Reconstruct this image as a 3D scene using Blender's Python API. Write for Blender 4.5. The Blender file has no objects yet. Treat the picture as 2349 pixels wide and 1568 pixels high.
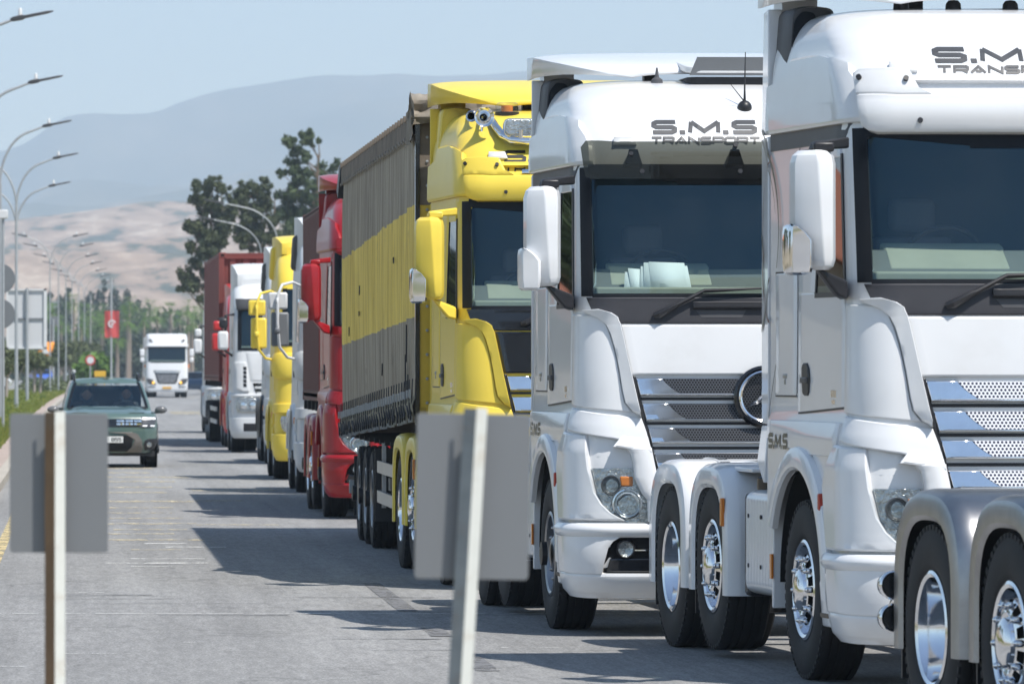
import bpy, math, random
import numpy as np
from mathutils import Vector, Matrix
PI = math.pi
R = math.radians
random.seed(7)
sc = bpy.context.scene
COL = sc.collection

# ------------------------------------------------------------------ camera
F = 13044.0      # focal length in units of 1/2348 of the picture's width
CH = 1.88        # camera height in metres
cam_d = bpy.data.cameras.new("camera")
cam = bpy.data.objects.new("camera", cam_d)
COL.objects.link(cam)
cam.location = (0, 0, CH)
cam.rotation_euler = (R(90), 0, 0)
cam_d.sensor_width = 36.0
cam_d.lens = F / 2348.0 * 36.0
cam_d.shift_x = (1174 - 186) / 2348.0
cam_d.shift_y = (838 - 784) / 2348.0
cam_d.clip_start = 0.5
cam_d.clip_end = 60000
cam_d.dof.use_dof = True
cam_d.dof.focus_distance = 43.0
cam_d.dof.aperture_fstop = 8.8
sc.camera = cam

# ------------------------------------------------------------------ world, sun, exposure
SUNV = Vector((0.40, -0.42, 1.0)).normalized()      # towards the sun
EL = math.asin(SUNV.z)
AZ = math.atan2(SUNV.x, SUNV.y)
w = bpy.data.worlds.new("World")
sc.world = w
w.use_nodes = True
nt = w.node_tree
bg = nt.nodes['Background']
sky = nt.nodes.new('ShaderNodeTexSky')
sky.sky_type = 'NISHITA'
sky.sun_disc = False
sky.sun_elevation = EL
sky.sun_rotation = AZ
sky.altitude = 300
sky.air_density = 1.25
sky.dust_density = 0.35
sky.ozone_density = 2.5
nt.links.new(sky.outputs[0], bg.inputs[0])
bg.inputs[1].default_value = 0.105
sd = bpy.data.lights.new("sun", 'SUN')
sd.energy = 5.0
sd.angle = R(0.53)
sd.color = (1.0, 0.955, 0.89)
sun = bpy.data.objects.new("sun", sd)
COL.objects.link(sun)
sun.rotation_euler = SUNV.to_track_quat('Z', 'Y').to_euler()
sun.location = (0, 0, 60)
sc.view_settings.view_transform = 'Standard'
sc.view_settings.look = 'None'
sc.view_settings.gamma = 1
sc.view_settings.exposure = 0.24
sc.cycles.max_bounces = 8
sc.cycles.diffuse_bounces = 2
sc.cycles.glossy_bounces = 3
sc.cycles.transmission_bounces = 4
sc.cycles.transparent_max_bounces = 10
sc.cycles.volume_bounces = 2
sc.cycles.use_denoising = True
sc.cycles.caustics_reflective = False
sc.cycles.caustics_refractive = False

def px(x, y, Y):
    """the world point at depth Y that the photograph shows at (x, y)"""
    s = F / Y
    return Vector(((x - 186) / s, Y, (838 - y) / s + CH))

# ------------------------------------------------------------------ materials
MATS = {}
def mat(name, col, rough=0.5, metal=0.0, coat=0.0, var=0.0, vscale=4.0, bump=0.0, bscale=40.0,
        spec=0.5, emit=None, stretch=(1, 1, 1), dirt=0.0, dirtcol=(0.18, 0.15, 0.12), coat_rough=0.04):
    if name in MATS:
        return MATS[name]
    m = bpy.data.materials.new(name)
    m.use_nodes = True
    nt = m.node_tree
    b = nt.nodes['Principled BSDF']
    b.inputs['Base Color'].default_value = (*col, 1)
    b.inputs['Roughness'].default_value = rough
    b.inputs['Metallic'].default_value = metal
    b.inputs['Coat Weight'].default_value = coat
    b.inputs['Coat Roughness'].default_value = coat_rough
    b.inputs['Specular IOR Level'].default_value = spec
    if emit:
        b.inputs['Emission Color'].default_value = (*emit[:3], 1)
        b.inputs['Emission Strength'].default_value = emit[3]
    src = None
    if var or bump or dirt:
        tc = nt.nodes.new('ShaderNodeTexCoord')
        mp = nt.nodes.new('ShaderNodeMapping')
        mp.inputs['Scale'].default_value = stretch
        nt.links.new(tc.outputs['Object'], mp.inputs[0])
    if var:
        n = nt.nodes.new('ShaderNodeTexNoise')
        n.inputs['Scale'].default_value = vscale
        n.inputs['Detail'].default_value = 6
        n.inputs['Roughness'].default_value = 0.62
        nt.links.new(mp.outputs[0], n.inputs[0])
        rm = nt.nodes.new('ShaderNodeMapRange')
        rm.inputs[1].default_value = 0.25; rm.inputs[2].default_value = 0.75
        rm.inputs[3].default_value = 1 - var; rm.inputs[4].default_value = 1 + var
        nt.links.new(n.outputs[0], rm.inputs[0])
        mx = nt.nodes.new('ShaderNodeVectorMath'); mx.operation = 'SCALE'
        mx.inputs[0].default_value = col
        nt.links.new(rm.outputs[0], mx.inputs['Scale'])
        src = mx.outputs[0]
        nt.links.new(src, b.inputs['Base Color'])
    if dirt:
        n = nt.nodes.new('ShaderNodeTexNoise')
        n.inputs['Scale'].default_value = 2.3
        n.inputs['Detail'].default_value = 9
        n.inputs['Roughness'].default_value = 0.7
        nt.links.new(mp.outputs[0], n.inputs[0])
        rm = nt.nodes.new('ShaderNodeMapRange')
        rm.inputs[1].default_value = 0.52; rm.inputs[2].default_value = 0.78
        rm.inputs[3].default_value = 0; rm.inputs[4].default_value = dirt
        nt.links.new(n.outputs[0], rm.inputs[0])
        mx = nt.nodes.new('ShaderNodeMixRGB')
        mx.inputs[1].default_value = (*col, 1)
        if src: nt.links.new(src, mx.inputs[1])
        mx.inputs[2].default_value = (*dirtcol, 1)
        nt.links.new(rm.outputs[0], mx.inputs[0])
        nt.links.new(mx.outputs[0], b.inputs['Base Color'])
    if bump:
        n = nt.nodes.new('ShaderNodeTexNoise')
        n.inputs['Scale'].default_value = bscale
        n.inputs['Detail'].default_value = 5
        nt.links.new(mp.outputs[0], n.inputs[0])
        bp = nt.nodes.new('ShaderNodeBump')
        bp.inputs['Strength'].default_value = min(1.0, bump * 10)
        bp.inputs['Distance'].default_value = bump * 0.1
        nt.links.new(n.outputs[0], bp.inputs['Height'])
        nt.links.new(bp.outputs[0], b.inputs['Normal'])
    MATS[name] = m
    return m

def glass_mat(name, tint, refl=1.0, ior=1.52):
    if name in MATS: return MATS[name]
    m = bpy.data.materials.new(name); m.use_nodes = True
    nt = m.node_tree
    nt.nodes.remove(nt.nodes['Principled BSDF'])
    out = nt.nodes['Material Output']
    tr = nt.nodes.new('ShaderNodeBsdfTransparent'); tr.inputs[0].default_value = (*tint, 1)
    gl = nt.nodes.new('ShaderNodeBsdfGlossy'); gl.inputs['Roughness'].default_value = 0.02
    gl.inputs[0].default_value = (refl, refl, refl, 1) if not isinstance(refl, tuple) else (*refl, 1)
    fr = nt.nodes.new('ShaderNodeFresnel'); fr.inputs[0].default_value = ior
    ge = nt.nodes.new('ShaderNodeNewGeometry'); mr = nt.nodes.new('ShaderNodeMapRange')
    mr.inputs[3].default_value = ior; mr.inputs[4].default_value = 1 / ior
    nt.links.new(ge.outputs['Backfacing'], mr.inputs[0]); nt.links.new(mr.outputs[0], fr.inputs[0])
    mx = nt.nodes.new('ShaderNodeMixShader')
    nt.links.new(fr.outputs[0], mx.inputs[0]); nt.links.new(tr.outputs[0], mx.inputs[1])
    nt.links.new(gl.outputs[0], mx.inputs[2]); nt.links.new(mx.outputs[0], out.inputs[0])
    MATS[name] = m
    return m

M = dict(
    white=mat('white_paint', (0.79, 0.80, 0.81), 0.28, coat=0.6, var=0.03, vscale=1.5, dirt=0.14, dirtcol=(.42, .38, .33)),
    white_old=mat('white_paint_old', (0.70, 0.71, 0.71), 0.4, coat=0.2, var=0.05, vscale=2, dirt=0.2, dirtcol=(.35, .31, .27)),
    yellow=mat('yellow_paint', (0.86, 0.65, 0.085), 0.34, coat=0.12, spec=.3, var=0.03, vscale=2, dirt=0.07, dirtcol=(.38, .3, .1)),
    red=mat('red_paint', (0.33, 0.010, 0.014), 0.32, coat=0.3, spec=.35, var=0.05, vscale=2),
    red_bright=mat('bright_red_paint', (0.55, 0.03, 0.03), 0.3, coat=0.5, var=0.05),
    black=mat('black_plastic', (0.018, 0.018, 0.021), 0.42, var=0.15, vscale=6, bump=0.01, bscale=90),
    cowl=mat('dark_cowl_plastic', (0.032, 0.032, 0.038), 0.5, var=0.2, vscale=3, dirt=0.25, dirtcol=(.1, .095, .09)),
    grey_plastic=mat('grey_plastic', (0.075, 0.075, 0.08), 0.45, var=0.15, vscale=5),
    gloss_black=mat('gloss_black', (0.008, 0.009, 0.012), 0.12, coat=0.5),
    border=mat('printed_glass_border', (0.006, 0.008, 0.012), 0.5, spec=.25),
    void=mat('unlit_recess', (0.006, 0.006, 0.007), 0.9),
    chrome=mat('chrome', (0.84, 0.85, 0.87), 0.10, metal=1.0, var=.08, vscale=5),
    dull_chrome=mat('brushed_steel', (0.36, 0.36, 0.365), 0.33, metal=1.0, var=0.12, vscale=9),
    alu=mat('aluminium', (0.55, 0.56, 0.57), 0.4, metal=0.8, var=0.1),
    rubber=mat('tyre_rubber', (0.012, 0.012, 0.013), 0.72, var=0.35, vscale=7, bump=0.03, bscale=30, dirt=0.3, dirtcol=(.06, .055, .048)),
    chassis=mat('chassis_steel', (0.02, 0.02, 0.022), 0.6, var=0.3, vscale=4, dirt=0.5, dirtcol=(.06, .052, .045)),
    lamp=mat('lamp_reflector', (0.50, 0.51, 0.50), 0.18, metal=0.9, var=.5, vscale=14, bump=0.12, bscale=38),
    lampdark=mat('lamp_housing', (0.12, 0.12, 0.125), 0.3, metal=0.5),
    amber=mat('amber_plastic', (0.75, 0.22, 0.02), 0.25, coat=0.4),
    redlens=mat('red_lens', (0.45, 0.05, 0.03), 0.3, coat=0.4),
    decal=mat('dark_grey_lettering', (0.05, 0.053, 0.06), 0.45, var=0.2, vscale=8),
    decal_blk=mat('black_lettering', (0.012, 0.012, 0.014), 0.4),
    brown_decal=mat('brown_decal', (0.16, 0.055, 0.03), 0.4),
    olive_decal=mat('olive_decal', (0.10, 0.095, 0.065), 0.35),
    dash=mat('pale_dashboard', (0.30, 0.33, 0.26), 0.7, var=0.1),
    dash_dark=mat('dark_dashboard', (0.10, 0.12, 0.11), 0.7, var=0.1),
    cabin=mat('cabin_lining', (0.055, 0.06, 0.065), 0.9),
    seat=mat('seat_cloth', (0.12, 0.125, 0.14), 0.9),
    paper=mat('pale_paper', (0.72, 0.80, 0.78), 0.8, var=0.05),
    galv=mat('galvanised_steel', (0.42, 0.44, 0.45), 0.5, metal=0.35, var=0.12, vscale=3),
    signback=mat('sign_back_metal', (0.20, 0.21, 0.22), 0.55, metal=0.25, var=0.05, vscale=2),
    container=mat('brown_red_container', (0.125, 0.038, 0.033), 0.55, var=0.12, vscale=3, dirt=0.35, dirtcol=(.16, .07, .05)),
    curtain_blk=mat('black_strap', (0.025, 0.026, 0.03), 0.6, var=0.3),
    canvas=mat('worn_grey_canvas', (0.19, 0.155, 0.12), 0.85, var=0.35, vscale=5, bump=0.05, bscale=20),
    canvas_lt=mat('pale_canvas', (0.25, 0.22, 0.18), 0.85, var=0.3, vscale=5, bump=0.05, bscale=20),
    skin=mat('skin', (0.35, 0.19, 0.13), 0.6),
    hair=mat('dark_hair', (0.02, 0.015, 0.012), 0.7),
    shirt=mat('dark_shirt', (0.04, 0.05, 0.07), 0.8),
)
M['glass'] = glass_mat('windscreen_glass', (0.82, 0.885, 0.875), (.45, .80, 1.0), 1.75)
def dusty(m):
    nt = m.node_tree; out = nt.nodes['Material Output']; src = out.inputs[0].links[0].from_socket
    tc = nt.nodes.new('ShaderNodeTexCoord')
    n = nt.nodes.new('ShaderNodeTexNoise'); n.inputs['Scale'].default_value = 1.6; n.inputs['Detail'].default_value = 7; n.inputs['Roughness'].default_value = .65
    v = nt.nodes.new('ShaderNodeTexVoronoi'); v.inputs['Scale'].default_value = 16; v.inputs['Randomness'].default_value = 1
    for q in (n, v): nt.links.new(tc.outputs['Object'], q.inputs[0])
    r = nt.nodes.new('ShaderNodeMapRange'); r.inputs[1].default_value = .35; r.inputs[2].default_value = .75; r.inputs[3].default_value = .0; r.inputs[4].default_value = .02
    s = nt.nodes.new('ShaderNodeMapRange'); s.inputs[1].default_value = .03; s.inputs[2].default_value = .07; s.inputs[3].default_value = .05; s.inputs[4].default_value = 0
    nt.links.new(n.outputs[0], r.inputs[0]); nt.links.new(v.outputs['Distance'], s.inputs[0])
    a = nt.nodes.new('ShaderNodeMath'); a.operation = 'ADD'; nt.links.new(r.outputs[0], a.inputs[0]); nt.links.new(s.outputs[0], a.inputs[1])
    d = nt.nodes.new('ShaderNodeBsdfDiffuse'); d.inputs[0].default_value = (.5, .5, .46, 1)
    mx = nt.nodes.new('ShaderNodeMixShader'); nt.links.new(a.outputs[0], mx.inputs[0]); nt.links.new(src, mx.inputs[1]); nt.links.new(d.outputs[0], mx.inputs[2]); nt.links.new(mx.outputs[0], out.inputs[0])
dusty(M['glass'])
M['sideglass'] = glass_mat('side_window_glass', (0.35, 0.42, 0.40), 1.0, 1.9)
M['lampglass'] = glass_mat('clear_lens', (0.9, 0.92, 0.92), 1.0, 1.4)
M['smoke'] = glass_mat('smoked_acrylic', (0.15, 0.155, 0.13), 1.0, 1.45); dusty(M['smoke'])

def perforated(name, base, metal, rough, hole, pitch, r):
    """sheet with a staggered pattern of round holes"""
    m = bpy.data.materials.new(name); m.use_nodes = True
    nt = m.node_tree; b = nt.nodes['Principled BSDF']
    b.inputs['Metallic'].default_value = metal; b.inputs['Roughness'].default_value = rough
    tc = nt.nodes.new('ShaderNodeTexCoord'); sp = nt.nodes.new('ShaderNodeSeparateXYZ')
    nt.links.new(tc.outputs['Object'], sp.inputs[0])
    def mth(op, a, bb=None):
        n = nt.nodes.new('ShaderNodeMath'); n.operation = op
        for i, v in enumerate((a, bb)):
            if v is None: continue
            if isinstance(v, (int, float)): n.inputs[i].default_value = v
            else: nt.links.new(v, n.inputs[i])
        return n.outputs[0]
    pz = pitch * 0.8
    row = mth('DIVIDE', sp.outputs[2], pz)
    fl = mth('FLOOR', row)
    shift = mth('MULTIPLY', mth('MODULO', mth('ABSOLUTE', fl), 2.0), 0.5)
    fx = mth('SUBTRACT', mth('FRACT', mth('ADD', mth('ADD', mth('DIVIDE', sp.outputs[0], pitch), shift), 100.0)), 0.5)
    fz = mth('MULTIPLY', mth('SUBTRACT', mth('FRACT', mth('ADD', row, 100.0)), 0.5), 0.8)
    d = mth('SQRT', mth('ADD', mth('MULTIPLY', fx, fx), mth('MULTIPLY', fz, fz)))
    k = mth('LESS_THAN', d, r)
    mx = nt.nodes.new('ShaderNodeMixRGB')
    mx.inputs[1].default_value = (*base, 1); mx.inputs[2].default_value = (*hole, 1)
    nt.links.new(k, mx.inputs[0]); nt.links.new(mx.outputs[0], b.inputs['Base Color'])
    mm = nt.nodes.new('ShaderNodeMath'); mm.operation = 'MULTIPLY_ADD'
    nt.links.new(k, mm.inputs[0]); mm.inputs[1].default_value = -metal; mm.inputs[2].default_value = metal
    nt.links.new(mm.outputs[0], b.inputs['Metallic'])
    bp = nt.nodes.new('ShaderNodeBump'); bp.inputs['Strength'].default_value = 0.6; bp.inputs['Distance'].default_value = 0.004
    bp.invert = True
    nt.links.new(k, bp.inputs['Height']); nt.links.new(bp.outputs[0], b.inputs['Normal'])
    return m
M['perf_lit'] = perforated('perforated_sheet_lit', (0.80, 0.81, 0.83), 0.1, 0.3, (0.01, 0.012, 0.05), 0.0235, 0.31)  # mesh with its bright reflection put into the base colour as white
M['perf_dark'] = perforated('perforated_dark_chrome', (0.14, 0.145, 0.155), 0.7, 0.3, (0.004, 0.004, 0.006), 0.0205, 0.36)

# ------------------------------------------------------------------ mesh builder
class MB:
    def __init__(s):
        s.v = []; s.f = []; s.mi = []; s.mats = []
        s.cur = 0
    def m(s, material):
        if material not in s.mats: s.mats.append(material)
        s.cur = s.mats.index(material)
        return s
    def add(s, verts, faces):
        o = len(s.v)
        s.v += [tuple(p) for p in verts]
        s.f += [tuple(i + o for i in f) for f in faces]
        s.mi += [s.cur] * len(faces)
        return s
    def box(s, x0, x1, y0, y1, z0, z1, rz=0, piv=None):
        vs = [(x, y, z) for z in (z0, z1) for (x, y) in ((x0, y0), (x1, y0), (x1, y1), (x0, y1))]
        if rz:
            cx, cy = piv or ((x0 + x1) / 2, (y0 + y1) / 2)
            c, q = math.cos(rz), math.sin(rz)
            vs = [(cx + (x - cx) * c - (y - cy) * q, cy + (x - cx) * q + (y - cy) * c, z) for x, y, z in vs]
        return s.add(vs, [(3, 2, 1, 0), (4, 5, 6, 7), (0, 1, 5, 4), (1, 2, 6, 5), (2, 3, 7, 6), (3, 0, 4, 7)])
    def hexa(s, pts):
        """eight points: bottom four, top four (counter-clockwise from above)"""
        return s.add(pts, [(3, 2, 1, 0), (4, 5, 6, 7), (0, 1, 5, 4), (1, 2, 6, 5), (2, 3, 7, 6), (3, 0, 4, 7)])
    def prism(s, poly, d):
        """polygon of 3D points extruded by vector d"""
        n = len(poly); d = Vector(d)
        a = [Vector(p) for p in poly]; b = [p + d for p in a]
        return s.add(a + b, [tuple(range(n - 1, -1, -1)), tuple(range(n, 2 * n))] +
                     [(i, (i + 1) % n, n + (i + 1) % n, n + i) for i in range(n)])
    def grid(s, rows, closed=False):
        nr, nc = len(rows), len(rows[0])
        fs = []
        for i in range(nr - 1):
            for j in range(nc if closed else nc - 1):
                k = (j + 1) % nc
                fs.append((i * nc + j, i * nc + k, (i + 1) * nc + k, (i + 1) * nc + j))
        return s.add([p for r in rows for p in r], fs)
    def tube(s, path, r, n=10, caps=True):
        path = [Vector(p) for p in path]
        rr = r if isinstance(r, (list, tuple)) else [r] * len(path)
        rows = []
        up = Vector((0, 0, 1))
        prev = None
        for i, p in enumerate(path):
            a = path[max(i - 1, 0)]; b = path[min(i + 1, len(path) - 1)]
            t = (b - a).normalized()
            if prev is None:
                q = up if abs(t.z) < 0.9 else Vector((1, 0, 0))
                e1 = t.cross(q).normalized()
            else:
                e1 = (prev - t * prev.dot(t)).normalized()
            prev = e1
            e2 = t.cross(e1)
            rows.append([p + (e1 * math.cos(k * 2 * PI / n) + e2 * math.sin(k * 2 * PI / n)) * rr[i] for k in range(n)])
        s.grid(rows, True)
        if caps:
            s.add(rows[0], [tuple(range(n - 1, -1, -1))]); s.add(rows[-1], [tuple(range(n))])
        return s
    def lathe(s, prof, c, axis='x', n=48, a0=0, a1=2 * PI):
        """prof: (radius, along-axis) pairs"""
        full = abs(a1 - a0 - 2 * PI) < 1e-6
        rows = []
        m = n if full else n + 1
        for r, t in prof:
            row = []
            for k in range(m):
                a = a0 + (a1 - a0) * k / n
                ca, sa = math.cos(a) * r, math.sin(a) * r
                if axis == 'x': row.append((c[0] + t, c[1] + ca, c[2] + sa))
                elif axis == 'y': row.append((c[0] + ca, c[1] + t, c[2] + sa))
                else: row.append((c[0] + ca, c[1] + sa, c[2] + t))
            rows.append(row)
        return s.grid(rows, full)
    def build(s, name, material=None, parent=None, bevel=0.0, smooth=40, seg=2):
        me = bpy.data.meshes.new(name)
        me.from_pydata([tuple(p) for p in s.v], [], s.f)
        if material is not None and not s.mats:
            me.materials.append(material)
        else:
            for q in s.mats: me.materials.append(q)
            me.polygons.foreach_set('material_index', s.mi)
        me.update()
        if smooth:
            me.polygons.foreach_set('use_smooth', [True] * len(me.polygons))
            me.set_sharp_from_angle(angle=R(smooth))
        o = bpy.data.objects.new(name, me)
        COL.objects.link(o)
        if parent is not None: o.parent = parent
        if bevel:
            b = o.modifiers.new('edge', 'BEVEL')
            b.width = bevel; b.segments = seg; b.limit_method = 'ANGLE'; b.angle_limit = R(40)
            b.harden_normals = False
        return o

def thing(name, label, cat, loc=(0, 0, 0), rz=0.0, group=None):
    o = bpy.data.objects.new(name, None); COL.objects.link(o)
    o.location = loc; o.rotation_euler = (0, 0, rz)
    o.empty_display_size = 0.3
    o['label'] = label; o['category'] = cat
    if group: o['group'] = group
    return o
def tag(o, label, cat, group=None):
    o['label'] = label; o['category'] = cat
    if group: o['group'] = group
    return o
def struct(o, kind='structure'):
    o['kind'] = kind
    return o
def copy_tree(o, parent=None):
    c = o.copy(); COL.objects.link(c)
    if parent is not None: c.parent = parent
    for ch in o.children: copy_tree(ch, c)
    return c

def pchip(xs, ys):
    xs = np.array(xs, float); ys = np.array(ys, float)
    h = np.diff(xs); d = np.diff(ys) / h
    m = np.zeros(len(xs))
    for i in range(1, len(xs) - 1):
        if d[i - 1] * d[i] > 0:
            w1 = 2 * h[i] + h[i - 1]; w2 = h[i] + 2 * h[i - 1]
            m[i] = (w1 + w2) / (w1 / d[i - 1] + w2 / d[i])
    m[0] = d[0]; m[-1] = d[-1]
    def f(x):
        x = min(max(x, xs[0]), xs[-1])
        i = min(max(int(np.searchsorted(xs, x)) - 1, 0), len(xs) - 2)
        t = (x - xs[i]) / h[i]
        return float((2 * t**3 - 3 * t**2 + 1) * ys[i] + (t**3 - 2 * t**2 + t) * h[i] * m[i]
                     + (-2 * t**3 + 3 * t**2) * ys[i + 1] + (t**3 - t**2) * h[i] * m[i + 1])
    return f

# ------------------------------------------------------------------ curved cab skin
def Lf(y): return ('s', -1, y)     # a place on the cab's left (in the picture) side, y metres behind the front
def Rt(y): return ('s', 1, y)
class Skin:
    """front + rounded corners + sides of a cab or car as one smooth surface P(u, z)"""
    def __init__(s, tab, back, bow=0.07):
        zs = [r[0] for r in tab]
        s.Y = pchip(zs, [r[1] for r in tab]); s.W = pchip(zs, [r[2] for r in tab])
        s.Rr = pchip(zs, [r[3] for r in tab]); s.B = pchip(zs, [r[4] for r in tab])
        s.back = back; s.bow = bow; s.z0 = zs[0]; s.z1 = zs[-1]; s.cache = {}
    def par(s, z):
        k = round(z, 5)
        if k not in s.cache:
            W, Rr = s.W(z), s.Rr(z)
            L1 = W - Rr; y0 = s.Y(z)
            yc = y0 + s.bow * (L1 / W) ** 2
            s.cache[k] = (y0, W, Rr, s.B(z), L1, yc)
        return s.cache[k]
    def raw(s, u, z):
        y0, W, Rr, Bk, L1, yc = s.par(z)
        g = -1 if u < 0 else 1
        u = abs(u)
        q = PI * Rr / 2
        if u <= L1: return Vector((g * u, y0 + s.bow * (u / W) ** 2, z))
        if u <= L1 + q:
            a = (u - L1) / Rr
            return Vector((g * (L1 + Rr * math.sin(a)), yc + Rr * (1 - math.cos(a)), z))
        t = u - L1 - q
        ls = s.back - yc - Rr
        return Vector((g * (W + (Bk - W) * min(t / ls, 1.3)), yc + Rr + t, z))
    def P(s, u, z, off=0.0):
        p = s.raw(u, z)
        if not off: return p
        e = 0.004
        a = s.raw(u + e, z) - s.raw(u - e, z)
        z2 = min(z + e, s.z1); z1 = max(z - e, s.z0)
        # keep the same x (or y) while going up
        b = s.at(s.inv(u, z), z2) - s.at(s.inv(u, z), z1)
        n = a.cross(b)
        if n.length < 1e-9: return p
        return p + n.normalized() * off
    def inv(s, u, z):
        y0, W, Rr, Bk, L1, yc = s.par(z)
        g = -1 if u < 0 else 1
        a = abs(u); q = PI * Rr / 2
        if a <= L1 * 0.98: return u
        if a > L1 + q: return ('s', g, yc + Rr + (a - L1 - q))
        return ('c', g, (a - L1) / q)
    def U(s, spec, z):
        if not isinstance(spec, tuple):
            y0, W, Rr, Bk, L1, yc = s.par(z)
            g = -1 if spec < 0 else 1; x = min(abs(spec), W)
            if x <= L1: return spec
            return g * (L1 + Rr * math.asin(min((x - L1) / Rr, 1)))
        y0, W, Rr, Bk, L1, yc = s.par(z)
        k, g, y = spec
        if k == 'c': return g * (L1 + y * PI * Rr / 2)
        if y >= yc + Rr: return g * (L1 + PI * Rr / 2 + y - yc - Rr)
        return g * (L1 + Rr * math.acos(max(min(1 - (y - yc) / Rr, 1), 0)))
    def at(s, spec, z): return s.raw(s.U(spec, z), z)
    def panel(s, mb, rows, off=0.012, depth=0.03, nx=14, nz=10, edge=0.007, mirror=False, skirt=True, drop=None):
        """rows: (z or (z at a, z at b), a, b); a, b = x on the front, Lf(y)/Rt(y) on a side"""
        sets = [rows]
        if mirror:
            def neg(q): return -q if not isinstance(q, tuple) else (q[0], -q[1], q[2])
            sets.append([((r[0][1], r[0][0]) if isinstance(r[0], tuple) else r[0], neg(r[2]), neg(r[1])) for r in rows])
        for rs in sets:
            rs = sorted(rs, key=lambda r: (sum(r[0]) / 2 if isinstance(r[0], tuple) else r[0]))
            K = []
            for z, a, b in rs:
                za, zb = z if isinstance(z, tuple) else (z, z)
                K.append((za, zb, s.U(a, za), s.U(b, zb)))
            K = np.array(K); tt = np.cumsum([0] + [abs(K[i + 1, 0] + K[i + 1, 1] - K[i, 0] - K[i, 1]) / 2 + 1e-6 for i in range(len(K) - 1)])
            H = tt[-1]; tt = tt / H
            Wd = max(abs(K[:, 3] - K[:, 2]).max(), 0.02)
            ez = min(edge / H, 0.2); ex = min(edge / Wd, 0.2)
            tz = sorted(set([0, ez] + [round(q, 4) for q in np.linspace(ez, 1 - ez, nz)] + [1 - ez, 1] + [float(q) for q in tt[1:-1]]))
            tx = [0, ex] + list(np.linspace(ex, 1 - ex, nx))[1:-1] + [1 - ex, 1]
            G = []
            for i, t in enumerate(tz):
                za, zb, ua, ub = (np.interp(t, tt, K[:, c]) for c in range(4))
                row = []
                for j, q in enumerate(tx):
                    border = edge > 0 and (i in (0, len(tz) - 1) or j in (0, len(tx) - 1))
                    u = ua + (ub - ua) * q; z = za + (zb - za) * q
                    o = off(u, z, t, q) if callable(off) else off
                    row.append(s.P(u, z, o - ((edge * 0.7 if drop is None else drop) if border else 0)))
                G.append(row)
            mb.grid(G)
            if skirt:
                per = [(0, j) for j in range(len(tx))] + [(i, len(tx) - 1) for i in range(1, len(tz))] + \
                      [(len(tz) - 1, j) for j in range(len(tx) - 2, -1, -1)] + [(i, 0) for i in range(len(tz) - 2, 0, -1)]
                A = []; Bp = []
                for i, j in per:
                    t, q = tz[i], tx[j]
                    za, zb, ua, ub = (np.interp(t, tt, K[:, c]) for c in range(4))
                    u = ua + (ub - ua) * q; z = za + (zb - za) * q
                    A.append(G[i][j])
                    o = off(u, z, t, q) if callable(off) else off
                    Bp.append(s.P(u, z, o - depth))
                mb.grid([Bp, A], True)
        return mb

# ------------------------------------------------------------------ lettering from strokes
GL = {
 'S': (1.0, [[(1, 1), (.14, 1), (0, .86), (0, .64), (.14, .5), (.86, .5), (1, .36), (1, .14), (.86, 0), (0, 0)]]),
 'M': (1.3, [[(0, 0), (.02, 1)], [(.02, 1), (.5, .12), (.98, 1)], [(.98, 1), (1, 0)]]),
 'T': (1.0, [[(0, 1), (1, 1)], [(.5, 1), (.5, 0)]]),
 'R': (1.0, [[(0, 0), (0, 1), (.88, 1), (1, .88), (1, .56), (.88, .44), (.1, .44)], [(.6, .44), (1, 0)]]),
 'A': (1.1, [[(0, 0), (.5, 1), (1, 0)], [(.32, .25), (.72, .25)]]),
 'N': (1.0, [[(0, 0), (0, 1), (1, 0), (1, 1)]]),
 'P': (1.0, [[(0, 0), (0, 1), (.88, 1), (1, .88), (1, .52), (.88, .4), (.1, .4)]]),
 'O': (1.0, [[(.14, 0), (0, .14), (0, .86), (.14, 1), (.86, 1), (1, .86), (1, .14), (.86, 0), (.14, 0)]]),
 '.': (0.22, [[(0, 0.0), (1, 0.0)]]), ' ': (0.7, []),
 '8': (.75, [[(.15, .5), (0, .64), (0, .88), (.15, 1), (.85, 1), (1, .88), (1, .64), (.85, .5), (.15, .5), (0, .36), (0, .12), (.15, 0), (.85, 0), (1, .12), (1, .36), (.85, .5)]]),
 '5': (.75, [[(1, 1), (.05, 1), (0, .55), (.85, .58), (1, .45), (1, .12), (.85, 0), (0, 0)]]),
 '3': (.75, [[(0, 1), (.85, 1), (1, .86), (1, .6), (.85, .5), (.3, .5)], [(.85, .5), (1, .36), (1, .12), (.85, 0), (0, 0)]]),
 '4': (.75, [[(.75, 0), (.75, 1), (0, .3), (1, .3)]]),
 '6': (.75, [[(.9, 1), (.2, 1), (0, .8), (0, .12), (.15, 0), (.85, 0), (1, .12), (1, .45), (.85, .56), (0, .5)]]),
 '2': (.75, [[(0, .86), (.15, 1), (.85, 1), (1, .86), (1, .62), (0, .05), (1, 0)]]),
 '1': (.4, [[(0, .8), (.6, 1), (.6, 0)]]),
}
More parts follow.
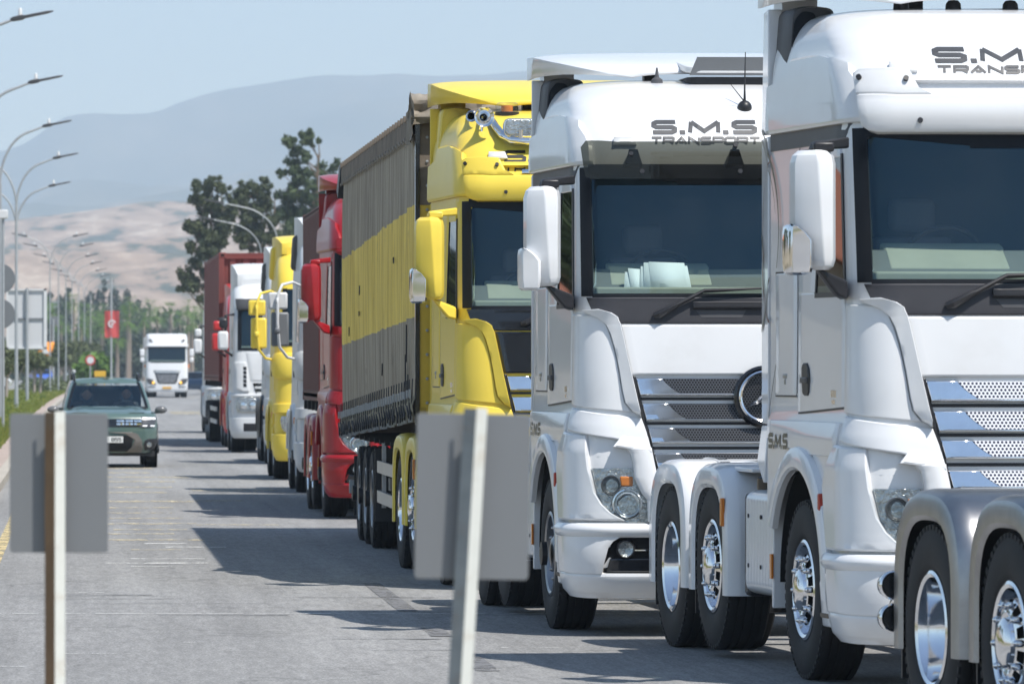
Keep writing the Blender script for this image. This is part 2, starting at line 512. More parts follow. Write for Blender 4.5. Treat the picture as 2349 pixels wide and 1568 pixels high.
def letters(mb, txt, w, h, th, gap, fn, x0=0.0, slant=0.12, step=0.05):
    """fn(x, z) -> 3D point; w = width of one letter cell, h = height"""
    x = x0
    for ch in txt:
        cw, strokes = GL[ch]
        lw = cw * w
        if ch == '.': lw = th * 1.3
        for st in strokes:
            pts = [Vector((x + p[0] * lw + slant * p[1] * h, p[1] * (h - th) + th / 2)) for p in st]
            n = len(pts)
            A = []; Bq = []
            closed = (pts[0] - pts[-1]).length < 1e-6 and n > 2
            for i in range(n):
                if closed:
                    a = pts[i - 1] if i > 0 else pts[-2]; b = pts[i + 1] if i < n - 1 else pts[1]
                else:
                    a = pts[i - 1] if i > 0 else None; b = pts[i + 1] if i < n - 1 else None
                d1 = (pts[i] - a).normalized() if a is not None else (b - pts[i]).normalized()
                d2 = (b - pts[i]).normalized() if b is not None else d1
                n1 = Vector((-d1.y, d1.x)); n2 = Vector((-d2.y, d2.x))
                nn = (n1 + n2)
                nn = nn.normalized() if nn.length > 1e-3 else n1
                k = 1 / max(nn.dot(n1), 0.5)
                A.append(pts[i] + nn * th / 2 * k); Bq.append(pts[i] - nn * th / 2 * k)
            for i in range(n - 1):
                m_ = max(1, int((pts[i + 1] - pts[i]).length / step))
                rows = []
                for q in range(m_ + 1):
                    t = q / m_
                    a = A[i].lerp(A[i + 1], t); b = Bq[i].lerp(Bq[i + 1], t)
                    rows.append([fn(a.x, a.y), fn(b.x, b.y)])
                mb.grid(rows)
        x += lw + gap
    return x

# ------------------------------------------------------------------ wheels
def tyre_mb(mb, c, side, width=0.30, r=0.54, rim=0.295):
    """side = -1: outer face towards -x"""
    h = width / 2
    s = side
    prof = [(rim, 0.76 * h * s), (rim + .012, .92 * h * s), (rim + .05, 1.0 * h * s), (rim + .12, 1.04 * h * s), (rim + .18, 1.0 * h * s), (r - .035, .93 * h * s),
            (r - .012, .88 * h * s), (r, .80 * h * s)]
    for g in (.52, .2, -.2, -.52):
        prof += [(r, (g + .05) * h * s), (r - .013, (g + .035) * h * s), (r - .013, (g - .035) * h * s), (r, (g - .05) * h * s)]
    prof += [(r, -.80 * h * s), (r - .035, -.93 * h * s), (rim + .15, -1.04 * h * s), (rim + .02, -.9 * h * s), (rim, -.76 * h * s)]
    mb.lathe(prof, c, 'x', 72)
    # shoulder lugs
    n = 54
    for k in range(n):
        a = 2 * PI * k / n
        ca, sa = math.cos(a), math.sin(a)
        ta = Vector((0, -sa, ca)); ra = Vector((0, ca, sa)); xa = Vector((s, 0, 0))
        p = Vector(c) + ra * (r - .022) + xa * h * .84
        e = [xa * .016 * g1 + ta * .019 * g2 + ra * q for q in (-.012, .014) for g1, g2 in ((-1, -1), (1, -1), (1, 1), (-1, 1))]
        mb.add([p + q for q in e], [(0, 1, 5, 4), (1, 2, 6, 5), (2, 3, 7, 6), (3, 0, 4, 7), (4, 5, 6, 7)])
    return mb

def nut(root, n, ang, prof, rad, material, near):
    if near:
        base = None
        for k in range(n):
            if base is None:
                b = MB(); b.lathe(prof, (0, 0, 0), 'x', 10); base = o = b.build('wheel_nut', material, root)
            else:
                o = base.copy(); COL.objects.link(o)
            o.location = (0, math.cos(ang(k)) * rad, math.sin(ang(k)) * rad)
    else:
        b = MB(); b.lathe([(rad + .012, prof[0][1]), (rad + .010, prof[1][1]), (rad - .010, prof[1][1]), (rad - .012, prof[0][1])], (0, 0, 0), 'x', 40)
        b.build('nut_ring', material, root)
def make_wheel(parent, c, side, kind, dual=False, r=0.54, rimmat=None, tw=0.30, rm_near=False):
    """kind: 'cover' (bulged cover with nuts), 'steel' (plain steel), 'deep' (deep chrome dish)"""
    root = bpy.data.objects.new('wheel', None); COL.objects.link(root); root.parent = parent
    root.location = c
    rimmat = rimmat or M['chrome']
    mb = MB(); tyre_mb(mb, (0, 0, 0), side, tw, r)
    if dual: tyre_mb(mb, (-side * 0.335, 0, 0), side, tw, r)
    t = mb.build('tyre', M['rubber'], root, smooth=50)
    s = side; h = tw / 2
    rm = MB()
    R0 = .297
    if kind == 'deep':
        rm.lathe([(R0, .72 * h * s), (R0 + .004, .95 * h * s), (R0 - .012, 1.0 * h * s), (R0 - .03, .93 * h * s), (R0 - .045, .6 * h * s), (R0 - .05, .2 * h * s),
                  (R0 - .07, .0 * h * s), (R0 - .07, -.75 * h * s), (R0 - .10, -.80 * h * s), (.10, -.86 * h * s), (.10, .1 * h * s), (.085, .2 * h * s), (0.001, .22 * h * s)], (0, 0, 0), 'x', 72)
        rm.build('rim', rimmat, root, smooth=35)
        nut(root, 10, lambda k: 2 * PI * k / 10, [(.016, -.84 * h * s), (.016, -.5 * h * s), (.001, -.42 * h * s)], .168, M['dull_chrome'], rm_near)
    else:
        off = .0 if kind == 'cover' else -.35
        f = lambda q: (q + off) * h * s
        rm.lathe([(R0, .72 * h * s), (R0 + .004, .95 * h * s), (R0 - .012, 1.0 * h * s), (R0 - .03, .93 * h * s), (R0 - .045, .55 * h * s), (.236, .2 * h * s), (.232, f(.12) if off else .2 * h * s), (.226, f(.55))], (0, 0, 0), 'x', 72)
        rm.m(rimmat)
        # face ring with ten holes
        n = 80
        rr = [.226, .212, .168, .150]
        xx = [f(.55), f(.86), f(1.02), f(1.05)]
        vs = [[(xx[i], math.cos(2 * PI * k / n) * rr[i], math.sin(2 * PI * k / n) * rr[i]) for k in range(n)] for i in range(4)]
        o = [p for row in vs for p in row]
        fs = []
        for i in range(3):
            for k in range(n):
                if i == 1 and k % 8 in (2, 3, 4, 5): continue
                k2 = (k + 1) % n
                fs.append((i * n + k, i * n + k2, (i + 1) * n + k2, (i + 1) * n + k))
        rm.add(o, fs)
        rm.lathe([(.150, f(1.05)), (.128, f(1.0)), (.122, f(1.15)), (.10, f(1.26)), (.06, f(1.31)), (.0, f(1.32))], (0, 0, 0), 'x', 40)
        rm.build('rim', rimmat, root, smooth=35)
        dk = MB(); dk.lathe([(.222, f(.6)), (.01, f(.6))], (0, 0, 0), 'x', 32)
        dk.build('brake_drum', M['void'], root)
        x1 = f(1.20) if kind == 'cover' else f(1.2)
        nut(root, 10, lambda k: 2 * PI * (k + .94) / 10, [(.019, f(.95)), (.018, f(1.12)), (.013, f(1.15)), (.010, x1), (.001, x1 + .02 * h * s)], .190, rimmat, rm_near)
        if kind == 'steel':
            hb = MB(); hb.lathe([(.085, f(1.5)), (.085, f(1.75)), (.04, f(1.8)), (.0, f(1.8))], (0, 0, 0), 'x', 24)
            hb.build('hub', M['black'], root)
    return root

def fender(parent, cy, cz, paint, trim=None, r=0.635, x0=-1.26, x1=-.62, lip=.14, skirt_z=0.42, amber=False, flat=.0):
    """rounded wheel cover: the band over the tyre, its outer flank, and the two hanging legs"""
    mb = MB(); mb.m(paint)
    n = 26
    def path(rad, dz=0.0):
        pts = [(cy - rad * 1.0, skirt_z)]
        for k in range(n + 1):
            a = PI - PI * k / n
            e = 3.0
            ca, sa = math.cos(a), math.sin(a)
            q = 1.0 / (abs(ca) ** e + abs(sa) ** e) ** (1 / e)
            pts.append((cy + rad * q * ca * 1.0, cz + .04 + dz + rad * q * sa * 0.97))
        pts.append((cy + rad * 1.0, skirt_z))
        return pts
    P0 = path(r); P1 = path(r - .035); P2 = path(r - .035 - lip * .75); P2i = path(r - .06 - lip * .75)
    rows = [[(x1, y, z) for y, z in path(r - .02)], [(x1, y, z) for y, z in P0], [(x0 + .10, y, z) for y, z in P0], [(x0 + .045, y, z) for y, z in path(r - .008)], [(x0 + .012, y, z) for y, z in path(r - .03)], [(x0, y, z) for y, z in path(r - .055)], [(x0, y, z) for y, z in P2],
            [(x0 + .02, y, z) for y, z in P2i], [(x0 + .04, y, z) for y, z in path(r - .05 - lip * .3)], [(x1, y, z) for y, z in path(r - .05)]]
    mb.grid(rows)
    o = mb.build('fender', None, parent, smooth=30)
    # dark liner
    lb = MB(); lb.grid([[(x0 + .05, y, z) for y, z in path(r - .052)], [(x1 + .02, y, z) for y, z in path(r - .052)]])
    lb.build('fender_liner', M['black'], o)
    if trim is not None:
        tb = MB(); xa = x0 + .30
        tb.grid([[(xa, y, z) for y, z in path(r + .001)[4:-4]], [(xa, y, z) for y, z in path(r + .012)[4:-4]], [(xa + .07, y, z) for y, z in path(r + .012)[4:-4]], [(xa + .07, y, z) for y, z in path(r + .001)[4:-4]]])
        tb.build('trim_band', trim, o)
    return o

# ------------------------------------------------------------------ the big-cab tractor unit
def stretch(tab, k, z0=3.15):
    return [((z0 + (z - z0) * k if z > z0 else z), *r) for z, *r in tab]

TAB = [(0.3, 0.14, 1.18, 0.24, 1.22), (0.34, 0.08, 1.22, 0.27, 1.26), (0.45, 0.02, 1.245, 0.28, 1.275), (0.6, 0, 1.255, 0.29, 1.275), (0.8, 0.01, 1.255, 0.3, 1.275), (1.15, 0.035, 1.255, 0.3, 1.275),
       (1.44, 0.06, 1.255, 0.3, 1.275), (1.52, 0.068, 1.235, 0.29, 1.275), (1.6, 0.075, 1.21, 0.27, 1.255), (1.79, 0.09, 1.208, 0.26, 1.255), (2.19, 0.135, 1.202, 0.26, 1.255), (2.37, 0.165, 1.198, 0.25, 1.255), (2.75, 0.245, 1.19, 0.24, 1.255),
       (3.1, 0.325, 1.18, 0.23, 1.255), (3.2, 0.35, 1.178, 0.23, 1.255), (3.36, 0.39, 1.175, 0.26, 1.255), (3.45, 0.43, 1.172, 0.3, 1.25), (3.55, 0.505, 1.168, 0.35, 1.245), (3.65, 0.62, 1.16, 0.4, 1.235), (3.75, 0.79, 1.145, 0.45, 1.21),
       (3.83, 0.99, 1.105, 0.48, 1.17), (3.88, 1.18, 1.06, 0.48, 1.12), (3.91, 1.38, 0.99, 0.45, 1.04), (3.925, 1.55, 0.88, 0.4, 0.94)]

def sphere(mb, c, r, sy=1.0, sx=1.0, sz=1.0, n=16, m=10):
    rows = []
    for i in range(m + 1):
        a = -PI / 2 + PI * i / m
        rows.append([(c[0] + r * sx * math.cos(a) * math.cos(2 * PI * k / n), c[1] + r * sy * math.cos(a) * math.sin(2 * PI * k / n), c[2] + r * sz * math.sin(a)) for k in range(n)])
    return mb.grid(rows, True)

def rounded_poly(pts, r, n=5):
    out = []
    N = len(pts)
    for i in range(N):
        p = Vector(pts[i]); a = Vector(pts[i - 1]); b = Vector(pts[(i + 1) % N])
        d1 = (a - p); d2 = (b - p)
        rr = min(r, d1.length * .45, d2.length * .45)
        p1 = p + d1.normalized() * rr; p2 = p + d2.normalized() * rr
        for k in range(n + 1):
            t = k / n
            out.append(p1 * (1 - t) ** 2 + p * 2 * t * (1 - t) + p2 * t * t)
    return out

def mirror_assembly(parent, sk, side, paint, low, arm, z0=2.43, z1=3.12):
    """tall door mirror: housing with a facet, lower wide-angle cap, top arm, bottom bracket"""
    g = side
    root = bpy.data.objects.new('mirror', None); COL.objects.link(root); root.parent = parent
    X = lambda x: g * (x + .05)
    H = MB()
    zs = [z0, z0 + .02, z0 + .06, z0 + .22, z0 + .40, z1 - .08, z1 - .03, z1]
    inn = [.05, .015, .0, .0, 0, 0, .015, .05]
    rows = []
    for z, e in zip(zs, inn):
        xo, xi = 1.535 - e, 1.29 + e * .6 + (z - z0) * .0
        # outline seen from above: front face with a facet, rounded back
        rid = 1.37 + .045 * (z - z0) / (z1 - z0)
        out = [(xo, .17), (xo - .01, .06 + e), (xo - .05, .015 + e), (rid, -.03 + e), (xi + .03, -.01 + e), (xi, .05 + e), (xi, .19), (xi + .03, .21), (xo - .03, .21)]
        rows.append([(X(x), y + .10, z) for x, y in (out if g > 0 else out)])
    H.grid(rows, True)
    H.add(rows[0], [tuple(range(9))]); H.add(rows[-1], [tuple(range(9))])
    ho = H.build('mirror_housing', paint, root, bevel=.006, smooth=28)
    gl = MB(); gl.box(*sorted((X(1.32), X(1.50))), .312, .318, z0 + .28, z1 - .05)
    gl.build('mirror_glass', M['chrome'], root)
    L = MB()
    rows = []
    for z, e, cut in ((z0 - .03, .03, 0), (z0 - .015, .008, 0), (z0 + .04, 0, 0), (z0 + .17, 0, .0), (z0 + .215, .0, .035), (z0 + .25, .006, .075), (z0 + .262, .02, .09)):
        out = [(1.575 - e, .20), (1.575 - e, .04 + e), (1.56 - e, .0 + e), (1.455 + cut + e, -.018 + e), (1.435 + cut + e, .01 + e), (1.435 + cut + e, .2)]
        rows.append([(X(x), y + .075, z) for x, y in out])
    L.grid(rows, True)
    L.add(rows[0], [tuple(range(6))]); L.add(rows[-1], [tuple(range(6))])
    L.build('wide_angle_mirror', low, root, bevel=.01, smooth=35)
    A = MB()
    A.hexa([(X(a), b, c) for a, b, c in ((1.16, .36, z1 + .02), (1.42, .14, z1 + .0), (1.44, .22, z1 + .0), (1.16, .46, z1 + .02), (1.16, .36, z1 + .085), (1.40, .15, z1 + .05), (1.42, .22, z1 + .05), (1.16, .46, z1 + .085))])
    A.box(*sorted((X(1.30), X(1.42))), .13, .24, z1 - .01, z1 + .045)
    A.build('mirror_arm', arm, root, bevel=.012)
    Bk = MB()
    Bk.hexa([(X(a), b, c) for a, b, c in ((1.17, .34, z0 - .17), (1.24, .26, z0 - .15), (1.26, .34, z0 - .15), (1.17, .55, z0 - .17), (1.17, .34, z0 - .06), (1.40, .16, z0 + .02), (1.41, .24, z0 + .02), (1.17, .55, z0 - .06))])
    Bk.build('mirror_bracket', arm, root, bevel=.02)
    return root

def headlight(parent, sk, g, off=.05):
    root = bpy.data.objects.new('headlight', None); COL.objects.link(root); root.parent = parent
    def rows(e=0):
        r = [(.795 + e, -.89 + e, -.74), (.84, -.985 + e, -.74), (.90, -1.04 + e, -.742), (.955, -1.07 + e, -.745), (1.0, -1.088 + e, -.785), (1.06, -1.102 + e, -.825), (1.12, -1.112 + e, -.835), (1.17 - e, -1.122 + e, -.86)]
        if g > 0: r = [(z, -b, -a) for z, a, b in r]
        return r
    mb = MB(); sk.panel(mb, rows(), off=.012, depth=.02, edge=0)
    mb.build('lamp_housing', M['lamp'], root)
    for (x, z, r) in ((-1.005, 1.055, .066), (-.895, .925, .098)):
        p = sk.at(g * -x if g < 0 else -x, z) if False else sk.at(-g * x, z)
        y = p.y - .012
        b = MB(); b.lathe([(r * 1.06, -.012), (r * 1.06, -.028), (r * .96, -.03), (r * .9, -.012), (r * .6, .004), (r * .2, .012), (.001, .012)], (p.x, y, z), 'y', 36)
        b.build('lamp_bowl', M['chrome'] if r > .08 else M['lampdark'], root, smooth=50)
        b = MB(); b.lathe([(r * .94, -.022), (r * .5, -.036), (.001, -.04)], (p.x, y, z), 'y', 30)
        b.build('lamp_lens', M['lampglass'], root)
    b = MB(); p = sk.at(-g * -.895, 1.085)
    b.box(p.x - .045, p.x + .045, p.y - .026, p.y, 1.045, 1.115)
    b.build('indicator', M['amber'], root, bevel=.01)
    b = MB()
    for k in range(4):
        p = sk.at(-g * -.78, .83 + k * .035); b.box(p.x - .03, p.x + .03, p.y - .03, p.y - .012, .825 + k * .035, .848 + k * .035)
    b.build('running_light', M['lamp'], root, bevel=.003)
    mb = MB(); sk.panel(mb, rows(.004), off=.052, depth=.004, edge=0)
    mb.build('clear_cover', M['lampglass'], root)
    return root

def big_cab_tractor(name_label, cat, O, rz, paint, k=1.0, visor='paint', low=None, arm=None, perf='perf_dark', perf_paint=None, bonnet=None,
                    text=None, text_mat=None, intake=None, front_wheel='cover', axles=((4.05, 'cover', .05, False), (5.4, 'deep', 0, False)), fpaint=None, ftrim=None,
                    spoiler=True, horn=False, papers=False, detail=2, tank=True, swoosh=False, side_text=True, bar=False, strip_black=None, cowl=None, beacon=False, group=None, big_star=True, drl=False):
    T = thing('tractor_unit', name_label, cat, (O[0], O[1], 0), rz, group)
    sk = Skin(stretch(TAB, k), 2.30, .07)
    zt = lambda z: 3.15 + (z - 3.15) * k if z > 3.15 else z
    low = low or paint; arm = arm or M['black']; intake = intake or M['grey_plastic']; fpaint = fpaint or paint
    bonnet = bonnet or paint; cowl = cowl or M['cowl']
    Pt = {'edge': 0, 'skirt': False}
    fa = 1.40
    # --- shell
    mb = MB()
    full = lambda z0, z1, n=8: sk.panel(mb, [(z0, Lf(2.3), Rt(2.3)), (z1, Lf(2.3), Rt(2.3))], off=0, nx=90, nz=n, **Pt)
    def arch(z, gy):
        rr = .70
        return fa - gy * math.sqrt(max(rr * rr - (z - .56) ** 2, 0.0004))
    # lower front with the corners, up to the wheel arch
    lo = [(z, Lf(arch(z, 1)), Rt(arch(z, 1))) for z in np.linspace(.30, 1.25, 16)]
    sk.panel(mb, lo, off=0, nx=70, nz=16, **Pt)
    for g in (-1, 1):
        rw = []
        for z in np.linspace(.95, 1.25, 8):
            a, b = ('s', g, arch(z, -1)), ('s', g, 2.3)
            rw.append((z, b, a) if g < 0 else (z, a, b))
        sk.panel(mb, rw, off=0, nx=12, nz=8, **Pt)
    full(1.25, 2.35, 14)
    ws0, ws1 = 2.36, 3.24
    for g in (-1, 1):
        def bd(y): return ('s', g, y)
        for (za, zb, ya, yb) in ((2.35, 3.28, None, .40), (2.35, 3.28, 1.17, 2.3)):
            rw = []
            for z in (za, zb):
                a = (g * 1.10) if ya is None else bd(ya - .06 * (z > 3))
                b = bd(yb if yb > 1 else (.51 if z < 3 else .69))
                rw.append((z, b, a) if g < 0 else (z, a, b))
            sk.panel(mb, rw, off=0, nx=14, nz=10, **Pt)
        rw = [(z, *((bd(1.24), bd(.62)) if g < 0 else (bd(.62), bd(1.24)))) for z in (3.10, 3.28)]
        sk.panel(mb, rw, off=0, nx=8, nz=3, **Pt)
    sk.panel(mb, [(zt(3.26), Lf(2.3), Rt(2.3))] + [(z, Lf(2.3), Rt(2.3)) for z in np.linspace(zt(3.26), sk.z1, 16)[1:]], off=0, nx=100, nz=34, **Pt)
    # roof cap and back wall
    rim = [sk.raw(u, sk.z1) for u in np.linspace(sk.U(Lf(2.3), sk.z1), sk.U(Rt(2.3), sk.z1), 60)]
    cols = []
    for p in rim[:30]: cols.append(p)
    mb.grid([[rim[i], Vector((0, max(rim[i].y, 1.5), rim[i].z + .004)), rim[59 - i]] for i in range(30)])
    ring = [sk.at(Lf(2.3), z) for z in np.linspace(.95, sk.z1, 14)]
    mb.grid([[p, Vector((-p.x, p.y, p.z))] for p in ring])
    cab = mb.build('cab', paint, T, smooth=40)
    # --- interior
    I = MB()
    I.m(M['cabin']).box(-1.12, 1.12, 1.62, 1.66, 1.4, 3.3)
    I.box(-1.12, 1.12, .35, 1.62, 1.5, 1.54)
    I.box(-1.1, 1.1, .62, 1.62, 3.30, 3.33)
    I.box(-1.145, -1.125, 1.2, 1.64, 1.5, 3.3); I.box(1.125, 1.145, 1.2, 1.64, 1.5, 3.3)
    I.build('cabin_interior', None, T)
    D = MB(); D.m(M['dash_dark'])
    D.prism([(-1.08, .36, 2.20), (-1.08, .62, 2.20), (-1.08, .70, 2.50), (-1.08, .60, 2.56), (-1.08, .42, 2.42)], (2.16, 0, 0))
    D.m(M['dash']).box(-1.07, 1.07, .30, .41, 2.30, 2.425)
    D.m(M['dash']).prism([(-.95, .44, 2.44), (-.95, .62, 2.575), (-.95, .72, 2.60), (-.95, .72, 2.48), (-.95, .5, 2.40)], (.72, 0, 0))
    D.m(M['dash']).prism([(-.2, .44, 2.44), (-.2, .60, 2.50), (-.2, .72, 2.50), (-.2, .72, 2.40)], (1.2, 0, 0))
    D.build('dashboard', None, T, bevel=.015)
    S = MB()
    sx = -.56
    path = [(sx + .235 * math.cos(a), .78 - .10 * math.sin(a), 2.50 + .19 * math.sin(a)) for a in np.linspace(0, 2 * PI, 33)]
    S.tube(path, .016, 8, False)
    S.tube([(sx, .80, 2.5), (sx, .78, 2.3)], .04, 8); S.box(sx - .2, sx + .2, .78, .80, 2.48, 2.53)
    S.build('steering_wheel', M['black'], T)
    for sxx in (-.58, .58):
        S = MB(); S.box(sxx - .26, sxx + .26, 1.05, 1.5, 1.9, 2.05); S.box(sxx - .25, sxx + .25, 1.40, 1.52, 2.0, 2.65); S.box(sxx - .14, sxx + .14, 1.40, 1.50, 2.68, 2.88)
        S.build('seat', M['seat'], T, bevel=.04)
    if papers:
        Q = MB(); rnd = random.Random(5)
        for i, (x, w_, h_, t) in enumerate(((-.81, .13, .15, .02), (-.765, .10, .175, -.02), (-.72, .09, .19, .02), (-.60, .27, .215, .01), (-.55, .25, .22, -.015), (-.50, .22, .20, -.03))):
            zb = 2.375; ya = .33 - i * .002; yb = ya + .075
            Q.add([(x - w_ / 2, ya, zb - .01), (x + w_ / 2, ya, zb - .01), (x + w_ / 2 + t, yb, zb + h_), (x - w_ / 2 + t, yb, zb + h_ + .008)], [(0, 1, 2, 3)])
        o = Q.build('paper_sheets', M['paper'], None)
        o.location = (O[0], O[1], 0); o.rotation_euler = (0, 0, rz)
        sm = o.modifiers.new('t', 'SOLIDIFY'); sm.thickness = .0008
        tag(o, 'pale paper sheets behind the windscreen of the white truck with smoked visor', 'papers')
    # --- windscreen
    mb = MB(); sk.panel(mb, [(2.37, -1.10, 1.10), (3.26, -1.09, 1.09)], off=.004, nx=40, nz=12, edge=0, skirt=False)
    wsn = mb.build('windscreen', M['glass'], T, smooth=80)
    mb = MB()     # black printed border
    fr = dict(off=.008, depth=.012, edge=0, nz=8)
    sk.panel(mb, [(2.36, -1.165, -1.095), (3.26, -1.15, -1.085)], mirror=True, nx=6, **fr)
    sk.panel(mb, [(2.35, -1.10, 1.10), (2.378, -1.10, 1.10)], nx=30, **fr)
    sk.panel(mb, [((3.21, 3.155), -1.10, -.5), ((3.28, 3.28), -1.10, -.5)], off=.009, depth=.012, edge=0, mirror=True)
    sk.panel(mb, [((3.14), -.5, .5), ((3.28), -.5, .5)], nx=24, **fr)
    for g in (-1, 1):
        for za, zb in ((2.385, 2.45),):
            pass
    mb.build('windscreen_border', M['border'], wsn)
    # cowl below the windscreen
    mb = MB(); sk.panel(mb, [(2.17, -.93, .93), (2.20, -.98, .98), (2.25, -1.10, 1.10), (2.35, -1.135, 1.135)], off=.016, nx=40, nz=6)
    cw = mb.build('cowl', cowl, T)
    mb = MB(); sk.panel(mb, [(2.27, -.42, .22), (2.315, -.42, .22)], off=.05, depth=.05, nx=16, nz=3)
    mb.build('cowl_handle', M['black'], cw)
    mb = MB(); sk.panel(mb, [(2.21, -.36, -.08), (2.26, -.40, -.05)], off=.018, depth=.01, nx=6, nz=3, edge=0)
    mb.build('cowl_recess', M['grey_plastic'], cw)
    # wipers
    for (xa, xb) in ((-.66, .35), (.25, 1.2 - .25)):
        W_ = MB()
        a = sk.at(xa, 2.235) + Vector((0, -.05, 0)); m1 = sk.at(xa + .32, 2.40) + Vector((0, -.055, 0)); b = sk.at(min(xb, .98), 2.425) + Vector((0, -.05, 0))
        W_.tube([a + Vector((-.03, .02, -.01)), a, a.lerp(m1, .4)], [.022, .028, .018], 8)
        W_.tube([a.lerp(m1, .3), m1, m1.lerp(b, .35), b.lerp(m1, .15)], [.017, .012, .009, .006], 8)
        W_.tube([m1 + Vector((-.0, .02, -.012)), m1.lerp(b, .5) + Vector((0, .012, -.0)), b + Vector((0, .02, -.005))], .008, 6)
        W_.build('wiper', M['black'], T)
    # --- bonnet, grille
    mb = MB(); sk.panel(mb, [(1.815, -.845, .845), (2.16, -.912, .912)], off=.022, nx=40, nz=8, edge=.012)
    mb.build('bonnet', bonnet, T)
    gx = lambda z: -(.69 + (z - 1.13) * (.845 - .69) / (1.81 - 1.13))
    zg = [1.12, 1.30, 1.5, 1.7, 1.805]
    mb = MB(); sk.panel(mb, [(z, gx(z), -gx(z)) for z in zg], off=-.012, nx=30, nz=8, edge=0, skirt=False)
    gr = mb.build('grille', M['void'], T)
    mb = MB()
    for (za, zb) in ((1.64, 1.66), (1.67, 1.678), (1.47, 1.49), (1.30, 1.32), (1.14, 1.16)):
        sk.panel(mb, [(za, gx(za) + .02, -gx(za) - .02), (zb, gx(zb) + .02, -gx(zb) - .02)], off=.004, depth=.03, nx=20, nz=1, edge=0)
    for x in np.linspace(-.5, .5, 6):
        sk.panel(mb, [(1.13, x - .006, x + .006), (1.80, x - .006, x + .006)], off=-.006, depth=.01, nx=1, nz=4, edge=0)
    for g in (-1, 1):
        rr = [(z, gx(z) - .004, gx(z) + .022) for z in zg]
        if g > 0: rr = [(z, -b, -a) for z, a, b in rr]
        sk.panel(mb, rr, off=.02, depth=.04, nx=2, nz=8)
    mb.build('grille_frame', M['black'], gr)
    for (zt1, zb1) in ((1.788, 1.680), (1.615, 1.505), (1.447, 1.350), (1.272, 1.178)):
        hh = zt1 - zb1
        slope = lambda u, z, t, q: .016 + .020 * (1 - t)
        mb = MB()
        xe = lambda z: gx(z) + .024
        cut = lambda t: .16 + .10 * (1 - t) ** 1.5
        # chrome ends and lower lip
        zr = [zb1 + hh * t for t in (0, .12, .3, .5, .7, .88, 1)]
        mb.m(perf_paint or M['chrome'])
        sk.panel(mb, [(z, xe(z), xe(z) + cut((z - zb1) / hh) + .02) for z in zr], off=slope, depth=.02, nx=4, nz=6, edge=.003, mirror=True)
        sk.panel(mb, [(zb1 - .006, xe(zb1), -xe(zb1)), (zb1 + .004, xe(zb1), -xe(zb1))], off=.038, depth=.03, nx=30, nz=2, edge=.003)
        so = mb.build('slat', None, gr)
        mb = MB()
        sk.panel(mb, [(z, xe(z) + cut((z - zb1) / hh) + .022, -(xe(z) + cut((z - zb1) / hh) + .022)) for z in zr], off=slope, depth=.02, nx=30, nz=6, edge=0)
        mb.build('slat_mesh', M[perf], so)
    # emblem: ring and three-pointed star
    if big_star:
        ez = 1.665; er = .185
        ey = sk.at(0, ez).y - .055; ex = .06
        mb = MB(); mb.m(M['gloss_black']).lathe([(er + .03, .05), (er + .03, -.01), (er + .012, -.022), (er - .002, -.02), (er - .002, .03)], (ex, ey, ez), 'y', 56)
        mb.m(M['perf_dark']).lathe([(er, .004), (.001, .004)], (ex, ey, ez), 'y', 40)
        mb.m(M['chrome']).lathe([(er - .004, .0), (er - .004, -.026), (er - .014, -.034), (er - .026, -.026), (er - .026, .0)], (ex, ey, ez), 'y', 56)
        for q in range(3):
            a = PI / 2 + q * 2 * PI / 3
            tip = Vector((math.cos(a) * (er - .018), 0, math.sin(a) * (er - .018)))
            l = Vector((math.cos(a + PI / 3), 0, math.sin(a + PI / 3))) * .030
            r_ = Vector((math.cos(a - PI / 3), 0, math.sin(a - PI / 3))) * .030
            c = Vector((ex, ey, ez)); f = Vector((0, -.045, 0)); f2 = Vector((0, -.012, 0))
            mb.add([c + tip + f2, c + l + f2, c + r_ + f2, c + f], [(0, 1, 3), (0, 3, 2)])
        mb.build('emblem', None, gr)
    # --- front corners
    for g in (-1, 1):
        def side_rows(rs):
            out = []
            for z, a, b in rs:
                if g > 0:
                    na = tuple([b[0], 1, b[2]]) if isinstance(b, tuple) else -b
                    nb = tuple([a[0], 1, a[2]]) if isinstance(a, tuple) else -a
                    z2 = (z[1], z[0]) if isinstance(z, tuple) else z
                    out.append((z2, na, nb))
                else: out.append((z, a, b))
            return out
        mb = MB()
        # main (shaded) face of the corner deflector
        bulge = lambda u, z, t, q: .016 + .008 * math.sin(PI * min(max(t, 0), 1)) ** .7 * (q if g < 0 else 1 - q)
        rid = [(1.555, -.85), (1.62, -.90), (1.70, -.918), (1.85, -.94), (2.0, -.97), (2.10, -.995), (2.17, -1.02), (2.205, -1.05), (2.225, -1.08)]
        sk.panel(mb, side_rows([((1.61 if z < 1.6 else z + .01, z), Lf(.43), x) for z, x in rid]), off=bulge, depth=.035, nx=18, nz=18, edge=.006)
        co = mb.build('corner_deflector', paint, T, smooth=35)
        mb = MB()
        # bright raised band beside the bonnet
        bo = [(1.525, -.785, -.797), (1.56, -.845, -.795), (1.62, -.895, -.808), (1.70, -.913, -.825), (1.85, -.935, -.858), (2.0, -.965, -.888), (2.10, -.99, -.908), (2.16, -1.015, -.922), (2.205, -1.06, -.942), (2.235, -1.12, -.98), (2.262, -1.15, -1.05)]
        tilt = lambda u, z, t, q: .042 + .034 * (q if g < 0 else 1 - q)
        sk.panel(mb, side_rows([(z, a, b) for z, a, b in bo]), off=tilt, depth=.08, nx=5, nz=22, edge=.007)
        mb.build('deflector_band', paint, co, smooth=32)
        # brow above the headlight
        mb = MB()
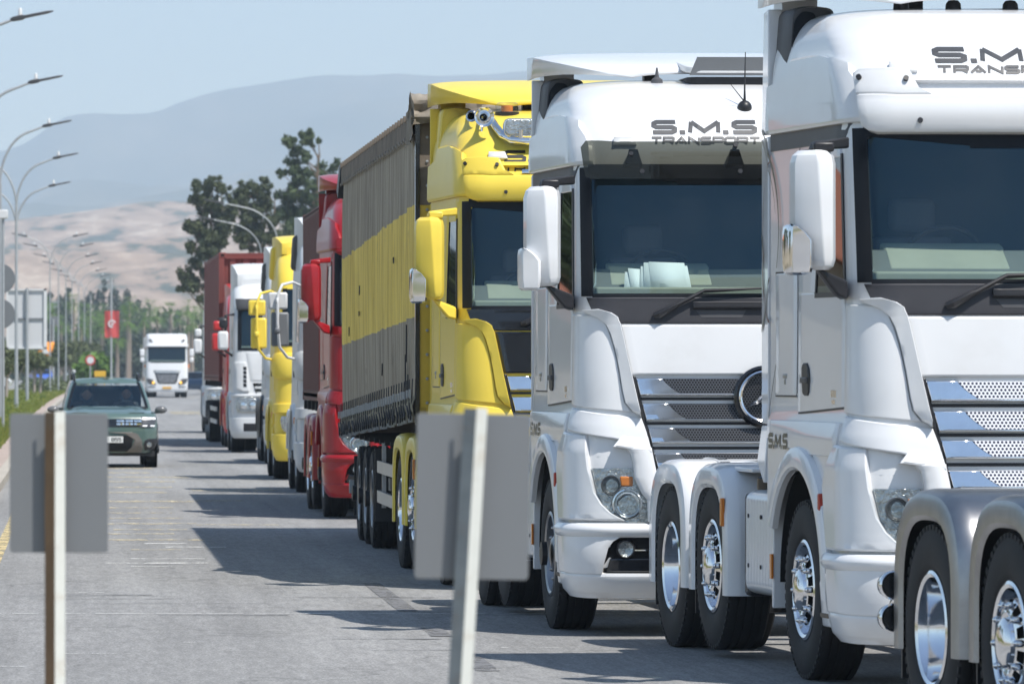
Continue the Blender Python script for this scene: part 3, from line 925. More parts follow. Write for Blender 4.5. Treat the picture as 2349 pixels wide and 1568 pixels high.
        sk.panel(mb, side_rows([((1.44, 1.33), Lf(.36), -.735), ((1.50, 1.42), Lf(.36), -.755), ((1.585, 1.515), Lf(.40), -.785)]), off=lambda u, z, t, q: .018 + .045 * (1 - t) * (q if g < 0 else 1 - q) + .0, depth=.03, nx=20, nz=8, edge=.008)
        # facet that catches the light
        sk.panel(mb, side_rows([((1.315, 1.28), -.985, -.722), ((1.345, 1.325), -.965, -.732), ((1.40, 1.385), -.915, -.745)]), off=lambda u, z, t, q: .082 - .035 * t, depth=.10, nx=10, nz=4, edge=.012)
        # hooked strip between grille and headlight
        sk.panel(mb, side_rows([(.80, -.752, -.62), (.95, -.757, -.648), (1.0, -.797, -.662), (1.1, -.842, -.682), (1.2, -.85, -.702), (1.27, -.865, -.715), (1.31, -.90, -.722)]), off=lambda u, z, t, q: .065 + .022 * math.sin(PI * q), depth=.08, nx=8, nz=16, edge=.012)
        # outer flank beside the headlight, down to the bumper
        fl = [(.81, Lf(.58), -.91), (.86, Lf(.60), -1.0), (.92, Lf(.62), -1.055), (1.0, Lf(.64), -1.095), (1.1, Lf(.66), -1.116), (1.17, Lf(.68), -1.13), (1.28, Lf(.62), -1.14), ((1.42, 1.40), Lf(.50), -1.15)]
        sk.panel(mb, side_rows(fl), off=lambda u, z, t, q: .045 - .025 * max(t - .8, 0) / .2, depth=.05, nx=16, nz=14, edge=.012)
        mb.build('headlight_surround', paint, T, smooth=33)
        headlight(T, sk, g)
    # --- bumper
    mb = MB()
    bz = [.315, .34, .40, .46]
    bo_ = lambda u, z, t, q: .045 + (.03 if z > .735 else 0.0)
    sk.panel(mb, [(.30, Lf(.50), Rt(.50)), (.345, Lf(.54), Rt(.54)), (.452, Lf(.56), Rt(.56))], off=.05, depth=.06, nx=60, nz=5, edge=.014)
    sk.panel(mb, [(.452, Lf(.56), -1.055), (.52, Lf(.57), -1.045), (.62, Lf(.58), -1.02), (.665, Lf(.58), -.99), (.70, Lf(.58), -.93)], off=.05, depth=.06, nx=16, nz=8, edge=0.004, mirror=True)
    sk.panel(mb, [((.69, .70), Lf(.58), Rt(.58)), (.745, Lf(.59), Rt(.59)), (.79, Lf(.60), Rt(.60))], off=lambda u, z, t, q: .05 + .026 * math.sin(PI * min(t * 1.0, 1)), depth=.08, nx=60, nz=7, edge=.010)
    bp = mb.build('bumper', paint, T, smooth=50)
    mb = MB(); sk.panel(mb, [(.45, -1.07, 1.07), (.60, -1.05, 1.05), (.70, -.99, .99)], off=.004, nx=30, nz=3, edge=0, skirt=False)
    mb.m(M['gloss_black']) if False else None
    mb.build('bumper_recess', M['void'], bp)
    mb = MB(); sk.panel(mb, [(.462, -1.03, -.50), (.55, -1.01, -.50)], off=.03, depth=.04, nx=8, nz=3, mirror=True)
    sk.panel(mb, [(.47, -.48, .48), (.66, -.48, .48)], off=.02, depth=.03, nx=8, nz=3)
    mb.build('bumper_insert', M['gloss_black'], bp)
    for g in (-1, 1):
        p = sk.at(g * .905, .615)
        mb = MB(); mb.m(M['black']).lathe([(.066, .03), (.066, -.02), (.056, -.03), (.052, -.01)], (p.x, p.y - .01, .615), 'y', 30)
        mb.m(M['lamp']).lathe([(.053, -.012), (.03, -.004), (.001, .0)], (p.x, p.y - .01, .615), 'y', 24)
        mb.m(M['lampglass']).lathe([(.053, -.02), (.03, -.032), (.001, -.036)], (p.x, p.y - .01, .615), 'y', 24)
        mb.build('fog_light', None, bp, smooth=50)
    mb = MB(); sk.panel(mb, [(.600, -.85, -.50), (.613, -.85, -.50)], off=.03, depth=.04, nx=5, nz=1, mirror=True)
    mb.build('bumper_strip', M['chrome'], bp)
    # --- door side
    for g in (-1, 1):
        def sr(rs):
            out = []
            for z, y0, y1 in rs:
                out.append((z, ('s', g, y1), ('s', g, y0)) if g < 0 else ((z[1], z[0]) if isinstance(z, tuple) else z, ('s', g, y0), ('s', g, y1)))
            return out
        mb = MB(); pa = dict(depth=.02, edge=.006)
        sk.panel(mb, sr([((1.60, 1.64), .45, 1.56), ((2.15, 2.15), .45, 1.56), ((2.31, 2.31), .50, 1.56)]), off=.012, nx=14, nz=12, **pa)
        sk.panel(mb, sr([(2.31, 1.18, 1.56), (3.16, 1.10, 1.56)]), off=.012, nx=4, nz=8, **pa)
        sk.panel(mb, sr([(3.10, .67, 1.12), (3.16, .70, 1.12)]), off=.012, nx=8, nz=2, **pa)
        door = mb.build('door', paint, T, smooth=50)
        mb = MB()
        for rs_ in ([((1.588, 1.628), .438, 1.572), ((1.602, 1.642), .438, 1.572)], [(1.61, 1.56, 1.573), (3.17, 1.56, 1.573)], [(1.62, .437, .45), (2.15, .437, .45)], [(3.16, .70, 1.57), (3.172, .70, 1.57)],
                    [(1.69, 1.61, 1.62), (2.45, 1.61, 1.62)], [(1.69, 2.14, 2.15), (2.45, 2.14, 2.15)], [(1.69, 1.61, 2.15), (1.70, 1.61, 2.15)], [(2.44, 1.61, 2.15), (2.45, 1.61, 2.15)], [(1.56, 2.285, 2.30), (3.9 if k < 1.05 else 4.0, 2.285, 2.30)]):
            sk.panel(mb, sr([r_ for r_ in rs_]), off=.006, depth=.004, nx=6, nz=6, edge=0, skirt=False)
        mb.build('panel_gap', M['black'], cab, smooth=0)
        mb = MB(); sk.panel(mb, sr([(2.30, .49, 1.19), (3.11, .655, 1.11)]), off=.004, nx=12, nz=8, edge=0, skirt=False)
        mb.build('side_window', M['sideglass'], door, smooth=80)
        mb = MB()
        sk.panel(mb, sr([(2.29, .48, .52), (3.12, .645, .68)]), off=.009, depth=.012, nx=2, nz=6, edge=0)
        sk.panel(mb, sr([(2.29, 1.16, 1.20), (3.12, 1.09, 1.12)]), off=.010, depth=.012, nx=2, nz=6, edge=0)
        sk.panel(mb, sr([(2.28, .44, 1.17), (2.31, .44, 1.17)]), off=.014, depth=.012, nx=8, nz=1, edge=0)
        mb.build('window_seal', M['black'], door)
        # handle
        mb = MB(); sk.panel(mb, sr([(1.70, 1.30, 1.38), (1.72, 1.27, 1.42), (1.80, 1.25, 1.44), (1.86, 1.27, 1.44), (1.895, 1.32, 1.41)]), off=.022, depth=.02, nx=6, nz=8, edge=.008)
        hd = mb.build('handle', M['black'], door)
        mb = MB(); sk.panel(mb, sr([(1.775, 1.27, 1.43), (1.81, 1.27, 1.43)]), off=.036, depth=.014, nx=4, nz=2)
        mb.build('handle_grip', M['grey_plastic'], hd)
        # stowage flap
        mb = MB(); sk.panel(mb, sr([(1.70, 1.64, 2.12), (1.72, 1.62, 2.14), (2.42, 1.62, 2.14), (2.44, 1.64, 2.12)]), off=.009, nx=6, nz=8, **pa)
        fp = mb.build('stowage_flap', paint, T)
        mb = MB(); sk.panel(mb, sr([(1.80, 1.85, 1.93), (1.83, 1.84, 1.94)]), off=.016, depth=.01, nx=2, nz=2)
        sk.panel(mb, sr([(1.765, 1.875, 1.90), (1.80, 1.875, 1.90)]), off=.016, depth=.01, nx=2, nz=2)
        mb.build('flap_lock', M['dull_chrome'], fp)
        # lower side: sill, steps, arch lip
        mb = MB()
        sk.panel(mb, sr([(1.00, .58, .74), (1.10, .60, .90), (1.25, .58, 1.0), (1.35, .50, 1.30), (1.44, .47, 2.26), (1.545, .47, 2.26)][3:]), off=.014, nx=20, nz=6, **pa)
        mb.build('sill', paint, T)
        mb = MB()
        for k_, (za, zb) in enumerate(((.36, .62), (.645, .83), (.855, 1.07))):
            sk.panel(mb, sr([(za, .60, .60 + .20 - .0), (zb, .62, .78)]), off=.035 - .008 * k_, depth=.05, nx=4, nz=4, edge=.01)
        st = mb.build('entry_step', paint, T)
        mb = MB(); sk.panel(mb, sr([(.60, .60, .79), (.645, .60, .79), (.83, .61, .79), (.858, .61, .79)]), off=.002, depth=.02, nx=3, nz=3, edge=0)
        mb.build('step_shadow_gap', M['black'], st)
        mb = MB(); sk.panel(mb, sr([(.41, .60, .78), (.435, .60, .78)]), off=.042, depth=.02, nx=3, nz=1)
        mb.build('step_tread', M['canvas'], st)
        mb = MB(); sk.panel(mb, sr([(1.03, .735, .775), (1.13, .735, .775)]), off=.05, depth=.04, nx=2, nz=3)
        mb.build('side_marker', M['redlens'], T, bevel=0)
        mb = MB()
        n = 40; rows_ = []
        for rr_, ox in ((.70, .0), (.70, .035), (.715, .05), (.80, .05), (.83, .035), (.84, .0)):
            row = []
            for i in range(n + 1):
                a = R(-4) + R(156) * i / n
                yy = fa - rr_ * math.cos(a); zz = .56 + rr_ * math.sin(a)
                zz_ = min(zz, 1.44)
                b = sk.at(('s', g, max(yy, .4)), min(max(zz, .31), 1.44))
                row.append(Vector((b.x + g * ox, yy, zz)))
            rows_.append(row)
        mb.grid(rows_)
        ar = mb.build('wheel_arch', paint, T, smooth=35)
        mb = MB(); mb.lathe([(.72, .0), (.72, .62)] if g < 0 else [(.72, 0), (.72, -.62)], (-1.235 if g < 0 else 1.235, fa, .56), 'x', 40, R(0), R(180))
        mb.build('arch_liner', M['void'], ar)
        # badge
        if detail > 1:
            mb = MB()
            fn = lambda x, z: sk.P(sk.U(('s', g, .72 - x), 1.56 + z), 1.56 + z, .016)
            sk.panel(mb, sr([(1.70, .60, .72), (1.745, .60, .72)]), off=.015, depth=.004, nx=2, nz=1, edge=0) if False else None
            q0 = -.0
            letters(mb, '1851' if g < 0 else '1851', .032, .038, .009, .008, lambda x, z: sk.P(sk.U(('s', g, (.74 - x) if g < 0 else .60 + x), 1.70 + z), 1.70 + z, .017)) if False else None
            for i in range(4):
                y_ = .74 - i * .034
                sk.panel(mb, sr([(1.695, y_ - .026, y_), (1.735, y_ - .026, y_)]), off=.018, depth=.006, nx=1, nz=1, edge=0)
            sk.panel(mb, sr([(1.655, .635, .72), (1.678, .635, .72)]), off=.018, depth=.006, nx=1, nz=1, edge=0)
            mb.build('badge', M['chrome'], door)
        # dark side strip and upper fairing
        mb = MB(); sk.panel(mb, sr([(zt(3.185), .44, 2.28), (zt(3.275), .42, 2.28)]), off=.006, depth=.01, nx=10, nz=3, edge=0)
        mb.build('side_recess', strip_black or M['grey_plastic'], cab)
        mb = MB()
        fr_ = [(3.277, 1.06), (3.40, 1.06), (3.46, 1.075), (3.53, 1.105), (3.575, ('y', .72)), (3.615, ('y', .88)), (3.645, ('y', 1.12)), (3.66, ('y', 1.4))]
        rw = []
        for z_, f_ in fr_:
            bk_ = 2.28 if z_ < 3.56 else 1.80
            fs_ = ('s', g, f_[1]) if isinstance(f_, tuple) else g * f_
            rw.append((zt(z_), ('s', g, bk_), fs_) if g < 0 else (zt(z_), fs_, ('s', g, bk_)))
        sk.panel(mb, rw, off=.045, depth=.045, nx=22, nz=22, edge=.02, drop=.016)
        mb.build('upper_fairing', paint, T, smooth=40)
        mirror_assembly(T, sk, g, paint, low, arm)
        # side air deflector behind the cab
        mb = MB(); x_ = g * 1.265
        prof = [(zt(3.90), 2.34), (zt(3.3), 2.34), (zt(3.285), 2.34)]
        for (za, zb, ya, yb, yc2) in ((zt(3.29), zt(3.96), 2.33, 2.72, 2.66), (1.52, zt(3.27), 2.33, 2.72, 2.72), (1.16, 1.51, 2.33, 2.72, 2.72)):
            e = .03 if zb < 1.6 else 0
            pts = [(x_ + g * e, ya, za), (x_ + g * e - g * .045, yb, za + (0 if za > 1.3 else .12)), (x_ - g * .045, yc2, zb), (x_, ya, zb)]
            mb.prism([Vector(p) for p in pts], (-g * .09, 0, 0))
        mb.build('side_deflector', paint, T, bevel=.008)
        # air intake / corner box
        mb = MB()
        zz0, zz1 = zt(3.58), zt(3.965)
        prof = rounded_poly([(g * .97, 0, zz0 + .10), (g * 1.00, 0, zz0), (g * 1.205, 0, zz0 + .0), (g * 1.22, 0, zz0 + .09), (g * 1.195, 0, zz1 - .02), (g * 1.08, 0, zz1), (g * .92, 0, zz1 - .02)], .05)
        rows_ = []
        for y_, e in ((1.98, .03), (2.01, .0), (2.34, .0)):
            c_ = Vector((g * 1.09, 0, (zz0 + zz1) / 2))
            rows_.append([Vector((c_.x + (p.x - c_.x) * (1 - e * 4), y_, c_.z + (p.z - c_.z) * (1 - e * 2))) for p in prof])
        if g < 0: pass
        mb.grid(rows_, True); mb.add(rows_[0], [tuple(range(len(prof)))])
        ik = mb.build('air_intake', intake, T, smooth=35)
        mb = MB()
        mb.prism(rounded_poly([(g * 1.045, 1.974, zz0 + .08), (g * 1.200, 1.974, zz0 + .09), (g * 1.182, 1.974, zz1 - .10), (g * 1.13, 1.974, zz1 - .035), (g * 1.05, 1.974, zz1 - .05)], .03), (0, -.012, 0))
        mb.build('intake_face', M['border'] if intake is not paint else paint, ik)
    # --- sun visor
    vm = M['smoke'] if visor == 'smoke' else paint
    zb, ztp = 3.155 + (k - 1) * .5, zt(3.37)
    if visor == 'smoke':
        zb, ztp = 3.155, 3.385
        mb = MB(); sk.panel(mb, [(zb, -1.06, 1.06), (zb + .02, -1.085, 1.085), (ztp - .03, -1.085, 1.085), (ztp, -1.06, 1.06)], off=lambda u, z, t, q: .09 + .05 * t, depth=.005, nx=70, nz=6, edge=0)
        vo = mb.build('sun_visor', vm, T, smooth=60)
        for x in (-.80, -.10, .60):
            mb = MB(); sk.panel(mb, [(zb + .10, x - .06, x + .06), (ztp - .03, x - .03, x + .03)], off=.10, depth=.095, nx=2, nz=3)
            mb.build('visor_bracket', M['black'], vo)
        bolts = [(-.82, ztp - .07), (-.745, zb + .05), (-.10, ztp - .02), (-.07, zb + .05), (.62, ztp - .03)]
    else:
        top = zt(3.49) if k > 1.1 else ztp
        in_ = top - .115
        mb = MB(); vo_off = lambda u, z, t, q: .075 + .045 * t + .02 * math.sin(PI * t)
        sk.panel(mb, [(zb, -1.03, 1.03), (zb + .012, -1.065, 1.065), (zb + .035, -1.085, 1.085), (in_, -1.085, 1.085)], off=vo_off, depth=.10, nx=80, nz=8, edge=.014)
        for g in (-1, 1):
            rw = [(in_ - .004, -1.085, -.72), (in_ + .03, -1.085, -.80), (top - .02, -1.08, -.835), (top, -1.05, -.86)]
            if g > 0: rw = [(z, -b, -a) for z, a, b in rw]
            sk.panel(mb, rw, off=lambda u, z, t, q: .12 + .02 * t, depth=.06, nx=14, nz=5, edge=.006)
        vo = mb.build('sun_visor', vm, T, smooth=50)
        bolts = [(-1.06, top - .045), (-.87, top - .05), (-.80, zb + .06), (.0, zb + .06), (.80, zb + .06), (.87, top - .05), (1.06, top - .045)]
        if k > 1.1:
            mb = MB(); sk.panel(mb, [(in_ + .03, -.66, -.18), (in_ + .06, -.66, -.18)], off=.065, depth=.05, nx=6, nz=2, mirror=True)
            if drl: mb.build('roof_lamp_strip', M['chrome'], vo)
    for x, z in bolts:
        u = sk.U(x, z)
        o_ = (.153 if z > zb + .12 else .108) if visor == 'smoke' else (.150 if z > zb + .15 else .112)
        mb = MB(); mb.tube([sk.P(u, z, .06), sk.P(u, z, o_)], .016, 10)
        mb.build('visor_bolt', M['black'], vo)
    if k > 1.05:
        mb = MB(); sk.panel(mb, [(zt(3.478), -.93, .93), (zt(3.50), -.96, .96), (zt(3.515), -.95, .95)], off=lambda u, z, t, q: .045 - .03 * t, depth=.05, nx=50, nz=3, edge=.006)
        mb.build('roof_lip', paint, cab, smooth=50)
    # marker lights
    mb = MB(); zml = zt(3.405) if k < 1.1 else zt(3.50)
    zml = zt(3.41) if visor == 'smoke' else zt(3.535)
    for g in (-1, 1):
        mb = MB()
        rw = [(zml, g * .93, g * .77) if g < 0 else (zml, .77, .93), (zml + .055, -.92, -.79) if g < 0 else (zml + .055, .79, .92)]
        sk.panel(mb, rw, off=.03, depth=.03, nx=4, nz=3, edge=.008)
        mb.build('marker_lamp', M['white_old'], T)
    # lettering
    if text:
        mb = MB()
        for (s_, x0_, z0_, w_, h_, th_, gap_) in text:
            fn = lambda x, z: sk.P(sk.U(x, z0_ + z), z0_ + z, .004)
            letters(mb, s_, w_, h_, th_, gap_, fn, x0_)
        mb.build('lettering', text_mat or M['decal'], cab, smooth=0)
    if side_text:
        mb = MB()
        fn = lambda x, z: sk.P(sk.U(Lf(2.22 - x), 1.32 + z), 1.32 + z, .018)
        mb2 = MB(); letters(mb2, 'S.M.S', .105, .095, .024, .02, lambda x, z: sk.P(sk.U(Lf(2.20 - x), 1.375 + z), 1.375 + z, .017), 0)
        mb2.build('side_lettering', M['olive_decal'], cab, smooth=0)
    # --- roof fittings
    roofz = sk.z1
    if spoiler:
        mb = MB()
        st_ = [(1.38, .66, .03, .0), (1.42, .82, .06, .015), (1.55, .99, .10, .04), (1.75, 1.11, .14, .07), (2.0, 1.21, .18, .11), (2.3, 1.25, .215, .145), (2.66, 1.25, .23, .16)]
        ks = 1.0 if k < 1.1 else 1.25
        rows_ = []
        for y_, hw, top_, dr in st_:
            zt_ = roofz + top_ * ks
            pts = []
            for q in np.linspace(-1, 1, 25):
                e = abs(q) ** 10
                pts.append((hw * q, y_, zt_ + .015 * (1 - q * q) - e * .02))
            pts = [(-hw, y_, zt_ - .02 - dr * ks)] + pts + [(hw, y_, zt_ - .02 - dr * ks)]
            rows_.append(pts)
        mb.grid(rows_)
        o = mb.build('roof_spoiler', paint, T, smooth=38)
        sm = o.modifiers.new('thick', 'SOLIDIFY'); sm.thickness = .015; sm.offset = 0
        mb = MB()
        for x in (-.45, .45):
            mb = MB(); mb.box(x - .05, x + .05, 1.9, 2.0, roofz - .1, roofz + .15 * ks); mb.build('spoiler_bracket', M['black'], o)
        for g in (-1, 1):
            mb = MB(); mb.box(*sorted((g * .95, g * 1.17)), 2.36, 2.60, roofz - .05, roofz + .12 * ks); mb.build('spoiler_post', paint, o)
    mb = MB()
    if k <= 1.05:
        mb.m(M['grey_plastic']); p = sk.at(-.50, zt(3.895))
        mb.lathe([(.045, -.02), (.04, .02), (.015, .04), (.008, .10), (.001, .11)], (p.x, p.y, p.z), 'z', 20)
        mb.build('roof_antenna', None, T)
        mb = MB(); p = sk.at(.03, zt(3.70))
        sphere(mb, (p.x, p.y - .02, p.z - .01), .052)
        mb.tube([(p.x, p.y - .02, p.z), (p.x, p.y - .02, p.z + .12), (p.x + .005, p.y - .02, p.z + .38)], [.012, .006, .003], 8)
        mb.tube([(p.x, p.y - .02, p.z + .03), (p.x - .10, p.y - .04, p.z + .15)], [.005, .002], 6)
        mb.build('whip_antenna', M['black'], T)
        # raised roof hatch
        mb = MB(); z_ = roofz
        base = rounded_poly([(-.30, 1.16, 0), (.42, 1.16, 0), (.42, 1.80, 0), (-.30, 1.80, 0)], .10)
        mb.m(M['black']).prism([Vector((p.x, p.y, z_ - .05)) for p in base], (0, 0, .055))
        lid = [Vector((p.x * 1.05, p.y - .04, z_ + .02 + .0 * p.y)) for p in base]
        lid = [Vector((p.x, p.y, z_ + .03 + (p.y - 1.12) * .12)) for p in lid]
        mb.m(M['white_old']).prism(lid, (0, 0, .045))
        # tinted flap at its front
        mb.m(M['signback']).grid([[(x, 1.13 - .01 * j, z_ + .015 + .032 * j) for x in np.linspace(-.29 + .012 * j, .41 - .012 * j, 8)] for j in range(5)])
        mb.build('roof_hatch', None, T, bevel=.006)
    else:
        for x in (-.62, -.30, .05):
            mb = MB(); p = sk.at(x, sk.z1)
            mb.lathe([(.05, -.02), (.045, .03), (.03, .05), (.001, .055)], (p.x, 1.55, p.z), 'z', 18)
            mb.build('roof_antenna', M['black'], T)
    if horn:
        mb = MB(); p = sk.at(-.90, zt(3.80))
        mb.lathe([(.012, .50), (.014, .2), (.022, .10), (.04, .04), (.07, .0), (.085, -.008), (.083, -.012), (.05, .01), (.02, .08)], (-.95, .70, zt(3.80) + .05), 'y', 36)
        mb.lathe([(.012, .50), (.014, .2), (.022, .10), (.035, .04), (.05, .01), (.03, .04)], (-1.03, .98, zt(3.80) + .07), 'y', 30)
        mb.tube([(-.95, .9, zt(3.80) + .05), (-.95, .9, zt(3.80) - .10)], .012, 8)
        mb.build('air_horn', M['chrome'], T, smooth=60)
    if bar:
        mb = MB()
        ps = []
        for x, z, d in ((-.87, 3.86, .01), (-.86, 3.83, .07), (-.84, 3.77, .10), (-.80, 3.71, .12), (-.73, 3.675, .13), (-.62, 3.665, .13), (.62, 3.665, .13), (.73, 3.675, .13), (.80, 3.71, .12), (.84, 3.77, .10), (.86, 3.83, .07), (.87, 3.86, .01)):
            q = sk.at(x, zt(z)); ps.append(q + Vector((0, -d, 0)))
        mb.tube(ps, .034, 12)
        for x in (-.66, .66):
            q = sk.at(x, zt(3.665)); mb.tube([q + Vector((0, -.13, .0)), q + Vector((0, -.15, .10))], .02, 8)
        br = mb.build('light_bar', M['chrome'], T, smooth=60)
        for x in (-.66, .66):
            q = sk.at(x, zt(3.665)); q.y += .03
            mb = MB(); c_ = rounded_poly([(q.x - .14, 0, zt(3.76) - .07), (q.x + .14, 0, zt(3.76) - .07), (q.x + .14, 0, zt(3.76) + .08), (q.x - .14, 0, zt(3.76) + .08)], .05)
            mb.m(M['chrome']).prism([Vector((p.x, q.y - .16, p.z)) for p in c_], (0, .10, 0))
            mb.m(M['lamp']).prism([Vector((q.x + (p.x - q.x) * .9, q.y - .166, zt(3.76) + .005 + (p.z - zt(3.76) - .005) * .86)) for p in c_], (0, .01, 0))
            mb.build('spotlight', None, br, bevel=.006)
    if beacon:
        mb = MB(); p = sk.at(-.70, zt(3.86))
        mb.m(M['black']).lathe([(.05, -.06), (.05, -.02), (.10, -.02), (.105, .04), (.10, .045)], (-.70, 1.25, p.z), 'z', 24)
        mb.m(M['lampglass']).lathe([(.10, .045), (.098, .11), (.08, .125), (.001, .13)], (-.70, 1.25, p.z), 'z', 24)
        mb.m(M['amber']).lathe([(.05, .045), (.05, .10), (.001, .105)], (-.70, 1.25, p.z), 'z', 12)
        mb.build('beacon', None, T)
    if swoosh:
        mb = MB()
        def arc(yc, zc, ra, rb, a0, a1, wd, m_):
            mb.m(m_)
            rows_ = []
            for i in range(30):
                a = R(a0 + (a1 - a0) * i / 29)
                wv = wd * (0.4 + .6 * math.sin(PI * i / 29))
                r_ = []
                for q in (-.5, .5):
                    y_ = yc - math.cos(a) * (ra + wv * q); z_ = zc + math.sin(a) * (rb + wv * q)
                    if y_ > 2.29:
                        r_.append(Vector((-1.265 - .004 + .045 * (y_ - 2.33) / .4, y_, z_)))
                    else: r_.append(sk.P(sk.U(Lf(y_), z_), z_, .014))
                if max(p_[1] for p_ in r_) < 2.70: rows_.append(r_)
                elif len(rows_) > 1: mb.grid(rows_); rows_ = []
                else: rows_ = []
            if len(rows_) > 1: mb.grid(rows_)
        arc(2.9, 2.70, .85, .66, 100, -20, .03, M['olive_decal'])
        arc(2.9, 2.70, .78, .60, 95, 10, .015, M['olive_decal'])
        arc(2.9, 2.78, .72, .72, -30, -95, .025, M['olive_decal'])
        arc(2.9, 2.74, .66, .66, -40, -95, .014, M['olive_decal'])
        arc(3.1, 2.2, .55, .80, 95, 20, .06, M['olive_decal'])
        arc(1.9, 2.7, -.72, .5, 60, 0, .035, M['brown_decal'])
        arc(1.95, 2.45, -.66, .35, 40, -60, .06, M['brown_decal'])
        mb.build('swoosh_decal', None, cab, smooth=0)
    # --- wheels and chassis
    for g in (-1, 1):
        make_wheel(T, (g * 1.105, fa, .54), g, front_wheel if g < 0 else 'steel', rm_near=g < 0 and O[1] < 60, rimmat=M['chrome'] if front_wheel == 'cover' else M['dull_chrome'])
        for (ay, kind, lift, dual) in axles:
            make_wheel(T, (g * 1.115, ay, .54 + lift), g, kind, dual=not (kind == 'cover'), rm_near=g < 0 and O[1] < 60)
            fo = fender(T, ay, .60, fpaint, ftrim, x0=g * 1.295, x1=g * .58)
            mb = MB(); mb.box(*sorted((g * .62, g * 1.24)), ay + .62, ay + .64, .26, .70)
            for i in range(6):
                for j in range(5): mb.box(*sorted((g * (.68 + j * .11), g * (.71 + j * .11))), ay + .605, ay + .62, .30 + i * .055, .32 + i * .055)
            mb.build('mudflap', M['black'], T)
            if ay == axles[0][0]:
                mb = MB(); mb.box(*sorted((g * 1.29, g * 1.315)), ay - .55, ay - .50, .86, 1.04)
                mb.build('marker_reflector', M['amber'], T, bevel=.006)
    mb = MB()
    last = axles[-1][0] + .62
    for x in (-.42, .36): mb.box(x, x + .08, .9, last, .72, 1.0)
    for (ay, *_q) in ((fa,),) + tuple(axles): mb.box(-1.0, 1.0, ay - .07, ay + .07, .46, .62)
    mb.box(-.5, .5, .4, 1.9, .50, 1.0); mb.box(-.34, .34, 1.9, 2.4, .6, 1.1)
    mb.box(-.45, .45, last - .1, last, .62, 1.0)
    mb.box(-.55, .55, 3.0, 3.9, 1.06, 1.13)
    ch = mb.build('chassis', M['chassis'], T, bevel=.01)
    mb = MB(); mb.lathe([(.46, -.03), (.46, .03), (.1, .035), (.1, -.03)], (0, 3.4, 1.18), 'z', 30)
    mb.build('fifth_wheel', M['chassis'], ch)
    # deck plate between the wheel covers
    mb = MB(); a0_ = axles[0][0]; 
    mb.box(-1.18, -.60, a0_ - .85, a0_ + .10, 1.205, 1.235)
    mb.hexa([(-1.2, a0_ - 1.0, 1.12), (-.5, a0_ - 1.0, 1.12), (-.5, a0_ + 1.9, 1.19), (-1.2, a0_ + 1.9, 1.19), (-1.18, a0_ - 1.0, 1.14), (-.5, a0_ - 1.0, 1.14), (-.5, a0_ + 1.9, 1.21), (-1.18, a0_ + 1.9, 1.21)]) if False else None
    mb.build('deck_cover', fpaint, T, bevel=.01)
    if tank:
        tank_box(T, 2.22, axles[0][0] - .92, fpaint)
    # mud guard flap behind the front wheel, box and skirt
    for g in (-1, 1):
        mb = MB(); mb.box(*sorted((g * .95, g * 1.275)), 2.13, 2.17, .40, 1.20)
        fk = mb.build('front_mudguard', paint, T, bevel=.008)
        mb = MB(); mb.box(*sorted((g * 1.277, g * 1.29)), 2.12, 2.17, .58, .73); mb.build('side_reflector', M['amber'], fk)
    return T, sk, cab

def tank_box(T, y0, y1, paint, x0=-1.235, z0=.45, z1=1.10):
    """side tank with vertical ribs and a dark lid"""
    prof = rounded_poly([(x0, 0, z0), (x0, 0, z1), (x0 + .55, 0, z1), (x0 + .55, 0, z0)], .09, 6)
    mb = MB(); rows = []
    n = max(3, int((y1 - y0) / .012))
    for i in range(n + 1):
        y = y0 + (y1 - y0) * i / n
        e = .012 * (0.5 + .5 * math.cos(2 * PI * (y - y0) / .085))
        if i in (0, n): e = .02
        rows.append([Vector((p.x + (e if p.x < x0 + .2 and z0 + .1 < p.z < z1 - .08 else 0), y, p.z)) for p in prof])
    mb.grid(rows, True); mb.add(rows[0], [tuple(range(len(prof)))]); mb.add(rows[-1], [tuple(range(len(prof)))])
    o = mb.build('fuel_tank', paint, T, smooth=50)
    mb = MB(); mb.box(x0 + .02, x0 + .56, y1, y1 + .14, z0 - .02, z1 - .02); mb.build('battery_box', M['black'], T, bevel=.03)
    mb = MB(); mb.lathe([(.17, 0), (.17, .03), (.15, .05), (.05, .055), (.001, .055)], (x0 + .27, (y0 + y1) / 2, z1 - .005), 'z', 30); mb.build('tank_lid', M['grey_plastic'], o)
    mb = MB(); mb.lathe([(.06, -.02), (.06, .05), (.05, .06), (.001, .06)], (x0 + .14, y1 + .03, z1 + .02), 'z', 20)
    mb.build('filler_cap', M['gloss_black'], o)
    for y in (y0 + .09, (y0 + y1) / 2, y1 - .09):
        for z in (z0 + .18, z1 - .16):
            mb = MB(); mb.lathe([(.014, .0), (.014, -.012), (.001, -.014)], (x0 + .006, y, z), 'x', 10); mb.build('tank_bolt', M['black'], o)
    return o

# ------------------------------------------------------------------ noise helpers
def vnoise(x, y, seed=0):
    xi, yi = math.floor(x), math.floor(y)
    fx, fy = x - xi, y - yi
    fx = fx * fx * (3 - 2 * fx); fy = fy * fy * (3 - 2 * fy)
    def h(a, b):
        n = (a * 374761393 + b * 668265263 + seed * 974634777) & 0xffffffff
        n = ((n ^ (n >> 13)) * 1274126177) & 0xffffffff
        return ((n ^ (n >> 16)) & 0xffff) / 65535.0
    return (h(xi, yi) * (1 - fx) + h(xi + 1, yi) * fx) * (1 - fy) + (h(xi, yi + 1) * (1 - fx) + h(xi + 1, yi + 1) * fx) * fy
def fbm(x, y, o=5, seed=0):
    a, t, n = 1.0, 0.0, 0.0
    for i in range(o):
        t += vnoise(x, y, seed + i) * a; n += a
        a *= .5; x *= 2.03; y *= 2.03
    return t / n

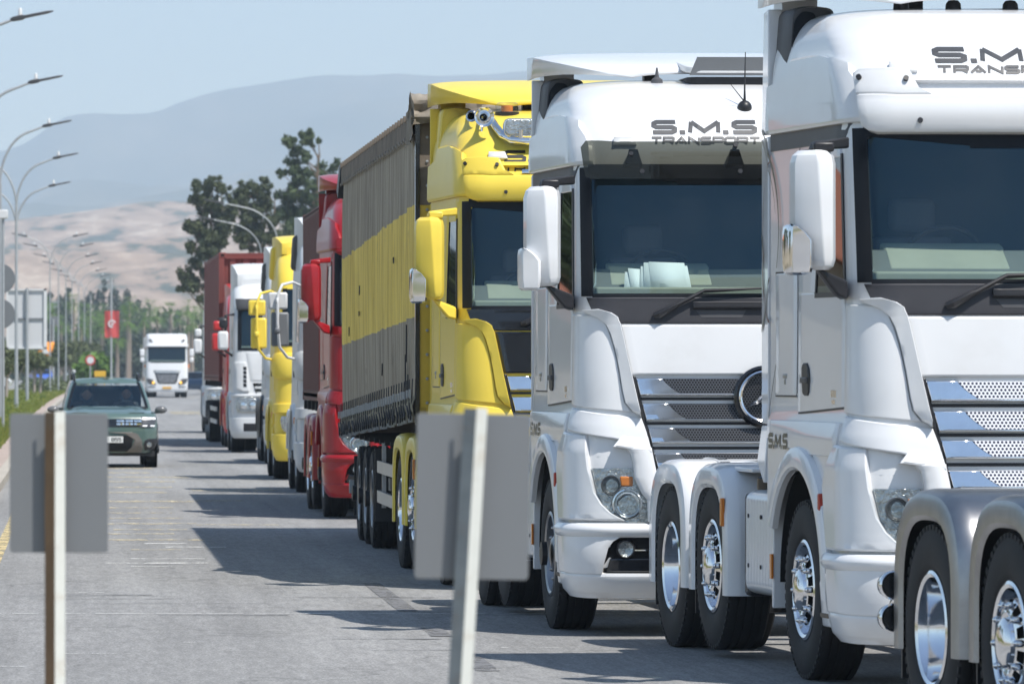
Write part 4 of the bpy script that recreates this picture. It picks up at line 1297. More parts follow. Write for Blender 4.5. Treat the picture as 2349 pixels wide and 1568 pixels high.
# ------------------------------------------------------------------ air
hz = MB(); hz.box(-9000, 10000, -7000, 11000, -3, 760)
hzm = bpy.data.materials.new('haze_air'); hzm.use_nodes = True
n_ = hzm.node_tree; n_.nodes.remove(n_.nodes['Principled BSDF'])
pv = n_.nodes.new('ShaderNodeVolumePrincipled')
pv.inputs['Color'].default_value = (0.68, 0.84, 1.0, 1)
pv.inputs['Density'].default_value = 1.75e-4
pv.inputs['Anisotropy'].default_value = 0.0
n_.links.new(pv.outputs[0], n_.nodes['Material Output'].inputs['Volume'])
struct(hz.build('haze', hzm, smooth=0), 'stuff')

# ------------------------------------------------------------------ terrain
def terrain_mat(name, cols, scale, stretch, hi=0.0):
    m = bpy.data.materials.new(name); m.use_nodes = True
    nt = m.node_tree; b = nt.nodes['Principled BSDF']; b.inputs['Roughness'].default_value = 0.95; b.inputs['Specular IOR Level'].default_value = .1
    tc = nt.nodes.new('ShaderNodeTexCoord'); mp = nt.nodes.new('ShaderNodeMapping'); mp.inputs['Scale'].default_value = stretch
    nt.links.new(tc.outputs['Object'], mp.inputs[0])
    n = nt.nodes.new('ShaderNodeTexNoise'); n.inputs['Scale'].default_value = scale; n.inputs['Detail'].default_value = 8; n.inputs['Roughness'].default_value = .62
    nt.links.new(mp.outputs[0], n.inputs[0])
    cr = nt.nodes.new('ShaderNodeValToRGB')
    el = cr.color_ramp.elements
    el[0].position, el[0].color = cols[0][0], (*cols[0][1], 1)
    el[1].position, el[1].color = cols[-1][0], (*cols[-1][1], 1)
    for p, c in cols[1:-1]:
        e = el.new(p); e.color = (*c, 1)
    nt.links.new(n.outputs[0], cr.inputs[0]); nt.links.new(cr.outputs[0], b.inputs['Base Color'])
    return m
struct(MB().add([(-8900, -6900, -.02), (9900, -6900, -.02), (9900, 10700, -.02), (-8900, 10700, -.02)], [(0, 1, 2, 3)]).build('ground',
    terrain_mat('dry_ground', [(.3, (.16, .15, .09)), (.5, (.27, .23, .16)), (.7, (.38, .33, .25))], .06, (1, .3, 1)), smooth=0))

def ridge(name, Y0, Y1, crest, x0, x1, nx, ny, material, rough, seed, p=1.0):
    """crest: (pixel x, pixel y) pairs giving the skyline at depth Y1"""
    cx = [(a - 186) / F * Y1 for a, b in crest]; cz = [(838 - b) / F * Y1 + CH for a, b in crest]
    f = pchip(cx, cz)
    rows = []
    for j in range(ny + 1):
        t = j / ny; Y = Y0 + (Y1 - Y0) * t
        row = []
        for i in range(nx + 1):
            X = x0 + (x1 - x0) * i / nx
            h = f(X) * (t ** p)
            h += (fbm(X / rough, Y / rough * 1.3, 6, seed) - .5) * rough * .35 * math.sin(PI * min(t, 1)) * (.3 + t)
            h += (fbm(X / rough * 3, 3.3, 4, seed + 9) - .5) * rough * .045 * t
            row.append((X, Y, max(h, -.5)))
        rows.append(row)
    rows.append([(p_[0], p_[1] + (Y1 - Y0) * .25, -1) for p_ in rows[-1]])
    mb = MB(); mb.grid(rows)
    return struct(mb.build(name, material, smooth=180))
ridge('mountain', 5400, 9000, [(-3000, 420), (-1500, 400), (-300, 370), (0, 358), (60, 335), (120, 292), (170, 270), (220, 266), (300, 268), (350, 268), (400, 248), (470, 228), (560, 208), (680, 188), (830, 176), (1000, 170), (1215, 163), (1600, 150), (2400, 170), (4000, 260), (6000, 300)],
      -1800, 3900, 260, 60, terrain_mat('mountain_scrub', [(.3, (.06, .07, .05)), (.5, (.11, .105, .075)), (.64, (.16, .14, .10)), (.78, (.30, .26, .20))], .008, (1, .12, 1)), 900, 3, 1.0)
ridge('mountain_ridge', 4200, 6200, [(-3000, 560), (-600, 540), (0, 470), (60, 462), (170, 470), (320, 446), (440, 428), (560, 420), (700, 430), (900, 440), (1500, 430), (3000, 480), (6000, 560)],
      -1800, 3900, 260, 40, terrain_mat('scrub_slope', [(.3, (.05, .062, .045)), (.5, (.10, .10, .07)), (.66, (.20, .17, .125)), (.8, (.34, .29, .23))], .012, (1, .12, 1)), 500, 21, 1.0)
ridge('hills', 1500, 3900, [(-3000, 560), (-600, 540), (-100, 520), (0, 510), (60, 500), (170, 486), (300, 470), (420, 462), (520, 478), (640, 500), (800, 520), (1200, 560), (2000, 600), (4000, 640), (6500, 660)],
      -1700, 3800, 300, 90, terrain_mat('dry_hills', [(.36, (.05, .065, .05)), (.43, (.10, .10, .07)), (.46, (.26, .185, .135)), (.56, (.36, .26, .19)), (.68, (.54, .44, .34))], .060, (.62, .10, 1.6)), 240, 5, 1.15)

# ------------------------------------------------------------------ road
def curve(Y): return 0 if Y < 200 else (Y - 200) ** 2 * 2.7e-5
def asphalt():
    m = bpy.data.materials.new('asphalt'); m.use_nodes = True
    nt = m.node_tree; b = nt.nodes['Principled BSDF']; b.inputs['Roughness'].default_value = .82; b.inputs['Specular IOR Level'].default_value = .35
    tc = nt.nodes.new('ShaderNodeTexCoord')
    def noise(scale, det, st=(1, 1, 1), rough=.6):
        mp = nt.nodes.new('ShaderNodeMapping'); mp.inputs['Scale'].default_value = st
        nt.links.new(tc.outputs['Object'], mp.inputs[0])
        n = nt.nodes.new('ShaderNodeTexNoise'); n.inputs['Scale'].default_value = scale; n.inputs['Detail'].default_value = det; n.inputs['Roughness'].default_value = rough
        nt.links.new(mp.outputs[0], n.inputs[0]); return n.outputs[0]
    def rng(v, a, b_, c, d):
        r = nt.nodes.new('ShaderNodeMapRange'); nt.links.new(v, r.inputs[0])
        for i, q in enumerate((a, b_, c, d)): r.inputs[i + 1].default_value = q
        return r.outputs[0]
    def mul(a, b_):
        n = nt.nodes.new('ShaderNodeMath'); n.operation = 'MULTIPLY'; nt.links.new(a, n.inputs[0]); nt.links.new(b_, n.inputs[1]); return n.outputs[0]
    f = rng(noise(60, 4, (1, .22, 1), .8), .3, .7, .66, 1.34)
    f = mul(f, rng(noise(16, 3, (1, .12, 1)), .3, .7, .86, 1.14))
    f = mul(f, rng(noise(.5, 6, (1.3, .12, 1)), .3, .7, .80, 1.16))
    f = mul(f, rng(noise(1.2, 5, (3.0, .05, 1)), .35, .7, .90, 1.08))
    f = mul(f, rng(noise(2.5, 6, (.12, 3.0, 1), .7), .60, .75, 1.0, .84))
    mx = nt.nodes.new('ShaderNodeVectorMath'); mx.operation = 'SCALE'; mx.inputs[0].default_value = (.275, .273, .268)
    nt.links.new(f, mx.inputs['Scale'])
    # thin cracks
    v = nt.nodes.new('ShaderNodeTexVoronoi'); v.feature = 'DISTANCE_TO_EDGE'; v.inputs['Scale'].default_value = .28
    mp = nt.nodes.new('ShaderNodeMapping'); mp.inputs['Scale'].default_value = (1, .35, 1)
    ad = nt.nodes.new('ShaderNodeVectorMath'); ad.operation = 'ADD'
    nn = nt.nodes.new('ShaderNodeTexNoise'); nn.inputs['Scale'].default_value = 1.6; nn.inputs['Detail'].default_value = 5
    nt.links.new(tc.outputs['Object'], nn.inputs[0]); nt.links.new(tc.outputs['Object'], ad.inputs[0]); nt.links.new(nn.outputs[1], ad.inputs[1])
    nt.links.new(ad.outputs[0], mp.inputs[0]); nt.links.new(mp.outputs[0], v.inputs['Vector'])
    c = rng(v.outputs['Distance'], 0, .006, .72, 1.0)
    m2 = nt.nodes.new('ShaderNodeVectorMath'); m2.operation = 'SCALE'; nt.links.new(mx.outputs[0], m2.inputs[0]); nt.links.new(c, m2.inputs['Scale'])
    nt.links.new(m2.outputs[0], b.inputs['Base Color'])
    bp = nt.nodes.new('ShaderNodeBump'); bp.inputs['Strength'].default_value = .5; bp.inputs['Distance'].default_value = .01
    nt.links.new(noise(120, 3), bp.inputs['Height']); nt.links.new(bp.outputs[0], b.inputs['Normal'])
    return m
def strip(name, xa, xb, z, material, Y0=-60, Y1=760, th=0.0, n=60, kind='structure'):
    ys = [Y0] + [200 + (Y1 - 200) * i / n for i in range(n + 1)]
    mb = MB()
    if th:
        pr = [(xa, z - th), (xa, z), (xb, z), (xb, z - th)]
        mb.grid([[(x + curve(y), y, zz) for x, zz in pr] for y in ys])
    else:
        mb.grid([[(x + curve(y), y, z) for x in (xa, xb)] for y in ys])
    return struct(mb.build(name, material, smooth=0), kind)
ASP = asphalt()
strip('road', -1.2, 7.6, .004, ASP)
strip('opposite_road', -14.5, -6.6, .004, ASP)
conc = mat('kerb_concrete', (.42, .38, .32), .85, var=.2, vscale=2, bump=.03, bscale=20)
strip('kerb', -1.38, -1.2, .135, conc, th=.15)
strip('pavement', -1.8, -1.38, .125, mat('pink_paving', (.40, .32, .27), .85, var=.15, vscale=1.2))
strip('kerb', 7.6, 7.8, .135, conc, th=.15)
strip('pavement', 7.8, 11.5, .125, mat('pale_paving', (.42, .37, .31), .85, var=.15, vscale=.6))
strip('kerb', -6.6, -6.4, .135, conc, th=.15)
strip('median_soil', -6.4, -1.8, .12, mat('median_earth', (.13, .14, .05), .95, var=.45, vscale=.7, stretch=(1, .5, 1)))

def worn(name, col, base=.5):
    m = bpy.data.materials.new(name); m.use_nodes = True; nt = m.node_tree; b = nt.nodes['Principled BSDF']
    b.inputs['Base Color'].default_value = (*col, 1); b.inputs['Roughness'].default_value = .8
    tc = nt.nodes.new('ShaderNodeTexCoord'); mp = nt.nodes.new('ShaderNodeMapping'); mp.inputs['Scale'].default_value = (1, .4, 1)
    n = nt.nodes.new('ShaderNodeTexNoise'); n.inputs['Scale'].default_value = 6; n.inputs['Detail'].default_value = 8; n.inputs['Roughness'].default_value = .75
    nt.links.new(tc.outputs['Object'], mp.inputs[0]); nt.links.new(mp.outputs[0], n.inputs[0])
    r = nt.nodes.new('ShaderNodeMapRange'); nt.links.new(n.outputs[0], r.inputs[0])
    r.inputs[1].default_value = base - .06; r.inputs[2].default_value = base + .08; r.inputs[3].default_value = 0; r.inputs[4].default_value = 1
    tr = nt.nodes.new('ShaderNodeBsdfTransparent'); mx = nt.nodes.new('ShaderNodeMixShader')
    nt.links.new(r.outputs[0], mx.inputs[0]); nt.links.new(tr.outputs[0], mx.inputs[1]); nt.links.new(b.outputs[0], mx.inputs[2])
    nt.links.new(mx.outputs[0], nt.nodes['Material Output'].inputs[0]); return m
WY, WW, WD = worn('worn_yellow_paint', (.66, .57, .38), .52), worn('worn_white_paint', (.72, .72, .70), .45), worn('dark_patch', (.17, .17, .175), .44)
mb = MB(); rr = random.Random(3)
def gy(y): return F * CH / (y - 838)
def cross(mb, y, xa, xb, w=.07, z=.008, rnd=rr):
    Y = gy(y); s = F / Y
    w = w * 22 / (CH * F / Y ** 2)
    Xa, Xb = (xa - 186) / s, (xb - 186) / s
    mb.add([(Xa, Y, z), (Xb, Y + .02, z), (Xb, Y + w, z), (Xa, Y + w, z)], [(0, 1, 2, 3)])
for y, a, b, w_ in ((1076, 150, 350, .14), (1086, 120, 345, .14), (1096, 140, 436, .14), (1106, 130, 402, .14), (1119, 200, 395, .12), (1131, 150, 382, .12), (1152, 140, 455, .16), (1166, 250, 400, .1), (1178, 200, 395, .1), (1190, 250, 420, .1), (1203, 120, 452, .15), (1216, 260, 430, .1), (1226, 200, 400, .1), (1240, 130, 470, .13), (1262, 300, 415, .08)):
    cross(mb, y, a, b, w_)
for y, a, b, w_ in ((950, 395, 470, .3), (1126, 440, 640, .14), (1150, 450, 560, .12), (1205, 450, 640, .1)): cross(mb, y, a, b, w_)
struct(mb.build('yellow_markings', WY, smooth=0))
mb = MB()
for y, a, b, w_ in ((1248, 330, 430, .07), (1256, 380, 520, .05), (1283, 300, 470, .06), (1293, 240, 480, .08), (1301, 300, 420, .05), (1408, -20, 760, .035), (1408.6, 700, 1520, .03), (1474, 420, 640, .02), (1487, 1150, 1300, .03), (1530, -10, 60, .05), (1360, 100, 240, .03), (1500, 120, 300, .03)):
    cross(mb, y, a, b, w_)
def dash(mb, Y0, Y1, X, w=.12, z=.0085):
    mb.add([(X - w / 2 + curve(Y0), Y0, z), (X + w / 2 + curve(Y0), Y0, z), (X + w / 2 + curve(Y1), Y1, z), (X - w / 2 + curve(Y1), Y1, z)], [(0, 1, 2, 3)])
struct(mb.build('white_markings', WW, smooth=0))
mb = MB()
for k in range(18): dash(mb, 55 + k * 9.0, 59.5 + k * 9.0, 2.52, .11)
for k in range(25): dash(mb, 220 + k * 12.0, 226 + k * 12, 2.55, .14)
struct(mb.build('lane_dashes', worn('very_worn_paint', (.45, .45, .44), .53), smooth=0))
mb = MB()
for a, b in ((1402, 1338), (1460, 1440), (1540, 1500)):
    dash(mb, gy(a), gy(b), 2.50, .15, .0082)
for k in range(26):
    Y = rr.uniform(36, 70); X = rr.uniform(-.6, 2.3); L = rr.uniform(.3, 1.4)
    mb.add([(X, Y, .0082), (X + L, Y + rr.uniform(-.05, .1), .0082), (X + L, Y + .05, .0082), (X, Y + .03, .0082)], [(0, 1, 2, 3)])
struct(mb.build('road_scars', WD, smooth=0))
mb = MB()
ys = [-30] + list(range(0, 500, 20))
mb.grid([[(x + curve(y), y, .009) for x in (-.88, -.77)] for y in ys])
struct(mb.build('yellow_edge_line', worn('edge_yellow', (.62, .50, .26), .46), smooth=0))

# ------------------------------------------------------------------ the near tractor units
TXT_B = [('S.M.S S', -.645, 3.492, .152, .104, .029, .034), ('TRANSPORT', -.665, 3.418, .068, .058, .0155, .017)]
TXT_A = [('S.M.S', -.65, 3.645, .176, .100, .0275, .034), ('TRANSPORT', -.65, 3.578, .078, .054, .0155, .020)]
TXT_C = [('S.M.S', -.80, 3.585, .17, .108, .026, .03), ('TRANSPORT', -.81, 3.505, .076, .058, .014, .02)]
GRP = 'big-cab tractor units in the queue'
B_, skB, cB = big_cab_tractor('white tractor unit with smoked see-through visor and papers behind its windscreen', 'truck', (4.665, 39.3), R(2.7), M['white'], 1.0, 'smoke', text=TXT_B, front_wheel='steel', papers=True, group=GRP)
A_, skA, cA = big_cab_tractor('white tractor unit with white visor and bright perforated grille slats, nearest cab in view', 'truck', (5.695, 32.75), R(5.3), M['white'], 1.13, 'paint', low=M['chrome'], perf='perf_lit', perf_paint=M['chrome'], text=TXT_A, ftrim=M['chrome'], swoosh=True, group=GRP)
C_, skC, cC = big_cab_tractor('yellow tractor unit with chrome horns and black bonnet pulling the striped curtain trailer', 'truck', (4.38, 47.45), R(1.6), M['yellow'], 1.2, 'paint', low=M['chrome'], arm=M['yellow'],
    bonnet=M['gloss_black'], cowl=M['gloss_black'], text=TXT_C, text_mat=M['decal_blk'], intake=M['yellow'], horn=True, bar=True, beacon=True, strip_black=M['yellow'], side_text=False, drl=True, group=GRP)
D_, skD, cD = big_cab_tractor('dark red tractor unit with chrome door mirrors right behind the striped curtain trailer', 'truck', (4.27, 69.3), R(.3), M['red'], 1.1, 'paint', low=M['chrome'], arm=M['red'],
    bonnet=M['red'], cowl=M['red'], intake=M['red'], strip_black=M['red'], side_text=False, front_wheel='steel', group=GRP)
Z_, skZ, cZ = big_cab_tractor('white tractor unit with brushed metal wheel covers, mostly beyond the right edge', 'truck', (6.243, 23.54), R(7), M['white'], 1.13, 'paint', fpaint=M['dull_chrome'], front_wheel='cover',
    axles=((4.15, 'cover', .0, False), (5.55, 'deep', 0, False)), side_text=False, group=GRP)
# rear work lamps on the nearest chassis
for z in (.74, .57):
    b = MB(); b.m(M['chrome']).lathe([(.03, .09), (.07, .05), (.078, -.03), (.07, -.045), (.06, -.04)], (-1.27, 6.25, z), 'y', 28)
    b.m(M['gloss_black']).lathe([(.062, -.042), (.001, -.04)], (-1.27, 6.25, z), 'y', 20)
    b.build('rear_lamp', None, Z_, smooth=50)

# ------------------------------------------------------------------ plain older tractor units
TAB2 = [(.34, .12, 1.14, .20, 1.2), (.40, .04, 1.19, .22, 1.24), (.60, .0, 1.22, .23, 1.255), (.95, 0, 1.225, .24, 1.255), (1.3, .02, 1.22, .25, 1.25), (1.62, .035, 1.215, .24, 1.24), (2.0, .06, 1.21, .22, 1.235),
        (2.3, .10, 1.20, .22, 1.23), (3.08, .24, 1.185, .22, 1.225), (3.2, .28, 1.18, .24, 1.22), (3.35, .38, 1.175, .28, 1.21), (3.5, .55, 1.16, .34, 1.20), (3.62, .78, 1.13, .40, 1.17), (3.70, 1.02, 1.08, .44, 1.12), (3.75, 1.3, .98, .42, 1.02), (3.765, 1.5, .9, .4, .95)]
def person(name, label, loc, rz=0, hands=(-.18, .18)):
    P = [(0, 0, 0), (0, .02, .22), (0, .0, .44), (0, -.02, .56), (0, -.05, .68), (0, -.06, .78)]
    Rd = [(.15, .12), (.16, .12), (.17, .11), (.06, .06), (.085, .10), (.07, .085)]
    E = [(i, i + 1) for i in range(5)]
    for g in (-1, 1):
        o = len(P)
        P += [(g * .19, .0, .46), (g * .25, -.10, .22), (g * .20, -.36, .24), (g * .18, -.44, .27), (g * .15, -.49, .27)]
        Rd += [(.07, .07), (.05, .05), (.035, .035), (.03, .022), (.022, .018)]
        E += [(2, o), (o, o + 1), (o + 1, o + 2), (o + 2, o + 3), (o + 3, o + 4)]
        for k in range(4):
            q = len(P); P += [(g * (.155 + .018 * k - .03), -.52, .29), (g * (.155 + .018 * k - .03), -.545, .265)]; Rd += [(.009, .009), (.008, .008)]; E += [(o + 4, q), (q, q + 1)]
        o2 = len(P); P += [(g * .12, -.05, -.05), (g * .14, -.45, .0), (g * .14, -.55, -.4)]; Rd += [(.10, .10), (.07, .07), (.05, .05)]; E += [(0, o2), (o2, o2 + 1), (o2 + 1, o2 + 2)]
    me = bpy.data.meshes.new(name); me.from_pydata(P, E, []); me.materials.append(M['shirt'])
    o = bpy.data.objects.new(name, me); COL.objects.link(o)
    o.modifiers.new('skin', 'SKIN')
    for i, v in enumerate(me.skin_vertices[0].data): v.radius = Rd[i]
    me.skin_vertices[0].data[0].use_root = True
    sb = o.modifiers.new('sub', 'SUBSURF'); sb.levels = 2; sb.render_levels = 2
    o.location = loc; o.rotation_euler = (0, 0, rz)
    tag(o, label, 'person')
    h = MB(); sphere(h, (0, -.065, .745), .10, 1.1, .84, 1.25); sphere(h, (0, -.175, .735), .018); 
    for g in (-1, 1): sphere(h, (g * .085, -.06, .74), .022, .7, .5, 1.2)
    h.build('face', M['skin'], o, smooth=80)
    h = MB(); sphere(h, (0, -.045, .785), .105, 1.08, .88, 1.05); h.build('hair', M['hair'], o, smooth=80)
    return o

def plain_tractor(label, O, rz, paint, k=1.0, mirrors='tube', spoiler=True, intake=None, visor=None, corner='bulge', wheels='steel', fcol=None, axles=(3.8,), driver=False, grille=True, drop_top=0, armmat=None, group=None, tanks=True, style='old'):
    T = thing('tractor_unit', label, 'truck', (O[0], O[1], 0), rz, group)
    zt = lambda z: 3.1 + (z - 3.1) * k if z > 3.1 else z
    sk = Skin(stretch(TAB2, k, 3.1), 2.25, .05)
    fa = 1.40; N0 = {'edge': 0, 'skirt': False}
    mb = MB()
    def arch(z, q): return fa + q * math.sqrt(max(.66 ** 2 - (z - .56) ** 2, .0004))
    sk.panel(mb, [(z, Lf(arch(z, -1)), Rt(arch(z, -1))) for z in np.linspace(.34, 1.21, 12)], off=0, nx=50, nz=12, **N0)
    for g in (-1, 1):
        rw = []
        for z in np.linspace(.95, 1.21, 6):
            a, b = ('s', g, arch(z, 1)), ('s', g, 2.25)
            rw.append((z, b, a) if g < 0 else (z, a, b))
        sk.panel(mb, rw, off=0, nx=8, nz=6, **N0)
    sk.panel(mb, [(1.21, Lf(2.25), Rt(2.25)), (2.22, Lf(2.25), Rt(2.25))], off=0, nx=70, nz=10, **N0)
    for g in (-1, 1):
        for part_ in (0, 1, 2):
            rw = []
            for z in ((2.22, 3.14) if part_ < 2 else (3.0, 3.14)):
                yf = sk.Y(z) + .32
                a, b = ((g * 1.05), ('s', g, yf)) if part_ == 0 else ((('s', g, 1.15), ('s', g, 2.25)) if part_ == 1 else (('s', g, yf), ('s', g, 1.2)))
                rw.append((z, b, a) if g < 0 else (z, a, b))
            sk.panel(mb, rw, off=0, nx=10, nz=6, **N0)
    sk.panel(mb, [(z, Lf(2.25), Rt(2.25)) for z in np.linspace(zt(3.13), sk.z1, 12)], off=0, nx=70, nz=24, **N0)
    rim = [sk.raw(u, sk.z1) for u in np.linspace(sk.U(Lf(2.25), sk.z1), sk.U(Rt(2.25), sk.z1), 40)]
    mb.grid([[rim[i], rim[39 - i]] for i in range(20)])
    mb.grid([[p, Vector((-p.x, p.y, p.z))] for p in [sk.at(Lf(2.25), z) for z in np.linspace(.95, sk.z1, 10)]])
    cab = mb.build('cab', paint, T, smooth=40)
    mb = MB(); mb.m(M['cabin']).box(-1.12, 1.12, 1.5, 1.54, 1.4, 3.2); mb.box(-1.12, 1.12, .35, 1.5, 1.5, 1.54)
    mb.m(M['dash']).box(-1.05, 1.05, .30, .55, 2.12, 2.30)
    mb.build('cabin_interior', None, T)
    mb = MB(); mb.tube([(-.5 + .22 * math.cos(a), .75 - .1 * math.sin(a), 2.42 + .16 * math.sin(a)) for a in np.linspace(0, 2 * PI, 25)], .016, 6, False)
    mb.build('steering_wheel', M['red_bright'] if driver else M['black'], T)
    mb = MB(); sk.panel(mb, [(2.24, -1.05, 1.05), (3.12, -1.05, 1.05)], off=.004, nx=30, nz=8, edge=0, skirt=False)
    ws = mb.build('windscreen', M['glass'], T, smooth=80)
    mb = MB(); sk.panel(mb, [(2.20, -1.10, -1.02), (3.14, -1.09, -1.02)], off=.010, depth=.015, edge=0, mirror=True, nx=3, nz=5); sk.panel(mb, [(2.20, -1.05, 1.05), (2.26, -1.05, 1.05)], off=.010, depth=.015, edge=0, nx=24, nz=2)
    mb.build('windscreen_border', M['border'], ws)
    for g in (-1, 1):
        def sr(rs):
            return [((z, ('s', g, y1), ('s', g, y0)) if g < 0 else ((z[1], z[0]) if isinstance(z, tuple) else z, ('s', g, y0), ('s', g, y1))) for z, y0, y1 in rs]
        mb = MB(); sk.panel(mb, sr([(1.45, .40, 1.5), (2.22, .42, 1.5)]), off=.012, nx=10, nz=8)
        sk.panel(mb, sr([(2.22, 1.16, 1.5), (3.10, 1.10, 1.5)]), off=.012, nx=4, nz=6)
        dr = mb.build('door', paint, T, smooth=50)
        mb = MB(); sk.panel(mb, sr([(2.22, .45, 1.16), (3.02, .56, 1.12)]), off=.004, nx=8, nz=6, edge=0, skirt=False); mb.build('side_window', M['sideglass'], dr, smooth=80)
        mb = MB(); sk.panel(mb, sr([(1.70, 1.28, 1.44), (1.80, 1.28, 1.44)]), off=.024, depth=.02, nx=3, nz=3); mb.build('handle', M['black'], dr)
        # corner piece
        if corner == 'bulge':
            mb = MB(); rw = [(1.66, -1.17, -.84), (1.72, Lf(.34), -.82), (1.98, Lf(.36), -.84), (2.06, Lf(.33), -.88), (2.09, -1.16, -.95)]
            if g > 0: rw = [(z, -b, (-a if not isinstance(a, tuple) else Rt(a[2]))) for z, a, b in rw]
            sk.panel(mb, rw, off=lambda u, z, t, q: .02 + .05 * math.sin(PI * t) ** .4, depth=.07, nx=10, nz=10, edge=.015); mb.build('corner_deflector', paint, T, smooth=50)
        else:
            mb = MB(); rw = [(1.32, -.98, -.86), (1.40, -1.12, -.85), (1.75, -1.12, -.90), (1.88, -1.15, -.92), (1.95, -1.16, -.93)]
            if g > 0: rw = [(z, -b, -a) for z, a, b in rw]
            sk.panel(mb, rw, off=.06, depth=.07, nx=8, nz=10, edge=.015); co = mb.build('corner_deflector', paint, T, smooth=50)
            mb = MB()
            for i in range(5):
                z = 1.42 + i * .09; rw = [(z, -.98, -.91), (z + .07, -.985, -.915)]
                if g > 0: rw = [(q, -b, -a) for q, a, b in rw]
                sk.panel(mb, rw, off=.066, depth=.01, nx=2, nz=2, edge=0)
            mb.build('corner_vent', M['black'], co)
        # headlight in the bumper
        mb = MB()
        rw = [(.80, -1.06, -.62), (.86, -1.10, -.60), (.98, -1.12, -.60), (1.05, -1.10, -.64)] if style == 'old' else [(.88, -1.08, -.66), (.96, -1.12, -.62), (1.10, -1.12, -.64), (1.18, -1.09, -.72)]
        if g > 0: rw = [(z, -b, -a) for z, a, b in rw]
        sk.panel(mb, rw, off=.055, depth=.06, nx=8, nz=5, edge=.01); hl = mb.build('headlight', M['lamp'], T, smooth=50)
        mb = MB()
        for x in (-.98, -.78):
            p = sk.at(-g * x if g > 0 else x, .93 if style == 'old' else 1.02); mb.lathe([(.075, -.06), (.07, -.075), (.001, -.085)], (p.x, p.y, p.z), 'y', 20)
        mb.build('lamp_lens', M['chrome'], hl)
        mb = MB(); sk.panel(mb, sr([(1.02, .70, .78), (1.12, .70, .78)]), off=.04, depth=.04, nx=2, nz=2); mb.build('side_marker', M['amber'], T)
        mb = MB()
        for (za, zb) in ((.42, .62), (.68, .86), (.92, 1.10)): sk.panel(mb, sr([(za, .46, .74), (zb, .46, .74)]), off=.03, depth=.05, nx=3, nz=3, edge=.01)
        mb.build('entry_step', paint, T)
        mb = MB(); rows_ = []
        for rr_, ox in ((.66, 0), (.66, .04), (.74, .05), (.77, .0)):
            row = []
            for i in range(31):
                a = R(-5 + 190 * i / 30); yy = fa - rr_ * math.cos(a); zz = .56 + rr_ * math.sin(a)
                bpt = sk.at(('s', g, max(yy, .4)), min(max(zz, .35), 1.5)); row.append(Vector((bpt.x + g * ox, yy, zz)))
            rows_.append(row)
        mb.grid(rows_); ar = mb.build('wheel_arch', paint if fcol is None else fcol, T)
        mb = MB(); mb.lathe([(.69, 0), (.69, -g * .6)], (g * 1.19, fa, .56), 'x', 30, 0, PI); mb.build('arch_liner', M['void'], ar)
        # mirrors
        X = lambda v: g * v
        if mirrors == 'tube':
            am = armmat or paint
            rt = bpy.data.objects.new('mirror', None); COL.objects.link(rt); rt.parent = T
            mb = MB(); mb.tube([(X(1.18), .42, 3.05), (X(1.30), .25, 3.10), (X(1.46), .12, 3.06), (X(1.52), .05, 2.92), (X(1.53), .04, 2.5), (X(1.50), .06, 2.15), (X(1.38), .2, 2.0), (X(1.2), .35, 1.96)], .022, 8)
            mb.build('mirror_arm', am, rt, smooth=60)
            mb = MB(); mb.box(*sorted((X(1.38), X(1.66))), .10, .22, 2.70, 2.95); mb.box(*sorted((X(1.50), X(1.56))), .02, .12, 2.78, 2.88); mb.build('wide_angle_mirror', paint, rt, bevel=.03)
            mb = MB(); mb.box(*sorted((X(1.36), X(1.62))), .10, .22, 2.16, 2.66); mb.box(*sorted((X(1.49), X(1.57))), .01, .12, 2.34, 2.44); mb.build('mirror_housing', M['signback'] if paint is M['white_old'] else paint, rt, bevel=.03)
        elif mirrors:
            rt = bpy.data.objects.new('mirror', None); COL.objects.link(rt); rt.parent = T
            mh = M['black'] if mirrors == 'dark' else paint
            mb = MB(); mb.box(*sorted((X(1.30), X(1.53))), .16, .30, 2.22, 2.62); mb.build('mirror_housing', paint, rt, bevel=.05)
            mb = MB(); mb.box(*sorted((X(1.31), X(1.50))), .16, .30, 2.68, 2.90); mb.build('wide_angle_mirror', mh, rt, bevel=.05)
            mb = MB(); mb.tube([(X(1.17), .4, 2.98), (X(1.36), .28, 2.96), (X(1.37), .26, 2.2), (X(1.17), .42, 2.06)], .03, 8); mb.build('mirror_arm', M['black'], rt)
        mb = MB(); mb.prism([(X(1.2), 2.28, 1.1), (X(1.16), 2.62, 1.1), (X(1.16), 2.62, zt(3.5)), (X(1.19), 2.28, zt(3.66))], (-g * .02, 0, 0)); mb.build('side_deflector', paint, T)
        if intake:
            mb = MB(); mb.hexa([(X(1.27), 1.75, zt(3.28)), (X(1.02), 1.7, zt(3.28)), (X(1.0), 2.1, zt(3.30)), (X(1.27), 2.1, zt(3.30)), (X(1.24), 1.62, zt(3.78)), (X(.98), 1.55, zt(3.80)), (X(.98), 2.1, zt(3.80)), (X(1.24), 2.1, zt(3.78))])
            mb.build('air_intake', intake, T, bevel=.05)
        make_wheel(T, (g * 1.06, fa, .52), g, wheels, r=.52, rimmat=M['dull_chrome'])
        for ay in axles:
            make_wheel(T, (g * 1.07, ay, .52), g, 'deep', True, r=.52, rimmat=M['dull_chrome'])
            fender(T, ay, .58, M['black'] if fcol is None else fcol, None, x0=g * 1.25, x1=g * .6, skirt_z=.6)
        if tanks:
            mb = MB(); mb.prism([Vector((p.x, 2.3, p.z)) for p in rounded_poly([(X(1.18), 0, .5), (X(1.18), 0, 1.05), (X(.6), 0, 1.05), (X(.6), 0, .5)], .1)], (0, .75, 0)); mb.build('fuel_tank', M['alu'], T)
    # bumper, grille
    mb = MB(); sk.panel(mb, [(.35, Lf(.36), Rt(.36)), (.42, Lf(.42), Rt(.42)), (.76, Lf(.42), Rt(.42))], off=.05, depth=.06, nx=40, nz=5, edge=.015)
